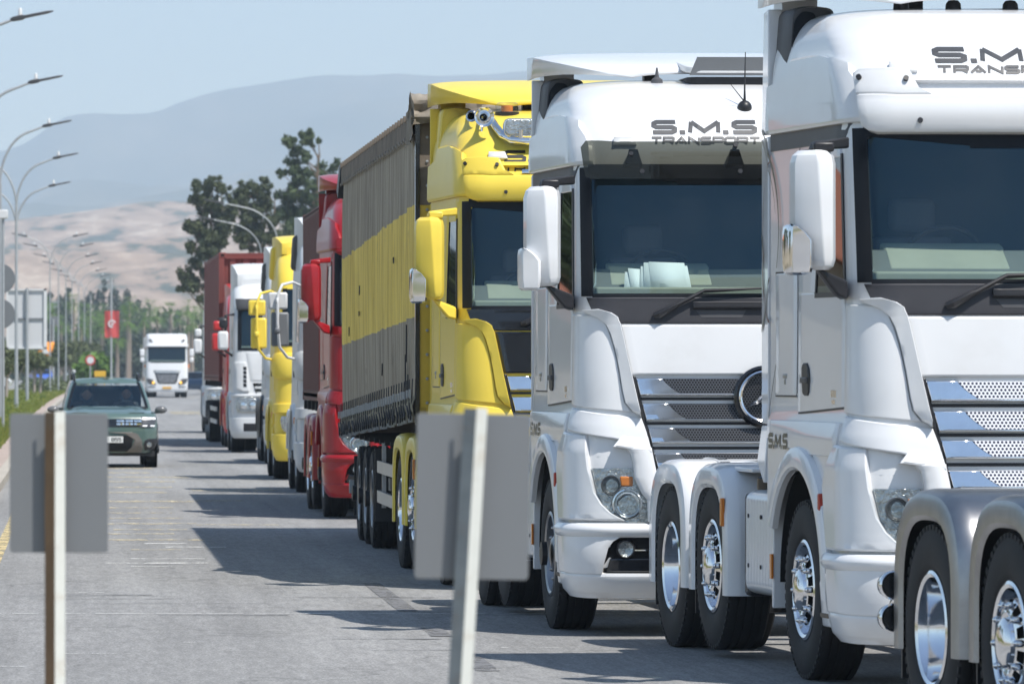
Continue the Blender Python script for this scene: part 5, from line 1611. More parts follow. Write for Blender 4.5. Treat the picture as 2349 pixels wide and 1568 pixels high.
    sk.panel(mb, [(1.10 if style == 'old' else 1.2, Lf(.40), Rt(.40)), (1.26 if style == 'old' else 1.27, Lf(.40), Rt(.40))], off=.04, depth=.05, nx=40, nz=3, edge=.015)
    bp = mb.build('bumper', paint, T, smooth=50)
    mb = MB(); sk.panel(mb, [(.48, -.98, -.66), (.64, -.98, -.66)], off=.055, depth=.02, mirror=True, nx=4, nz=3); sk.panel(mb, [(.46, -.5, .5), (.66, -.5, .5)], off=.055, depth=.02, nx=10, nz=3); mb.build('bumper_insert', M['black'], bp)
    if grille:
        mb = MB(); sk.panel(mb, [(.82, -.56, .56), (1.5, -.78, .78)], off=.012, depth=.02, nx=16, nz=6); gr = mb.build('grille', M['gloss_black'], T)
        for i in range(5):
            z = .90 + i * .12; mb = MB(); hw = .56 + (z - .82) * .32; sk.panel(mb, [(z, -hw, hw), (z + .05, -hw, hw)], off=.03, depth=.03, nx=16, nz=2); mb.build('slat', paint, gr)
    mb = MB(); sk.panel(mb, [(1.56, -.82, .82), (2.16, -.92, .92)], off=.012, nx=20, nz=6); mb.build('bonnet', paint, T)
    if visor:
        mb = MB(); sk.panel(mb, [(3.06, -1.08, 1.08), (3.24, -1.08, 1.08)], off=lambda u, z, t, q: .10 + .05 * t, depth=.08, nx=40, nz=4, edge=.02); mb.build('sun_visor', visor, T, smooth=50)
    mb = MB(); a = sk.at(-.6, 2.16); b = sk.at(.3, 2.26); mb.tube([a + Vector((0, -.03, 0)), sk.at(-.2, 2.27) + Vector((0, -.03, 0)), b + Vector((0, -.03, 0))], .012, 6); mb.build('wiper', M['black'], T)
    if spoiler:
        mb = MB(); rows_ = []
        zr = sk.z1
        for y_, hw, tp in ((1.0, 1.0, .04), (1.03, 1.08, .16), (1.25, 1.14, .30), (1.6, 1.18, .38), (2.3, 1.2, .40)):
            rows_.append([(-hw, y_, zr - .12 - (.12 if y_ > 1.1 else 0))] + [(hw * q, y_, zr + tp * spoiler - .03 * abs(q) ** 8) for q in np.linspace(-1, 1, 19)] + [(hw, y_, zr - .12 - (.12 if y_ > 1.1 else 0))])
        mb.grid(rows_); mb.add(rows_[0], [tuple(range(len(rows_[0])))]); mb.build('roof_spoiler', paint, T, smooth=35)
    mb = MB(); last = axles[-1] + .7
    for x in (-.42, .36): mb.box(x, x + .08, .9, last, .72, 1.0)
    for ay in (fa,) + tuple(axles): mb.box(-1, 1, ay - .07, ay + .07, .46, .60)
    mb.box(-.5, .5, .4, 1.9, .5, 1.0)
    mb.build('chassis', M['chassis'], T)
    return T, sk, zt
GQ = 'older tractor units further back in the queue'
E_, _, _ = plain_tractor('older white tractor unit with dark intake box and white tubular mirror arms', (4.40, 83.1), 0, M['white_old'], 1.05, 'tube', spoiler=.8, intake=M['grey_plastic'], group=GQ, fcol=M['white_old'])
F_, _, _ = plain_tractor('older yellow tractor unit with yellow tubular mirror arms in the middle of the queue', (4.40, 93.0), 0, M['yellow'], 1.1, 'tube', spoiler=.55, intake=M['yellow'], group=GQ, fcol=M['yellow'])
G2_, _, _ = plain_tractor('white tractor unit of which only a strip shows behind the older yellow truck', (4.74, 108.0), 0, M['white_old'], 1.1, None, spoiler=.9, intake=M['grey_plastic'], group=GQ, axles=(4.0, 5.35), fcol=M['black'])
G_, _, _ = plain_tractor('white tractor unit with dark grey visor and corner vents', (4.47, 122.2), 0, M['white_old'], .92, 'dark', spoiler=1.0, visor=M['grey_plastic'], corner='vent', driver=True, group=GQ, style='new')
H_, _, _ = plain_tractor('bright red tractor unit under the front of the high brown container', (4.52, 130.0), 0, M['red_bright'], .75, 'block', spoiler=.5, corner='vent', group=GQ, style='new')
I_, _, _ = plain_tractor('white tractor unit at the far end of the queue, only its mirror and edge visible', (4.66, 158.0), 0, M['white_old'], .9, 'block', spoiler=.9, corner='vent', group=GQ, style='new')
person('person', 'driver in dark shirt at the red steering wheel of the white truck with grey visor', (4.03, 123.4, 1.95))
q = MB(); q.box(4.15, 4.75, 122.52, 122.525, 2.28, 2.47); tag(q.build('dashboard_card', M['paper']), 'pale card behind the windscreen of the white truck with the grey visor', 'card')

# ------------------------------------------------------------------ trailers
def canvas_stripe():
    m = bpy.data.materials.new('striped_curtain'); m.use_nodes = True; nt = m.node_tree; b = nt.nodes['Principled BSDF']; b.inputs['Roughness'].default_value = .62
    tc = nt.nodes.new('ShaderNodeTexCoord'); sp = nt.nodes.new('ShaderNodeSeparateXYZ'); nt.links.new(tc.outputs['Object'], sp.inputs[0])
    def mth(op, a, c=None, d=None):
        n = nt.nodes.new('ShaderNodeMath'); n.operation = op
        for i, v in enumerate((a, c, d)):
            if v is None: continue
            if isinstance(v, (int, float)): n.inputs[i].default_value = v
            else: nt.links.new(v, n.inputs[i])
        return n.outputs[0]
    def noise(vec, scale, det=3, rough=.6):
        n = nt.nodes.new('ShaderNodeTexNoise'); n.inputs['Scale'].default_value = scale; n.inputs['Detail'].default_value = det; n.inputs['Roughness'].default_value = rough
        nt.links.new(vec, n.inputs[0]); return n.outputs[0]
    yq = mth('DIVIDE', mth('FLOOR', mth('MULTIPLY', sp.outputs[1], 2.2)), 2.2)
    cb = nt.nodes.new('ShaderNodeCombineXYZ'); nt.links.new(yq, cb.inputs[0])
    jag = mth('MULTIPLY', mth('SUBTRACT', noise(cb.outputs[0], 1.7, 1), .5), .12)
    zt_ = mth('ADD', mth('MULTIPLY_ADD', yq, -.0185, 3.31), jag)
    zb_ = mth('ADD', mth('MULTIPLY_ADD', yq, -.0155, 2.31), mth('MULTIPLY', jag, .6))
    mid = mth('MULTIPLY', mth('LESS_THAN', sp.outputs[2], zt_), mth('GREATER_THAN', sp.outputs[2], zb_))
    mp = nt.nodes.new('ShaderNodeMapping'); mp.inputs['Scale'].default_value = (1, 5, .35); nt.links.new(tc.outputs['Object'], mp.inputs[0])
    streak = noise(mp.outputs[0], 2.2, 7, .7)
    mg = nt.nodes.new('ShaderNodeMixRGB'); mg.inputs[1].default_value = (.19, .155, .11, 1); mg.inputs[2].default_value = (.42, .36, .27, 1)
    rm = nt.nodes.new('ShaderNodeMapRange'); rm.inputs[1].default_value = .38; rm.inputs[2].default_value = .62; nt.links.new(streak, rm.inputs[0]); nt.links.new(rm.outputs[0], mg.inputs[0])
    my = nt.nodes.new('ShaderNodeMixRGB'); my.inputs[1].default_value = (.62, .42, .045, 1); my.inputs[2].default_value = (.98, .74, .14, 1); nt.links.new(rm.outputs[0], my.inputs[0])
    mm = nt.nodes.new('ShaderNodeMixRGB'); nt.links.new(mid, mm.inputs[0]); nt.links.new(mg.outputs[0], mm.inputs[1]); nt.links.new(my.outputs[0], mm.inputs[2])
    # stains
    st = noise(tc.outputs['Object'], 1.4, 9, .75)
    r2 = nt.nodes.new('ShaderNodeMapRange'); r2.inputs[1].default_value = .60; r2.inputs[2].default_value = .72; r2.inputs[4].default_value = .55; nt.links.new(st, r2.inputs[0])
    m3 = nt.nodes.new('ShaderNodeMixRGB'); m3.inputs[2].default_value = (.07, .055, .03, 1); nt.links.new(r2.outputs[0], m3.inputs[0]); nt.links.new(mm.outputs[0], m3.inputs[1])
    nt.links.new(m3.outputs[0], b.inputs['Base Color'])
    bp = nt.nodes.new('ShaderNodeBump'); bp.inputs['Strength'].default_value = .5; bp.inputs['Distance'].default_value = .03
    nt.links.new(streak, bp.inputs['Height']); nt.links.new(bp.outputs[0], b.inputs['Normal'])
    return m
CUR = canvas_stripe()
def wheel_set(T, ys, r=.51, wid=.34):
    for ay in ys:
        for g in (-1, 1): make_wheel(T, (g * 1.06, ay, r), g, 'steel', r=r, rimmat=M['dull_chrome'], tw=wid)
def curtain_trailer():
    T = thing('curtain_trailer', 'long curtain-sided trailer with grey and faded yellow stripes behind the yellow cab', 'trailer', (4.245, 50.4, 0), R(.15))
    L = 13.6
    bot = lambda y: 1.43 - .0235 * y
    rnd = random.Random(11)
    for g in (-1, 1):
        mb = MB(); rows = []
        nz = 26
        for j in range(nz + 1):
            t = j / nz; row = []
            for i in range(273):
                y = .06 + (L - .08) * i / 272
                z = bot(y) + .12 + (3.98 - bot(y) - .12) * t
                ph = .45
                wv = .010 * math.sin(2 * PI * y / ph + 1.2 * math.sin(y * 1.7)) + .012 * (fbm(y * 1.9, t * 1.1, 3, 4) - .5) * 2
                sag = .02 * math.sin(PI * t)
                row.append((g * (1.265 + wv * (1 - .5 * t) + sag * .6), y, z))
            rows.append(row)
        mb.grid(rows); mb.build('side_curtain', CUR, T, smooth=70)
        mb = MB(); mb.prism([(g * 1.24, 0, bot(0) - .03), (g * 1.24, L, bot(L) - .03), (g * 1.24, L, bot(L) + .08), (g * 1.24, 0, bot(0) + .08)], (-g * .05, 0, 0)); rl = mb.build('bottom_rail', M['canvas'], T)
        if g < 0:
            mb = MB()
            rows = []
            for t in np.linspace(0, 1, 7):
                rows.append([(-1.272 - .03 * math.sin(PI * t) - .012 * rnd.random(), y, bot(y) - .02 + (.20) * t + .015 * rnd.random()) for y in np.linspace(.05, L - .05, 120)])
            mb.grid(rows); mb.build('curtain_hem', mat('dirty_hem', (.24, .21, .14), .8, var=.5, vscale=6), T, smooth=0)
            base = []
            for v in range(3):
                b = MB(); tl = (-.05, .03, .10)[v]
                b.m(M['curtain_blk']).prism([(-.03, -.028, .34), (-.03, .028, .34), (-.042, .026 + tl, -.02), (-.042, -.026 + tl, -.02)], (-.008, 0, 0))
                b.prism([(-.05, tl - .12, -.02), (-.05, tl + .10, .09), (-.05, tl + .10, .115), (-.05, tl - .12, .02)], (-.012, 0, 0))
                b.m(M['galv']).box(-.066, -.05, -.04 + tl * .5, .04 + tl * .5, .17, .24)
                b.box(-.05, -.03, tl - .02, tl + .02, -.05, 0)
                base.append(b)
            objs = []
            for i in range(33):
                y = .25 + i * (L - .5) / 32
                v = rnd.randrange(3)
                if i < 3 or not objs or all(o.data.name != base[v] for o in objs): pass
                o = None
                for q_ in objs:
                    if q_['v'] == v: o = q_.copy(); COL.objects.link(o); break
                if o is None:
                    o = base[v].build('strap', None, T); o['v'] = v; objs.append(o)
                o.location = (-1.262, y, bot(y)); o.rotation_euler = (rnd.uniform(-.12, .12), 0, 0)
            for q_ in objs: del q_['v']
            for o in [c for c in T.children if 'v' in c.keys()]: del o['v']
    for (y_, z_, l_, t_) in ((1.15, 2.25, .34, .03), (1.30, 1.98, .42, -.05), (.95, 1.80, .22, .04), (9.4, 2.72, .10, .05), (9.5, 2.45, .05, .02), (5.1, 1.9, .12, .04), (11.6, 2.3, .10, .03), (3.2, 2.9, .06, .02)):
        mb = MB(); mb.prism([(-1.288, y_, z_), (-1.288, y_ + .03, z_ - l_ * .4), (-1.288, y_ + t_, z_ - l_), (-1.288, y_ - .02, z_ - l_ * .5)], (-.012, 0, 0)); mb.build('tear', M['curtain_blk'], T)
    mb = MB(); mb.box(-1.27, 1.27, 0, .05, 1.40, 3.30); fw = mb.build('front_wall', mat('dusty_yellow_panel', (.72, .50, .05), .45, coat=.2, var=.12, vscale=2, dirt=.4, dirtcol=(.3, .22, .08)), T)
    mb = MB(); mb.box(-1.27, 1.27, -.004, .05, 3.30, 4.05); mb.build('front_sheet', M['canvas'], T)
    mb = MB(); mb.box(-1.285, -1.245, -.015, .06, 1.36, 4.05); mb.box(1.245, 1.285, -.015, .06, 1.36, 4.05); mb.build('corner_post', M['gloss_black'], T)
    mb = MB()
    for z in np.linspace(1.55, 3.9, 12): mb.lathe([(.014, 0), (.012, -.012), (.001, -.014)], (-1.18, -.002, z), 'y', 8)
    mb.build('rivet', M['galv'], fw)
    # roof
    mb = MB(); mb.grid([[(x, y, 4.10 + .02 * math.cos(x) + .01 * fbm(x * 3, y * 3, 2, 8)) for x in np.linspace(-1.27, 1.27, 10)] for y in np.linspace(0, L, 60)]); mb.build('roof_cover', M['canvas_lt'], T)
    mb = MB(); rows = []
    for i in range(160):
        y = L * i / 159; j_ = .012 * (fbm(y * 6, 1, 3, 6) - .5)
        rows.append([(-1.22, y, 4.115 + j_), (-1.285 + j_, y, 4.115 + j_), (-1.292 + j_, y, 4.05), (-1.29, y, 3.93 + 2 * j_), (-1.275, y, 3.93 + 2 * j_)])
    mb.grid(rows); mb.build('roof_rail', M['canvas'], T, smooth=40)
    mb = MB(); rows = []
    for i in range(200):
        y = L * i / 199; d = .02 * math.sin(y * 14) + .02 * (fbm(y * 5, 3, 3, 16) - .5)
        rows.append([(-1.298, y, 3.93 + d), (-1.305, y, 3.915 + d), (-1.298, y, 3.90 + d)])
    mb.grid(rows); mb.build('edge_rope', M['canvas_lt'], T)
    tb = MB(); tb.box(-1.31, -1.24, -.035, .035, 4.09, 4.145)
    o0 = None
    for i in range(30):
        if o0 is None: o0 = tb.build('roof_tab', M['canvas'], T); o = o0
        else: o = o0.copy(); COL.objects.link(o)
        o.location = (0, .5 + i * .44, 0)
    # crumpled roof sheet at the front
    mb = MB(); rows = []
    for i in range(34):
        t = i / 33; row = []
        a = PI * 1.15 * t - .35
        for j in range(60):
            x = -1.33 + 2.66 * j / 59
            n = fbm(x * 4, t * 5, 4, 31); n2 = fbm(x * 9, t * 9, 3, 41)
            r_ = .17 + .07 * (n - .5) * 2 + .04 * (n2 - .5) * 2
            row.append((x, .12 - math.cos(a) * r_ * 1.5, 4.08 + math.sin(a) * r_ * 1.25))
        rows.append(row)
    mb.grid(rows); mb.build('rolled_sheet', M['canvas_lt'], T, smooth=30)
    mb = MB(); rows = []
    for i in range(22):
        t = i / 21
        rows.append([(-1.31 - .05 * (fbm(s_ * 4, t * 4, 3, 51) - .3) , -.18 + .85 * s_ + .05 * t, 4.28 - .16 * s_ - t * (.42 - .12 * s_) + .03 * fbm(s_ * 5, t * 6, 2, 5)) for s_ in np.linspace(0, 1, 20)])
    mb.grid(rows); mb.build('sheet_flap', M['canvas_lt'], T, smooth=30)
    mb = MB(); mb.prism([(-1.33, 13.45, 3.75), (-1.33, 13.75, 3.85), (-1.30, 13.75, 4.14), (-1.30, 13.45, 4.10)], (.2, 0, 0)); mb.build('rear_flap', M['black'], T)
    mb = MB(); mb.box(-1.26, 1.26, L, L + .05, 1.1, 4.05); mb.build('rear_door', M['canvas'], T)
    # underside
    mb = MB()
    for x in (-.5, .42): mb.box(x, x + .08, .4, L, .98, 1.16)
    for y in np.linspace(.5, L - .5, 14): mb.box(-1.2, 1.2, y, y + .06, 1.08, 1.13)
    for ay in (8.2, 9.5, 10.8): mb.box(-1.0, 1.0, ay - .06, ay + .06, .45, .57)
    mb.box(-1.15, 1.15, .2, 2.2, 1.15, 1.20)
    mb.build('chassis', M['chassis'], T)
    wheel_set(T, (8.2, 9.5, 10.8))
    for g in (-1, 1):
        mb = MB(); mb.box(*sorted((g * .95, g * 1.05)), 3.0, 3.12, .32, 1.1); mb.box(*sorted((g * .88, g * 1.12)), 2.95, 3.17, .28, .34); mb.build('landing_leg', M['galv'], T)
        mb = MB(); mb.box(*sorted((g * 1.2, g * 1.23)), 3.9, 7.2, .80, .92); mb.box(*sorted((g * 1.2, g * 1.23)), 3.9, 7.2, .50, .62); mb.box(*sorted((g * 1.16, g * 1.2)), 4.2, 4.26, .45, 1.1); mb.box(*sorted((g * 1.16, g * 1.2)), 6.8, 6.86, .45, 1.1)
        mb.build('side_guard', M['alu'], T)
        mb = MB(); mb.box(*sorted((g * .8, g * 1.245)), 7.3, 7.34, .30, 1.04); mb.build('mudflap', M['black'], T)
        mb = MB(); mb.box(*sorted((g * .8, g * 1.245)), 11.5, 11.52, .25, .9); mb.build('mudflap', M['black'], T)
        mb = MB(); mb.box(*sorted((g * 1.2, g * 1.22)), 5.0, 5.35, .66, .78); mb.build('warning_plate', M['canvas_lt'], T)
        mb = MB(); mb.box(*sorted((g * 1.15, g * 1.23)), 2.4, 2.46, 1.04, 1.12); mb.build('marker_lamp', M['amber'], T)
    mb = MB(); mb.box(-1.2, 1.2, L - .2, L - .1, .45, .6); mb.build('rear_bumper', M['galv'], T)
    return T
curtain_trailer()

def corr_side(mb, fn, L, H, n, d=.045):
    """trapezoid corrugation; fn(a, z, off)"""
    pts = []
    p = L / n
    for i in range(n):
        for q, o in ((0, 0), (.28, 0), (.42, d), (.72, d), (.86, 0)): pts.append((i * p + q * p, o))
    pts.append((L, 0))
    mb.grid([[fn(a, z, o) for a, o in pts] for z in (H[0], (H[0] + H[1]) / 2, H[1])])
def container(label, O, rz, W, L, z0, z1, mt, doors=False):
    T = thing('shipping_container', label, 'container', (O[0], O[1], 0), rz)
    h = W / 2
    mb = MB()
    corr_side(mb, lambda a, z, o: (-h + o, a, z), L, (z0 + .12, z1 - .08), int(L / .28))
    corr_side(mb, lambda a, z, o: (h - o, a, z), L, (z0 + .12, z1 - .08), int(L / .28))
    corr_side(mb, lambda a, z, o: (-h + a, .03 + o, z), W, (z0 + .12, z1 - .14), 8)
    corr_side(mb, lambda a, z, o: (-h + a, L - .03 - o, z), W, (z0 + .12, z1 - .14), 8)
    mb.box(-h, h, 0, L, z1 - .05, z1 - .03); mb.box(-h, h, 0, L, z0 + .05, z0 + .1)
    mb.build('wall_panel', mt, T, smooth=0)
    mb = MB()
    for x in (-h, h - .12):
        for y in (0, L - .12): mb.box(x - .004 if x < 0 else x, x + .12 + (0 if x < 0 else .004), y - .004, y + .124, z0, z1)
    for x in (-h, h - .07):
        mb.box(x, x + .07, .12, L - .12, z1 - .08, z1 - .005); mb.box(x, x + .07, .12, L - .12, z0, z0 + .14)
    for y in (0, L - .06): mb.box(-h + .12, h - .12, y, y + .06, z1 - .14, z1 - .005); mb.box(-h + .12, h - .12, y, y + .06, z0, z0 + .14)
    mb.build('frame', mt, T, bevel=.006)
    for x in (-h - .008, h - .172):
        for y in (-.012, L - .165):
            for z in (z1 - .115, z0 - .01):
                mb = MB(); mb.box(x, x + .18, y, y + .178, z, z + .125); cc = mb.build('corner_casting', mt, T, bevel=.012)
                mb = MB(); mb.box(x + .05, x + .13, y - .003, y + .01, z + .035, z + .09); mb.build('casting_hole', M['void'], cc)
    return T
def skeletal(label, O, rz, L, z, extra=True):
    T = thing('container_trailer', label, 'trailer', (O[0], O[1], 0), rz)
    mb = MB()
    for x in (-.45, .37): mb.box(x, x + .08, 0, L, z - .30, z - .02)
    for y in np.linspace(.1, L - .2, 8): mb.box(-1.2, 1.2, y, y + .12, z - .14, z - .015)
    mb.build('frame', M['chassis'], T)
    wheel_set(T, (L - 4.6, L - 3.3, L - 2.0))
    for g in (-1, 1):
        mb = MB(); mb.box(*sorted((g * 1.19, g * 1.22)), 2.4, L - 5.3, .5, .6); mb.box(*sorted((g * 1.19, g * 1.22)), 2.4, L - 5.3, .8, .9); mb.build('side_guard', M['alu'], T)
        mb = MB(); mb.box(*sorted((g * .8, g * 1.22)), L - 1.35, L - 1.33, .3, 1.0); mb.build('mudflap', M['black'], T)
    return T
CM = M['container']
container('dark brown container carried behind the dark red cab', (4.40, 72.35), 0, 2.44, 9.1, 1.40, 4.02, CM)
skeletal('skeletal trailer carrying the dark brown container behind the dark red cab', (4.40, 72.2), 0, 9.6, 1.40)
container('tall brown-red container standing high above the far white and red cabs', (4.43, 132.5), R(.35), 2.44, 12.2, 1.52, 4.50, mat('red_brown_container', (.20, .05, .043), .55, var=.1, vscale=2, dirt=.3, dirtcol=(.25, .12, .09)))
skeletal('skeletal trailer under the tall brown-red container', (4.43, 132.3), R(.35), 12.6, 1.52)

# ------------------------------------------------------------------ the green car
def green_car():
    paint = mat('grey_green_paint', (.085, .14, .125), .3, coat=.8, var=.03)
    T = thing('parked_car', 'grey-green car with roof rails driving towards the camera in the left lane', 'car', (.508, 104.2, 0), R(1))
    T.name = 'car'
    low = Skin([(.28, .14, .78, .20, .86), (.36, .05, .84, .24, .89), (.50, .0, .885, .28, .90), (.70, .0, .90, .30, .905), (.85, .03, .895, .30, .90), (.95, .09, .88, .32, .89), (1.00, .17, .865, .34, .88)], 4.2, .14)
    fa = .86
    N0 = {'edge': 0, 'skirt': False}
    mb = MB()
    def arch(z, q, c=fa): return c + q * math.sqrt(max(.40 ** 2 - (z - .36) ** 2, .0003))
    low.panel(mb, [(z, Lf(arch(z, -1)), Rt(arch(z, -1))) for z in np.linspace(.28, .75, 8)], off=0, nx=50, nz=8, **N0)
    for g in (-1, 1):
        rw = []
        for z in np.linspace(.28, .75, 8):
            a, b = ('s', g, arch(z, 1)), ('s', g, arch(z, -1, 3.5)); rw.append((z, b, a) if g < 0 else (z, a, b))
        low.panel(mb, rw, off=0, nx=14, nz=8, **N0)
        rw = []
        for z in np.linspace(.28, .75, 8):
            a, b = ('s', g, arch(z, 1, 3.5)), ('s', g, 4.2); rw.append((z, b, a) if g < 0 else (z, a, b))
        low.panel(mb, rw, off=0, nx=5, nz=8, **N0)
    low.panel(mb, [(z, Lf(4.2), Rt(4.2)) for z in np.linspace(.75, 1.0, 6)], off=0, nx=80, nz=8, **N0)
    # bonnet and shoulder surface
    rows = []
    for y_i in np.linspace(0, 1, 14):
        y = .17 + y_i * 1.05; row = []
        hw = .865 - .05 * y_i
        for q in np.linspace(-1, 1, 31):
            x = hw * q
            yy = y + (1 - y_i) * .14 * q * q + (1 - y_i) * .34 * max(abs(q) - .62, 0) ** 2 / .144 * 1.0
            z = 1.0 + .13 * math.sin(PI / 2 * y_i) ** .8 * (1 - .75 * abs(q) ** 4) + .015 * (1 if .45 < abs(q) < .8 else 0)
            row.append((x, yy, z))
        rows.append(row)
    mb.grid(rows)
    mb.grid([[(g * .865, y, 1.0), (g * .80, y, 1.03)] for y in np.linspace(.5, 4.2, 12) for g in (-1,)]); mb.grid([[(.80, y, 1.03), (.865, y, 1.0)] for y in np.linspace(.5, 4.2, 12)])
    mb.grid([[(-.86, 4.2, z), (.86, 4.2, z)] for z in (.35, .7, 1.0, 1.08)])
    body = mb.build('body', paint, T, smooth=50)
    gh = Skin([(1.03, 1.10, .815, .12, .82), (1.12, 1.20, .80, .12, .80), (1.35, 1.55, .735, .13, .745), (1.55, 1.86, .665, .14, .68), (1.60, 1.96, .63, .16, .64), (1.63, 2.12, .56, .16, .57)], 4.05, .10)
    mb = MB()
    for g in (-1, 1):
        rw = []
        for z in (1.03, 1.2, 1.4, 1.57):
            y = gh.Y(z)
            a, b = (g * (gh.W(z) - .085)), ('s', g, y + .36); rw.append((z, b, a) if g < 0 else (z, a, b))
        gh.panel(mb, rw, off=0, nx=8, nz=8, **N0)
        for (ya, yb) in ((2.55, 2.68), (3.5, 4.05)):
            rw = [(z, *((('s', g, yb), ('s', g, ya)) if g < 0 else (('s', g, ya), ('s', g, yb)))) for z in (1.03, 1.57)]
            gh.panel(mb, rw, off=0, nx=4, nz=4, **N0)
    gh.panel(mb, [(z, Lf(4.05), Rt(4.05)) for z in (1.55, 1.58, 1.61, 1.63)], off=0, nx=50, nz=5, **N0)
    rim = [gh.raw(u, 1.63) for u in np.linspace(gh.U(Lf(4.05), 1.63), gh.U(Rt(4.05), 1.63), 40)]
    mb.grid([[rim[i], Vector((rim[i].x * .5, rim[i].y, 1.65)), Vector((0, rim[i].y, 1.655)), Vector((rim[39 - i].x * .5, rim[39 - i].y, 1.65)), rim[39 - i]] for i in range(20)])
    mb.build('roof', paint, T, smooth=60)
    mb = MB(); gh.panel(mb, [(z, -(gh.W(z) - .085), gh.W(z) - .085) for z in (1.10, 1.25, 1.4, 1.555)], off=.003, nx=24, nz=8, edge=0, skirt=False)
    ws = mb.build('windscreen', M['glass'], T, smooth=80)
    mb = MB(); gh.panel(mb, [(z, -(gh.W(z) - .05), -(gh.W(z) - .10)) for z in (1.09, 1.25, 1.4, 1.56)], off=.008, depth=.01, nx=2, nz=8, edge=0, mirror=True); gh.panel(mb, [(1.07, -.72, .72), (1.115, -.72, .72)], off=.008, depth=.01, nx=14, nz=2, edge=0)
    mb.build('windscreen_border', M['border'], ws)
    mb = MB()
    for g in (-1, 1):
        for (ya, yb) in ((0, 2.55), (2.68, 3.5)):
            rw = []
            for z in (1.05, 1.3, 1.55):
                a = ('s', g, gh.Y(z) + .40 if ya == 0 else ya); b = ('s', g, yb); rw.append((z, b, a) if g < 0 else (z, a, b))
            gh.panel(mb, rw, off=.003, nx=8, nz=5, edge=0, skirt=False)
    mb.build('side_window', M['sideglass'], T, smooth=80)
    mb = MB(); mb.m(M['cabin']).box(-.8, .8, 1.5, 4.0, .5, .55); mb.box(-.7, .7, 3.95, 4.0, .5, 1.5); mb.m(M['dash_dark']).box(-.74, .74, 1.32, 1.7, .95, 1.08); mb.build('cabin_interior', None, T)
    for x in (-.37, .37):
        mb = MB(); mb.box(x - .24, x + .24, 2.35, 2.5, .6, 1.2); mb.box(x - .13, x + .13, 2.38, 2.48, 1.22, 1.38); mb.box(x - .24, x + .24, 1.95, 2.4, .55, .68); mb.build('seat', M['seat'], T, bevel=.04)
    mb = MB(); mb.tube([(.37 + .18 * math.cos(a), 1.80 - .06 * math.sin(a), 1.06 + .16 * math.sin(a)) for a in np.linspace(0, 2 * PI, 24)], .014, 6, False); mb.build('steering_wheel', M['black'], T)
    mb = MB(); mb.box(-.12, .12, 1.78, 1.80, 1.44, 1.50); mb.build('rear_view_mirror', M['black'], T)
    # grille
    mb = MB(); low.panel(mb, [(.755, -.60, .60), (.90, -.62, .62)], off=.012, depth=.02, nx=24, nz=4); gr = mb.build('grille', M['gloss_black'], T)
    for z in (.775, .815, .855):
        pass
    for x in (-.50, -.34, -.18, .05, .21, .37, .53):
        if abs(x) < .12: continue
        mb = MB()
        for z in (.785, .838): low.panel(mb, [(z, x - .07, x + .07), (z + .035, x - .07, x + .07)], off=.03, depth=.02, nx=3, nz=2, edge=.004)
        mb.build('slat', M['chrome'], gr)
    for g in (-1, 1):
        mb = MB(); rw = [(.745, .56, .78), (.80, .58, .84), (.88, .60, .87), (.935, .60, .87)]
        if g < 0: rw = [(z, -b, -a) for z, a, b in rw]
        low.panel(mb, rw, off=.015, depth=.02, nx=8, nz=5); hl = mb.build('headlight', M['lampdark'], T)
        mb = MB()
        for (za, zb, xa, xb) in ((.885, .915, .61, .84), (.765, .78, .62, .70), (.765, .78, .76, .83)):
            rw = [(za, xa, xb), (zb, xa, xb)]
            if g < 0: rw = [(z, -b, -a) for z, a, b in rw]
            low.panel(mb, rw, off=.022, depth=.01, nx=3, nz=2, edge=0)
        mb.build('running_light', mat('lit_lamp', (.9, .9, .9), .3, emit=(.95, .97, 1, .9)), hl)
        mb = MB(); rw = [(.30, .30, .60), (.38, .42, .62), (.52, .48, .60), (.63, .30, .52), (.66, .0, .42)]
        if g < 0: rw = [(z, -b, -a) for z, a, b in rw]
        low.panel(mb, rw, off=.02, depth=.03, nx=5, nz=8); mb.build('skid_plate', mat('warm_grey_plastic', (.16, .145, .13), .5), T, smooth=60)
        mb = MB(); rw = [(.33, .66, .86), (.42, .64, .89), (.50, .66, .89), (.54, .72, .88)]
        if g < 0: rw = [(z, -b, -a) for z, a, b in rw]
        low.panel(mb, rw, off=.012, depth=.02, nx=6, nz=5); fp = mb.build('fog_lamp_surround', M['black'], T, smooth=60)
        p = low.at(g * .74, .43); mb = MB(); mb.m(M['lamp']).lathe([(.05, -.015), (.045, -.03), (.001, -.035)], (p.x, p.y - .01, .43), 'y', 20); mb.build('fog_light', None, fp)
        mb = MB(); sphere(mb, (g * 1.00, 1.38, 1.06), .11, .7, 1.05, .66); mb.box(*sorted((g * .80, g * .95)), 1.38, 1.44, .99, 1.03); mb.build('mirror', mat('grey_mirror_shell', (.14, .14, .14), .25, coat=.6), T, smooth=50)
        mb = MB(); mb.tube([(g * .60, 1.98, 1.60), (g * .605, 2.06, 1.68), (g * .61, 2.3, 1.72), (g * .62, 3.6, 1.72), (g * .62, 3.8, 1.62)], .022, 8); mb.build('roof_rail', M['black'], T, smooth=60)
        for ay in (fa, 3.5):
            wt = make_wheel(T, (g * .79, ay, .345), g, 'steel', r=.345, rimmat=M['dull_chrome'], tw=.22)
            for ch in wt.children: ch.scale = (1, 1, 1)
            mb = MB(); rows_ = []
            for rr_, ox in ((.39, -.02), (.39, .02), (.45, .02), (.46, -.01)):
                rows_.append([(g * (.90 + ox), ay - rr_ * math.cos(a), .36 + rr_ * math.sin(a)) for a in np.linspace(0, PI, 25)])
            mb.grid(rows_); mb.build('wheel_arch', M['black'], T)
            mb = MB(); mb.lathe([(.41, 0), (.41, -g * .3)], (g * .90, ay, .36), 'x', 24, 0, PI); mb.build('arch_liner', M['void'], T)
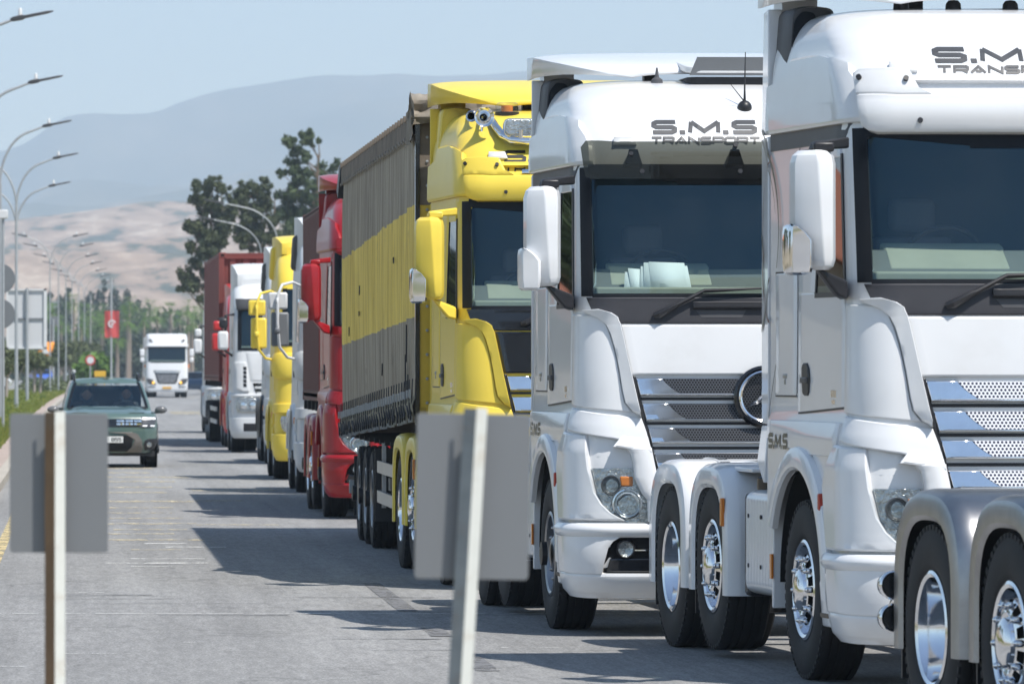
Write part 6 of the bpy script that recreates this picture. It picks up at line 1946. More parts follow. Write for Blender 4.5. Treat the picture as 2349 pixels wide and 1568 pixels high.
    mb = MB(); low.panel(mb, [(.31, -.40, .40), (.60, -.46, .46)], off=.01, depth=.02, nx=10, nz=4); mb.build('lower_grille', M['void'], T)
    p = low.at(0, .53)
    mb = MB(); mb.box(-.26, .26, p.y - .05, p.y - .03, .47, .585); pl = mb.build('number_plate', mat('white_plate', (.75, .76, .74), .5), T)
    mb = MB(); letters(mb, '855', .062, .07, .012, .016, lambda x, z: Vector((x, p.y - .052, .49 + z)), .05, slant=0); mb.build('plate_lettering', M['decal_blk'], pl, smooth=0)
    mb = MB(); mb.box(-.85, .85, .3, 4.1, .22, .32); mb.build('underbody', M['chassis'], T)
    person('person', 'driver in dark clothes leaning at the wheel of the grey-green car', (.508 + .34, 106.45, .62))
    person('person', 'passenger in dark clothes seated on the left in the grey-green car', (.508 - .40, 106.45, .60))
    return T
green_car()

# ------------------------------------------------------------------ the far white truck, seen head-on
def far_truck():
    P = M['white']
    T = thing('truck', 'white tall-cab truck with yellow number plate coming head-on far down the road', 'truck', (5.02, 332.5, 0), 0)
    sk = Skin([(.34, .06, 1.12, .16, 1.2), (.5, 0, 1.2, .18, 1.24), (1.0, 0, 1.22, .2, 1.25), (1.6, .04, 1.22, .2, 1.25), (2.1, .10, 1.21, .2, 1.24), (2.95, .26, 1.18, .18, 1.23), (3.1, .30, 1.18, .2, 1.22), (3.5, .42, 1.17, .24, 1.21), (3.68, .55, 1.14, .3, 1.2), (3.74, .75, 1.05, .3, 1.1)], 2.2, .05)
    sk.panel
    N0 = {'edge': 0, 'skirt': False}
    mb = MB(); sk.panel(mb, [(z, Lf(2.2), Rt(2.2)) for z in np.linspace(.75, 2.1, 6)], off=0, nx=50, nz=10, **N0)
    sk.panel(mb, [(z, Lf(.7), Rt(.7)) for z in (.34, .5, .75)], off=0, nx=40, nz=4, **N0)
    sk.panel(mb, [(z, Lf(2.2), Rt(2.2)) for z in np.linspace(2.95, 3.74, 8)], off=0, nx=50, nz=14, **N0)
    for g in (-1, 1):
        rw = [(z, *((Lf(2.2), -1.10) if g < 0 else (1.10, Rt(2.2)))) for z in (2.1, 2.95)]; sk.panel(mb, rw, off=0, nx=10, nz=4, **N0)
    rim = [sk.raw(u, 3.74) for u in np.linspace(sk.U(Lf(2.2), 3.74), sk.U(Rt(2.2), 3.74), 30)]; mb.grid([[rim[i], rim[29 - i]] for i in range(15)])
    mb.build('cab', P, T, smooth=40)
    mb = MB(); mb.m(M['cabin']).box(-1.1, 1.1, 1.4, 1.45, 1.6, 3.1); mb.m(M['dash']).box(-1, 1, .4, .6, 2.05, 2.2); mb.build('cabin_interior', None, T)
    mb = MB(); sk.panel(mb, [(2.1, -.95, .95), (2.18, -1.09, 1.09), (2.95, -1.09, 1.09)], off=.004, nx=20, nz=6, edge=0, skirt=False); mb.build('windscreen', M['glass'], T, smooth=80)
    mb = MB(); sk.panel(mb, [(2.86, -1.13, 1.13), (2.99, -1.13, 1.13)], off=.01, depth=.02, nx=20, nz=2); sk.panel(mb, [(2.04, -.9, .9), (2.12, -1.08, 1.08)], off=.01, depth=.02, nx=20, nz=2); mb.build('windscreen_border', M['border'], T)
    mb = MB(); sk.panel(mb, [(2.97, -1.17, 1.17), (3.10, -1.17, 1.17)], off=.10, depth=.1, nx=24, nz=3, edge=.02); mb.build('sun_visor', P, T, smooth=50)
    for g in (-1, 1):
        mb = MB(); rw = [(3.22, .82, .90), (3.30, .86, 1.03), (3.42, .92, 1.06)]
        if g < 0: rw = [(z, -b, -a) for z, a, b in rw]
        sk.panel(mb, rw, off=.02, depth=.02, nx=4, nz=4); mb.build('roof_light', M['lampdark'], T)
        mb = MB(); rw = [(.78, .62, .98), (.92, .74, 1.14), (1.08, .86, 1.18), (1.12, 1.0, 1.16)]
        if g < 0: rw = [(z, -b, -a) for z, a, b in rw]
        sk.panel(mb, rw, off=.03, depth=.03, nx=5, nz=4); hl = mb.build('headlight', M['lampdark'], T)
        p = sk.at(g * .80, .88); mb = MB(); sphere(mb, (p.x, p.y - .05, p.z), .07); mb.build('indicator', mat('lit_amber', (.8, .4, .05), .4, emit=(1, .55, .05, 1.5)), hl)
        mb = MB(); sk.panel(mb, [(.60, *((-1.1, -.68) if g < 0 else (.68, 1.1))), (.66, *((-1.1, -.68) if g < 0 else (.68, 1.1)))], off=.02, depth=.02, nx=4, nz=2); mb.build('fog_light', M['lampdark'], T)
        rt = bpy.data.objects.new('mirror', None); COL.objects.link(rt); rt.parent = T
        mb = MB(); mb.box(*sorted((g * 1.32, g * 1.58)), .15, .3, 2.42, 2.85); mb.build('mirror_housing', P, rt, bevel=.05)
        mb = MB(); mb.box(*sorted((g * 1.34, g * 1.56)), .15, .3, 2.08, 2.36); mb.build('wide_angle_mirror', P, rt, bevel=.05)
        mb = MB(); mb.tube([(g * 1.2, .4, 2.85), (g * 1.4, .25, 2.88), (g * 1.4, .25, 2.1), (g * 1.2, .4, 2.05)], .03, 6); mb.build('mirror_arm', M['black'], rt)
        mb = MB(); mb.box(*sorted((g * 1.24, g * 1.32)), .8, .9, 1.75, 1.95); mb.build('side_marker', M['amber'], T)
        make_wheel(T, (g * 1.03, 1.35, .52), g, 'steel', r=.52, rimmat=M['dull_chrome']); make_wheel(T, (g * 1.03, 5.2, .52), g, 'deep', True, r=.52, rimmat=M['dull_chrome'])
    mb = MB(); sk.panel(mb, [(.80, -.42, .42), (.86, -.55, .55), (1.42, -.72, .72), (1.60, -.80, .80)], off=.006, depth=.02, nx=14, nz=8); gr = mb.build('grille', M['gloss_black'], T)
    mb = MB(); sk.panel(mb, [(.86, -.40, .40), (.92, -.48, .48), (1.36, -.62, .62)], off=.02, depth=.01, nx=14, nz=8, edge=0); mb.build('grille_mesh', mat('rippled_mesh', (.22, .22, .23), .4, metal=.5, var=.9, vscale=9, stretch=(1, 1, 2.5)), gr)
    mb = MB(); sk.panel(mb, [(1.44, -.70, .70), (1.58, -.76, .76)], off=.03, depth=.03, nx=14, nz=3); mb.build('slat', M['alu'], gr)
    mb = MB(); mb.box(-.26, .26, -.06, -.03, .52, .64); mb.build('number_plate', mat('yellow_plate', (.75, .40, .03), .5), T)
    mb = MB(); mb.box(-.45, .45, .9, 7, .6, .95); mb.box(-1, 1, 1.3, 1.4, .4, .6); mb.build('chassis', M['chassis'], T)
    mb = MB(); mb.box(-1.25, 1.25, 2.9, 14, 1.2, 3.55); mb.build('box_body', M['white_old'], T, bevel=.03)
    return T
far_truck()

# ------------------------------------------------------------------ near sign posts, seen from behind
rust = mat('rusted_steel', (.20, .125, .07), .8, var=.5, vscale=5, stretch=(1, 1, .5), dirt=1.0, dirtcol=(.17, .20, .20))
whitepost = mat('peeling_white_post', (.66, .67, .62), .6, var=.05, vscale=6, stretch=(1, 1, 2.2), dirt=.9, dirtcol=(.42, .27, .14))
shadedpost = mat('peeling_post_shaded', (.22, .245, .255), .7, var=.25, vscale=5, stretch=(1, 1, 2.0), dirt=.9, dirtcol=(.24, .14, .08))  # shaded left flange of the white post: shade put into the grey, plus rust
def near_sign(label, X, Y, xa, xb, z0, z1, tilt, left, yaw, top, w_=.031):
    T = thing('road_sign', label, 'road sign', (X, Y, 0), 0)
    t = .006
    sh = (z0 + z1) / 2 * math.tan(tilt); xa -= sh; xb -= sh
    P = MB(); P.prism([(0, -w_, 0), (-w_, 0, 0), (-w_ + t, t, 0), (0, -w_ + 2 * t, 0)], (0, 0, top)); P.build('post_flange', left, T)
    P2 = MB(); P2.prism([(0, -w_ - .0005, 0), (0, -w_ + 2 * t, 0), (w_ - t, t, 0), (w_, 0, 0)], (0, 0, top + .002)); P2.build('post', whitepost, T)
    T.rotation_euler = (0, tilt, 0)
    pl = MB()
    h = (z0 + z1) / 2
    pts = rounded_poly([(xa - X, .0, z0), (xb - X, .0, z0), (xb - X, .0, z1), (xa - X, .0, z1)], .012)
    pl.prism([Vector((p.x, .040 + p.x * math.tan(yaw), p.z)) for p in pts], (0, .003, 0))
    o = pl.build('sign_plate', M['signback'], T, bevel=.001)
    o.rotation_euler = (0, -tilt * .7, 0); o.location = (h * math.sin(tilt * .7) * 1.0, 0, 0)
    b = MB()
    for z in (z0 + .09, z1 - .09): b.lathe([(.008, 0), (.008, -.006), (.001, -.007)], (.0, .034, z), 'y', 10)
    b.build('plate_bolt', M['galv'], T)
    return T
near_sign('blurred grey sign plate seen from behind on a rusty brown angle post, at the left', -.080, 17.4, -.2187, .0827, 1.307, 1.733, 0.0, rust, .0, 1.738)
near_sign('blurred grey sign plate seen from behind on a leaning pale post, in the middle', .934, 14.93, .880, 1.181, 1.322, 1.757, R(3.3), shadedpost, R(2), 1.77)
mb = MB(); mb.prism([Vector((p.x, p.y, 0.0)) for p in rounded_poly([(-.9, 12, 0), (1.9, 11, 0), (1.9, 19, 0), (-.9, 19, 0)], .8)], (0, 0, .15)); struct(mb.build('traffic_island', conc, bevel=.02))

# ------------------------------------------------------------------ street lamps
def lamp_post(label, X, Y, double=True, H=9.6, arm=2.15, flip=1, group=None):
    th = .62 if Y > 260 else .85
    T = thing('street_lamp', label, 'street lamp', (X, Y, 0), 0, group)
    mb = MB(); mb.tube([(0, 0, 0), (0, 0, 1.2), (0, 0, H - 2.1)], [.11 * th, .085 * th, .06 * th], 10); mb.box(-.16, .16, -.16, .16, 0, .03); mb.build('pole', M['galv'], T, smooth=60)
    for g in ((-1, 1) if double else (-flip,)):
        mb = MB(); pts = [(0, 0, H - 2.15)]
        for t in np.linspace(0, 1, 12):
            a = t * PI / 2 * .86
            pts.append((g * arm * .78 * (1 - math.cos(a)) * 1.0, 0, H - 2.1 + 1.72 * math.sin(a)))
        e = Vector(pts[-1]); pts.append((g * arm, 0, e.z + .22))
        mb.tube(pts, [.055 * th] + [.048 * th] * (len(pts) - 2) + [.035 * th], 8); am = mb.build('arm', M['galv'], T, smooth=60)
        mb = MB(); p = Vector(pts[-1]); d = Vector((g, 0, .20)).normalized(); n = Vector((-d.z * g, 0, abs(d.x)))
        rows_ = []
        for s_, wd, th_ in ((-.12, .03, .03), (-.05, .07, .055), (.15, .09, .06), (.22, .12, .035), (.75, .12, .03), (.88, .09, .012)):
            c = p + d * s_
            rows_.append([c + Vector((0, a_ * wd, 0)) + n * b_ * th_ for a_, b_ in ((-1, -.6), (-1, .6), (-.6, 1), (.6, 1), (1, .6), (1, -.6), (.7, -1), (-.7, -1))])
        mb.grid(rows_, True); mb.add(rows_[0], [tuple(range(8))]); mb.add(rows_[-1], [tuple(range(8))])
        hd = mb.build('lamp_head', M['grey_plastic'], T, smooth=35)
        mb = MB(); c = p + d * .12 + n * .05; mb.lathe([(.05, 0), (.045, .14), (.03, .17), (.001, .175)], (c.x, c.y, c.z), 'z', 12); mb.build('photocell', M['white_old'], hd)
    return T
ORD = ['first', 'second', 'third', 'fourth', 'fifth', 'sixth', 'seventh', 'eighth', 'ninth', 'tenth', 'eleventh', 'twelfth', 'thirteenth', 'fourteenth', 'fifteenth', 'sixteenth', 'seventeenth', 'eighteenth', 'nineteenth', 'twentieth']
names_ = ['nearest', 'second', 'third', 'fourth', 'fifth']
LG = 'double-arm street lamps along the median'
for i, (Y, dx) in enumerate(((130, -.05), (159, .08), (188, .28), (217, .48), (246, .15))):
    lamp_post('%s of the five large pale double-arm lamps at the upper left' % names_[i], -2.95 + dx, Y, H=10.0 if i < 4 else 9.85, arm=1.5, group=LG)
for i, (Y, X) in enumerate(((348, -1.9), (377, -1.5), (412, -1.1), (442, -.7), (475, -.2), (505, .3), (540, .9))):
    lamp_post('%s nearest of the small far double-arm lamps against the pale hills' % ORD[i], X, Y, H=10.0, arm=1.5, group='distant double-arm street lamps')
lamp_post('single-arm lamp above the brown-red container, its arm the higher of two', 9.55, 277, double=False, flip=1, H=10.0, arm=2.7, group='single-arm lamps on the right')
lamp_post('single-arm lamp above the brown-red container, its arm the lower of two', 9.75, 308, double=False, flip=1, H=10.0, arm=2.7, group='single-arm lamps on the right')

# ------------------------------------------------------------------ far signs and banners
def pole_mb(x, y, z, r=.04): mb = MB(); mb.tube([(x, y, 0), (x, y, z)], r, 8); return mb
T = thing('road_sign', 'large rectangular sign seen from behind, white frame with grey bars, on one post', 'road sign', (-2.40, 253, 0))
pole_mb(0, 0, 5.3, .07).build('post', M['galv'], T)
mb = MB(); mb.box(-.92, .88, .12, .16, 2.62, 5.29); mb.build('sign_plate', mat('pale_sign_back', (.60, .61, .62), .6), T)
mb = MB()
for a in ((-.92, .88, 2.62, 2.70), (-.92, .88, 5.21, 5.29), (-.92, -.84, 2.62, 5.29), (.74, .88, 2.62, 5.29)): mb.box(a[0], a[1], .04, .12, a[2], a[3])
mb.build('sign_frame', M['white_old'], T)
mb = MB(); mb.box(-.06, .06, .0, .12, 2.55, 5.32); mb.box(-.84, .74, .06, .12, 3.92, 3.99); mb.build('sign_bar', M['signback'], T)
for z, lb in ((3.42, 'lower round sign seen from behind at the left edge'), (4.50, 'upper round sign seen from behind at the left edge')):
    pass
T = thing('road_sign', 'two round grey signs seen from behind on one post at the left edge', 'road sign', (-2.42, 170, 0))
pole_mb(0, 0, 5.0, .045).build('post', M['galv'], T)
for z in (3.42, 4.48):
    mb = MB(); mb.lathe([(.001, .06), (.44, .06), (.45, .075), (.45, .09), (.001, .09)], (0, 0, z), 'y', 36); mb.build('sign_plate', M['signback'], T)
T = thing('camera_pole', 'slim pale pole with a small white box on top at the left edge', 'pole', (-2.06, 150, 0))
pole_mb(0, 0, 5.85, .04).build('pole', M['galv'], T); mb = MB(); mb.box(-.13, .13, -.1, .1, 5.75, 5.98); mb.build('camera_box', M['white_old'], T, bevel=.02)
T = thing('road_sign', 'small rectangular street sign seen from behind beside the large white-framed sign', 'road sign', (-2.1, 430, 0))
pole_mb(0, 0, 5.4, .07).build('post', M['galv'], T); mb = MB(); mb.box(-.3, .35, .05, .08, 4.95, 5.6); mb.build('sign_plate', M['signback'], T)
T = thing('banner', 'red banner with a white swirl on a tall pale pole above the palms', 'banner', (1.75, 330, 0))
pole_mb(.0, 0, 7.0, .06).build('pole', M['galv'], T)
mb = MB(); mb.grid([[(-.38 + .84 * i / 10, -.02 + .05 * math.sin(i * .9 + j * .3), 3.50 + 1.55 * j / 8) for i in range(11)] for j in range(9)]); bn = mb.build('banner_cloth', mat('faded_red_cloth', (.55, .085, .08), .8, var=.1), T)
mb = MB()
for (a0, a1, r0, r1) in ((20, 300, .15, .23), (200, 420, .02, .10)):
    mb.grid([[(.04 + math.cos(R(a)) * r, -.085, 4.30 + math.sin(R(a)) * r) for r in (r0, r1)] for a in range(a0, a1, 14)])
mb.build('banner_swirl', M['white_old'], bn)
T = thing('road_sign', 'orange temporary sign with a white triangle at the left among the trees', 'road sign', (-2.6, 420, 0))
pole_mb(-.3, .1, 3.4, .05).build('post', M['galv'], T); mb = MB(); mb.add([(-.62, 0, 1.95), (.1, 0, 1.95), (.62, 0, 2.6), (.62, 0, 3.62), (-.1, 0, 3.62), (-.1, 0, 3.0), (-.62, 0, 3.0)], [tuple(range(7))])
op = mb.build('sign_plate', mat('orange_sign', (.85, .30, .02), .6), T); so = op.modifiers.new('t', 'SOLIDIFY'); so.thickness = .03
mb = MB(); mb.add([(-.38, -.04, 2.75), (.28, -.04, 2.75), (-.05, -.04, 3.25)], [(0, 1, 2)]); mb.build('sign_triangle', M['white_old'], op)
T = thing('road_sign', 'small round speed sign with red rim over the roof of the grey-green car', 'road sign', (.55, 340, 0))
pole_mb(0, 0, 2.6, .04).build('post', M['galv'], T); mb = MB(); mb.m(M['red_bright']).lathe([(.001, -.04), (.30, -.04), (.30, -.02)], (0, 0, 2.2), 'y', 30); mb.m(M['white_old']).lathe([(.001, -.05), (.21, -.05), (.21, -.045)], (0, 0, 2.2), 'y', 30); mb.build('sign_plate', None, T)
T = thing('grit_box', 'yellow box standing on the verge behind the grey-green car', 'box', (1.1, 345, 0)); mb = MB(); mb.box(-.3, .4, 0, .5, 1.2, 1.55); mb.box(-.25, -.2, .2, .3, 0, 1.2); mb.box(.3, .35, .2, .3, 0, 1.2); mb.build('box_body', mat('yellow_box', (.75, .45, .03), .6), T, bevel=.02)

def tiny_car(name, label, X, Y, rz, col, glass=True):
    T = thing(name, label, 'car', (X, Y, 0), rz)
    mb = MB(); prof = [(-2.1, .35), (-2.15, .7), (-1.9, .95), (-1.1, 1.02), (-.5, 1.45), (.9, 1.47), (1.6, 1.05), (2.05, .98), (2.1, .4)]
    rows_ = [[(x, y * (1 - .03 * abs(x) ** 4), z - .02 * abs(x) ** 4 * (z > .9)) for y, z in prof] for x in np.linspace(-.87, .87, 9)]
    mb.grid(rows_); mb.add(rows_[0], [tuple(range(len(prof)))]); mb.add(rows_[-1], [tuple(range(len(prof)))]); mb.build('body', col, T, bevel=.05, smooth=35)
    mb = MB(); mb.add([(-.72, -1.06, 1.05), (.72, -1.06, 1.05), (.66, -.57, 1.42), (-.66, -.57, 1.42)], [(0, 1, 2, 3)]); mb.build('windscreen', M['gloss_black'], T)
    for g in (-1, 1):
        mb = MB(); mb.prism([(g * .875, -.9, 1.05), (g * .875, 1.4, 1.05), (g * .86, .85, 1.40), (g * .86, -.45, 1.40)], (g * .004, 0, 0)); mb.build('side_window', M['gloss_black'], T)
        mb = MB(); mb.box(g * .7 - .13, g * .7 + .13, -2.17, -2.1, .62, .78); mb.build('headlight', M['lamp'], T)
        for y in (-1.3, 1.3): mb = MB(); mb.lathe([(.001, .1), (.32, .1), (.32, -.1), (.001, -.1)], (g * .78, y, .32), 'x', 20); mb.build('wheel', M['rubber'], T)
    return T
tiny_car('car', 'dark blue car parked at the right kerb beside the last truck', 7.3, 368, 0, mat('dark_blue_paint', (.03, .07, .13), .3, coat=.5))
tiny_car('car', 'bright blue car under the trees at the left', -3.9, 560, R(12), mat('bright_blue_paint', (.02, .10, .50), .3, coat=.5))
tiny_car('car', 'white car on the other carriageway left of the grey-green car roof', -.2, 600, R(20), M['white_old'])
tiny_car('car', 'white car at the left edge behind the tree trunks', -7.3, 420, R(80), M['white_old'])

# ------------------------------------------------------------------ plants
def leaf_mat(name, c1, c2, tr=.25):
    m = bpy.data.materials.new(name); m.use_nodes = True; nt = m.node_tree; b = nt.nodes['Principled BSDF']; b.inputs['Roughness'].default_value = .6; b.inputs['Specular IOR Level'].default_value = .3
    tc = nt.nodes.new('ShaderNodeTexCoord'); n = nt.nodes.new('ShaderNodeTexNoise'); n.inputs['Scale'].default_value = 1.3; n.inputs['Detail'].default_value = 5
    nt.links.new(tc.outputs['Object'], n.inputs[0])
    r = nt.nodes.new('ShaderNodeMapRange'); r.inputs[1].default_value = .35; r.inputs[2].default_value = .65; nt.links.new(n.outputs[0], r.inputs[0])
    mx = nt.nodes.new('ShaderNodeMixRGB'); mx.inputs[1].default_value = (*c1, 1); mx.inputs[2].default_value = (*c2, 1); nt.links.new(r.outputs[0], mx.inputs[0]); nt.links.new(mx.outputs[0], b.inputs['Base Color'])
    t = nt.nodes.new('ShaderNodeBsdfTranslucent'); nt.links.new(mx.outputs[0], t.inputs[0]); ms = nt.nodes.new('ShaderNodeMixShader'); ms.inputs[0].default_value = tr
    nt.links.new(b.outputs[0], ms.inputs[1]); nt.links.new(t.outputs[0], ms.inputs[2]); nt.links.new(ms.outputs[0], nt.nodes['Material Output'].inputs[0])
    return m
L_pine = leaf_mat('dark_pine_foliage', (.045, .062, .028), (.11, .13, .055))
L_tall = leaf_mat('green_tree_foliage', (.05, .08, .035), (.11, .15, .06))
L_palm = leaf_mat('palm_frond', (.09, .17, .03), (.19, .31, .07), .35)
L_olive = leaf_mat('olive_foliage', (.08, .10, .045), (.17, .20, .09), .3)
L_far = leaf_mat('far_foliage', (.022, .035, .02), (.06, .08, .04))
L_grass = leaf_mat('verge_grass', (.13, .19, .03), (.32, .33, .08), .4)
BARK = mat('bark', (.16, .115, .08), .9, var=.35, vscale=5)
BARKP = mat('palm_bark', (.25, .20, .16), .9, var=.3, vscale=5)

def blob_leaves(mb, c, r, n, size, rnd, squash=1.0):
    for _ in range(n):
        d = Vector((rnd.gauss(0, 1), rnd.gauss(0, 1), rnd.gauss(0, 1)))
        if d.length < .01: continue
        d.normalize()
        p = Vector(c) + Vector((d.x, d.y, d.z * squash)) * r * (rnd.random() ** .45) * (1 + .25 * rnd.gauss(0, 1) * .5)
        a = Vector((rnd.gauss(0, 1), rnd.gauss(0, 1), rnd.gauss(0, 1))).normalized()
        b_ = a.cross(d + Vector((.1, .2, .3))).normalized()
        s = size * rnd.uniform(.6, 1.3)
        mb.add([p - a * s, p - b_ * s * .45, p + a * s, p + b_ * s * .45], [(0, 1, 2, 3)])
def traced_tree(label, cat_, Y, blobs, lm, rnd, size=.135, dens=560, trunk=None, depth=.8, name='tree'):
    s = F / Y
    P = []
    for (zx, zy, zr) in blobs:
        p = px(391 + .2746 * zx, 274 + .2746 * zy, Y); P.append((p, zr * .2746 / s))
    bx = trunk if trunk is not None else sum(p.x for p, r in P) / len(P)
    T = thing(name, label, cat_, (bx, Y, 0), 0)
    mb = MB()
    for p, r in P:
        for q in range(8):
            c = (p.x - bx + rnd.uniform(-.9, .9) * r, rnd.uniform(-depth, depth) * 1.5, p.z + rnd.uniform(-.85, .85) * r)
            blob_leaves(mb, c, r * rnd.uniform(.3, .68), int(dens * r * r * .6) + 14, size, rnd)
    mb.build('crown', lm, T, smooth=0)
    mb = MB(); top = max(p.z for p, r in P)
    path = [Vector((0, 0, 0))] + [Vector(((rnd.uniform(-.15, .15)), rnd.uniform(-.2, .2), top * t)) for t in (.25, .5, .75, .93)]
    mb.tube(path, [.24, .2, .15, .1, .03], 8)
    for p, r in P:
        a = Vector((0, 0, max(p.z - 1.0 - abs(p.x - bx) * .5, 1.0))); e = Vector((p.x - bx, rnd.uniform(-.5, .5), p.z))
        mb.tube([a, a.lerp(e, .5) + Vector((0, 0, -.12)), e], [.06, .04, .02], 5, False)
    mb.build('trunk', BARK, T, smooth=60)
    return T
rt_ = random.Random(21)
traced_tree('dark ragged tree overhanging the tall brown-red container', 'tree', 352, [(270, 560, 90), (365, 535, 52), (450, 600, 60), (230, 690, 66), (320, 760, 110), (450, 720, 90), (130, 885, 42), (200, 900, 55), (290, 900, 90), (215, 1060, 85), (330, 1010, 100), (430, 950, 95), (300, 1110, 60), (205, 1200, 60), (130, 1290, 60), (110, 1390, 55), (235, 1330, 95), (270, 1450, 75), (400, 1080, 80)], L_pine, rt_, trunk=8.0)
traced_tree('dark broad tree standing behind the two lamp arms', 'tree', 362, [(600, 570, 60), (700, 590, 70), (795, 535, 48), (640, 680, 90), (760, 690, 80), (560, 800, 85), (700, 850, 115), (600, 960, 90), (800, 900, 95), (860, 1000, 80), (640, 1040, 60), (740, 1010, 80), (520, 700, 45)], L_pine, rt_, trunk=12.2)
traced_tree('tallest tree, airy green crown left of the dark red truck roof', 'tree', 372, [(1130, 140, 58), (1000, 190, 55), (1180, 190, 38), (1238, 182, 18), (1050, 250, 55), (1120, 320, 52), (930, 450, 45), (1030, 400, 66), (1100, 470, 66), (1010, 560, 76), (1150, 590, 66), (960, 690, 86), (1060, 700, 100), (1180, 680, 60), (940, 820, 78), (1050, 850, 115), (1000, 930, 78), (1100, 960, 80)], L_tall, rt_, trunk=15.6)
traced_tree('green tree whose crown shows between the tallest tree and the striped trailer', 'tree', 385, [(1215, 455, 36), (1290, 430, 55), (1325, 500, 48), (1385, 380, 42), (1240, 540, 58), (1240, 640, 70), (1330, 620, 70), (1300, 760, 90)], L_tall, rt_, trunk=18.6)

def palm(label, x, y, Y, h_px=None, rr=1.3, group='fan palms in the distance', sc_=1.0):
    s = F / Y; c = px(x, y, Y)
    T = thing('palm_tree', label, 'palm tree', (c.x, Y, 0), 0, group)
    rnd = random.Random(int(x * 13 + y))
    mb = MB(); H = c.z
    for k in range(74):
        az = rnd.uniform(0, 2 * PI); el = rnd.uniform(-.9, 1.3)
        d = Vector((math.cos(az) * math.cos(el), math.sin(az) * math.cos(el), math.sin(el)))
        L = rr * rnd.uniform(.75, 1.1); side = d.cross(Vector((0, 0, 1))).normalized()
        base = Vector((0, 0, H))
        p0 = base; p1 = base + d * L * .5 + Vector((0, 0, .06)); p2 = base + d * L - Vector((0, 0, .22 * rr))
        w_ = .36 * rr
        for q in range(5):
            e = (q - 2) / 2
            tip = p2 + side * w_ * e * 1.2 + Vector((0, 0, -.08 * abs(e)))
            mb.add([p1 + side * w_ * .12 * (e - .3), tip, p1 + side * w_ * .12 * (e + .3)], [(0, 1, 2)])
        mb.add([p0 - side * .03, p1, p0 + side * .03], [(0, 1, 2)])
    mb.build('crown', L_palm, T, smooth=0)
    mb = MB(); mb.tube([(0, 0, 0), (.05, 0, H * .5), (0, 0, H)], [.26, .19, .16], 8); mb.build('trunk', BARKP, T, smooth=60)
PG = 'fan palms in the distance'
for i, (x, y, Y, r_) in enumerate(sorted(((168, 694, 640, 1.3), (207, 721, 660, 1.5), (186, 751, 620, 1.3), (237, 716, 720, 1.4), (232, 750, 640, 1.4), (297, 699, 700, 1.5), (292, 735, 680, 1.4), (343, 706, 760, 1.5), (330, 735, 690, 1.3), (360, 725, 700, 1.4), (390, 716, 720, 1.5), (431, 708, 680, 1.3), (268, 775, 560, 1.2), (412, 735, 800, 1.5), (450, 722, 800, 1.4), (120, 720, 640, 1.4), (140, 745, 700, 1.4), (105, 700, 760, 1.4), (440, 745, 640, 1.1), (462, 715, 860, 1.5)))):
    palm('%s from the left of the distant bright green fan palms' % ORD[i], x, y, Y, rr=r_ * 1.35, group=PG)

def round_tree(label, X, Y, H, r, lm, group=None, th=.10, clear=1.4, name='tree', n=9, dens=260, size=.12, rnd=random.Random(5), bark=None, cat_='tree'):
    T = thing(name, label, cat_, (X, Y, 0), 0, group)
    mb = MB()
    for k in range(n):
        c = (rnd.uniform(-.6, .6) * r, rnd.uniform(-.6, .6) * r, clear + (H - clear) * rnd.uniform(.25, .85))
        blob_leaves(mb, c, r * rnd.uniform(.35, .6), int(dens * r), size, rnd, .8)
    mb.build('crown', lm, T, smooth=0)
    mb = MB(); mb.tube([(0, 0, 0), (.04, 0, clear), (0, .0, H * .8)], [th, th * .8, th * .3], 7)
    for k in range(4):
        a = k * 1.6; mb.tube([(0.03, 0, clear * .9), (math.cos(a) * r * .5, math.sin(a) * r * .5, H * .7)], [th * .5, th * .2], 5, False)
    mb.build('trunk', bark or BARK, T, smooth=60)
    return T
ro = random.Random(8)
OG = 'small olive trees on the median'
for i, (x, Y, H, r) in enumerate(((-12, 262, 3.0, 1.0), (14, 276, 2.9, 1.0), (38, 290, 2.9, 1.0), (60, 304, 2.8, .95), (78, 318, 2.8, .9), (92, 335, 2.7, .9))):
    round_tree('%s nearest of the small olive trees under the large framed sign' % ORD[i], (x - 186) / F * Y, Y, H, r, L_olive, OG, th=.09, rnd=ro, bark=mat('pale_bark', (.34, .29, .25), .9), size=.11)
for i, (x, Y, H, r) in enumerate(((146, 420, 3.6, 1.4), (160, 440, 3.8, 1.5), (178, 460, 3.8, 1.5), (196, 480, 3.8, 1.5), (212, 500, 3.6, 1.4))):
    round_tree('%s nearest of the olive trees behind the grey-green car' % ORD[i], (x - 186) / F * Y, Y, H, r, L_olive, OG, th=.12, rnd=ro, bark=MATS['pale_bark'], size=.16)
round_tree('yellow-green bushy palm behind the small round speed sign', .9, 385, 2.9, 1.3, L_palm, None, th=.2, clear=.8, rnd=ro, size=.3, dens=120, cat_='palm tree', name='palm_tree')
def cypress(x, y, Y, r, label):
    c = px(x, y, Y); T = thing('cypress_tree', label, 'tree', (c.x, Y, 0), 0, 'dark trees before the hills')
    rnd = random.Random(int(x)); mb = MB(); H = c.z
    for k in range(12):
        t = k / 11; blob_leaves(mb, (rnd.uniform(-.2, .2) * r, 0, H * (.15 + .8 * t)), r * (1 - t * .8) + .15, 60, .42, rnd, 1.3)
    mb.build('crown', L_far, T, smooth=0); mb = MB(); mb.tube([(0, 0, 0), (0, 0, H * .9)], [.3, .05], 6); mb.build('trunk', BARK, T)
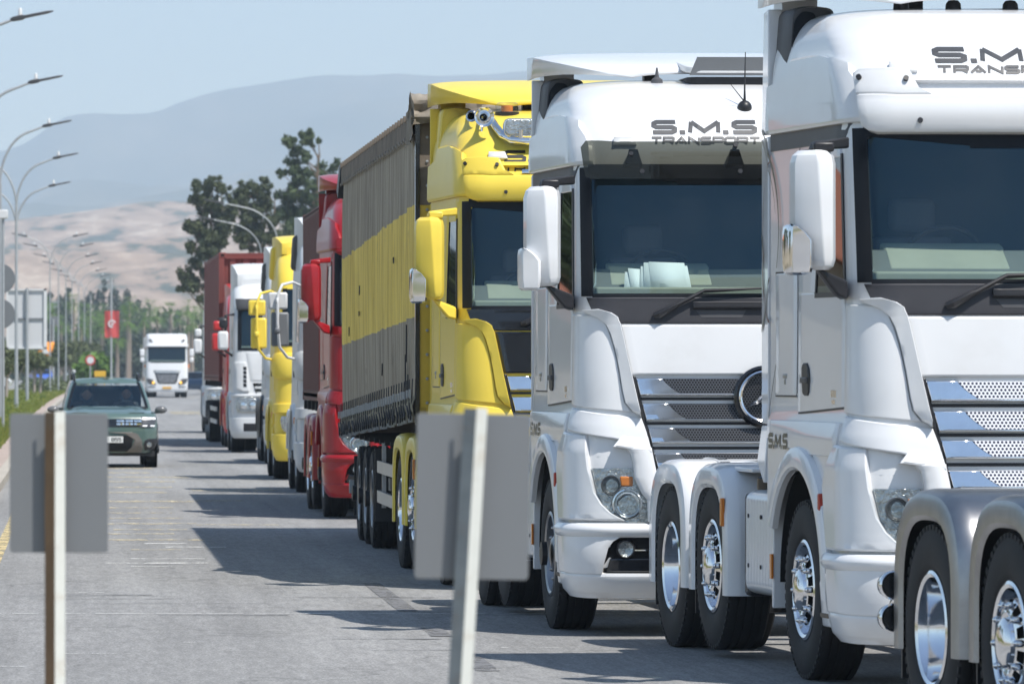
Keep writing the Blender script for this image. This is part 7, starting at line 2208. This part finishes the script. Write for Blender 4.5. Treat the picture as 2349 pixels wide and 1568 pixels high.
for i, (x, y, Y, r) in enumerate(sorted(((204, 668, 980, 2.2), (223, 664, 1000, 1.8), (237, 636, 990, 1.0), (252, 672, 1010, 2.6), (266, 660, 980, 2.4), (294, 664, 1000, 2.9), (280, 690, 990, 3.2), (310, 690, 1020, 2.6), (190, 690, 1000, 2.2), (113, 668, 900, 1.5), (138, 678, 920, 1.8), (154, 655, 930, 1.2), (60, 664, 800, 2.0), (75, 668, 800, 2.0), (326, 705, 1000, 2.6), (410, 712, 1000, 2.4), (380, 715, 1000, 2.6)))):
    cypress(x, y, Y, r, '%s from the left of the distant dark trees before the pale hills' % ORD[i])
# far belt of trees and bushes that reads as one mass
mb = MB(); rb = random.Random(31)
for k in range(900):
    Y = rb.uniform(700, 1180); x = rb.uniform(-900, 2500) if k % 3 else rb.uniform(60, 480)
    c = px(x, 0, Y); h = rb.uniform(4.5, 9.5) * (1.1 if k % 5 == 0 else .8)
    for q in range(3): blob_leaves(mb, (c.x + rb.uniform(-2, 2), Y + rb.uniform(-2, 2), h * rb.uniform(.25, .7)), h * .42, 34, .62, rb)
struct(mb.build('far_tree_belt', L_far, smooth=0), 'stuff')
mb = MB()
for k in range(420):
    Y = rb.uniform(330, 700); x = rb.uniform(60, 470); X = (x - 186) / F * Y
    if -1.5 < X - curve(Y) < 7.9: continue
    blob_leaves(mb, (X, Y, .35), rb.uniform(.4, .9), 40, .2, rb, .7)
struct(mb.build('verge_bushes', L_olive, smooth=0), 'stuff')
mb = MB(); rg = random.Random(77)
for k in range(30000):
    Y = 35 + 325 * rg.random() ** 1.3; X = -1.74 - rg.random() ** 1.5 * 4.4 + curve(Y)
    h = rg.uniform(.06, .26) * (1.5 if rg.random() < .12 else 1) * (.6 + .8 * fbm(X * .8, Y * .12, 2, 3))
    a = rg.uniform(0, PI); w_ = .012 + .02 * rg.random(); dx, dy = math.cos(a) * w_, math.sin(a) * w_
    lx, ly = rg.uniform(-.08, .08), rg.uniform(-.08, .08)
    z = .12
    mb.add([(X - dx, Y - dy, z), (X + dx, Y + dy, z), (X + lx, Y + ly, z + h)], [(0, 1, 2)])
    if k % 7 == 0:
        for q in range(6):
            a = rg.uniform(0, 2 * PI); r_ = rg.uniform(.03, .14); p = (X + math.cos(a) * r_, Y + math.sin(a) * r_, z + h * rg.uniform(.3, 1))
            mb.add([p, (p[0] + .05, p[1] + .02, p[2] + .01), (p[0] + .02, p[1], p[2] + .05)], [(0, 1, 2)])
for k in range(420):
    Y = rg.uniform(95, 340); X = -1.95 - rg.random() * 3.6 + curve(Y)
    blob_leaves(mb, (X, Y, .22), rg.uniform(.14, .42), 46, .07, rg, .8)
struct(mb.build('grass', L_grass, smooth=0), 'stuff')

# ------------------------------------------------------------------ what stands left of the frame and shows in the paintwork
roofm = mat('terracotta_tiles', (.45, .17, .10), .8, var=.2, vscale=3, stretch=(1, 6, 1))
wallm = mat('cream_render', (.50, .44, .34), .85, var=.06)
def house(label, X, Y, W, L, H, rz=0):
    T = thing('house', label, 'house', (X, Y, 0), rz)
    mb = MB(); mb.box(-W / 2, W / 2, -L / 2, L / 2, 0, H); mb.build('wall', wallm, T)
    mb = MB(); a = [(-W / 2 - .5, -L / 2 - .5, H + .02), (W / 2 + .5, -L / 2 - .5, H + .02), (W / 2 + .5, L / 2 + .5, H + .02), (-W / 2 - .5, L / 2 + .5, H + .02), (0, -L / 2 - .5, H + 2.2), (0, L / 2 + .5, H + 2.2)]
    mb.add(a, [(0, 3, 2, 1), (0, 1, 4), (2, 3, 5), (1, 2, 5, 4), (3, 0, 4, 5)]); mb.build('roof', roofm, T)
    for g in (-1, 1):
        for y in np.linspace(-L / 2 + 1.5, L / 2 - 1.5, 3):
            mb = MB(); mb.box(*sorted((g * W / 2, g * (W / 2 + .04))), y - .6, y + .6, 1.1, 2.4); mb.build('window', M['gloss_black'], T)
    return T
house('cream house with terracotta roof beyond the other carriageway', -21, 92, 8, 12, 4.2)
house('low cream house with tiled roof further along the other carriageway', -24, 140, 9, 14, 3.4)
for i, (X, Y, H, r) in enumerate(((-17, 52, 7, 2.5), (-17, 64, 9, 2.2), (-16.5, 72, 10, 2.0), (-18, 80, 8.5, 2.5), (-17, 108, 8, 2.4), (-17.5, 120, 9, 2.4), (-16.8, 132, 7, 2.3), (-17, 160, 9, 3.0), (-17, 185, 8, 3.0))):
    round_tree('%s nearest bushy tree beyond the other carriageway, left of the picture' % ORD[i], X, Y, H, r, L_tall, 'trees beyond the other carriageway', th=.25, clear=1.2, rnd=ro, n=14, dens=110, size=.32)
for i, (x, y, Y, w_, h_) in enumerate(((312, 826, 900, 7, 3.0), (205, 812, 1000, 9, 4.5), (50, 800, 950, 8, 5), (470, 815, 980, 10, 5))):
    c = px(x, y, Y); T = thing('warehouse', ('low building right above the grey-green car', 'low building behind the speed sign', 'low building behind the framed sign at the left', 'low building behind the end of the truck queue')[i], 'building', (c.x, Y, 0), 0, 'low buildings far down the road')
    mb = MB(); mb.box(-w_ / 2, w_ / 2, 0, 8, 0, h_); mb.build('wall', wallm if i % 2 else M['white_old'], T); mb = MB(); mb.box(-w_ / 2 - .3, w_ / 2 + .3, -.3, 8.3, h_, h_ + .25); mb.build('roof', M['signback'], T)
    mb = MB(); mb.box(-w_ / 4, w_ / 4, -.05, 0, 0, h_ * .6); mb.build('door', M['signback'], T)
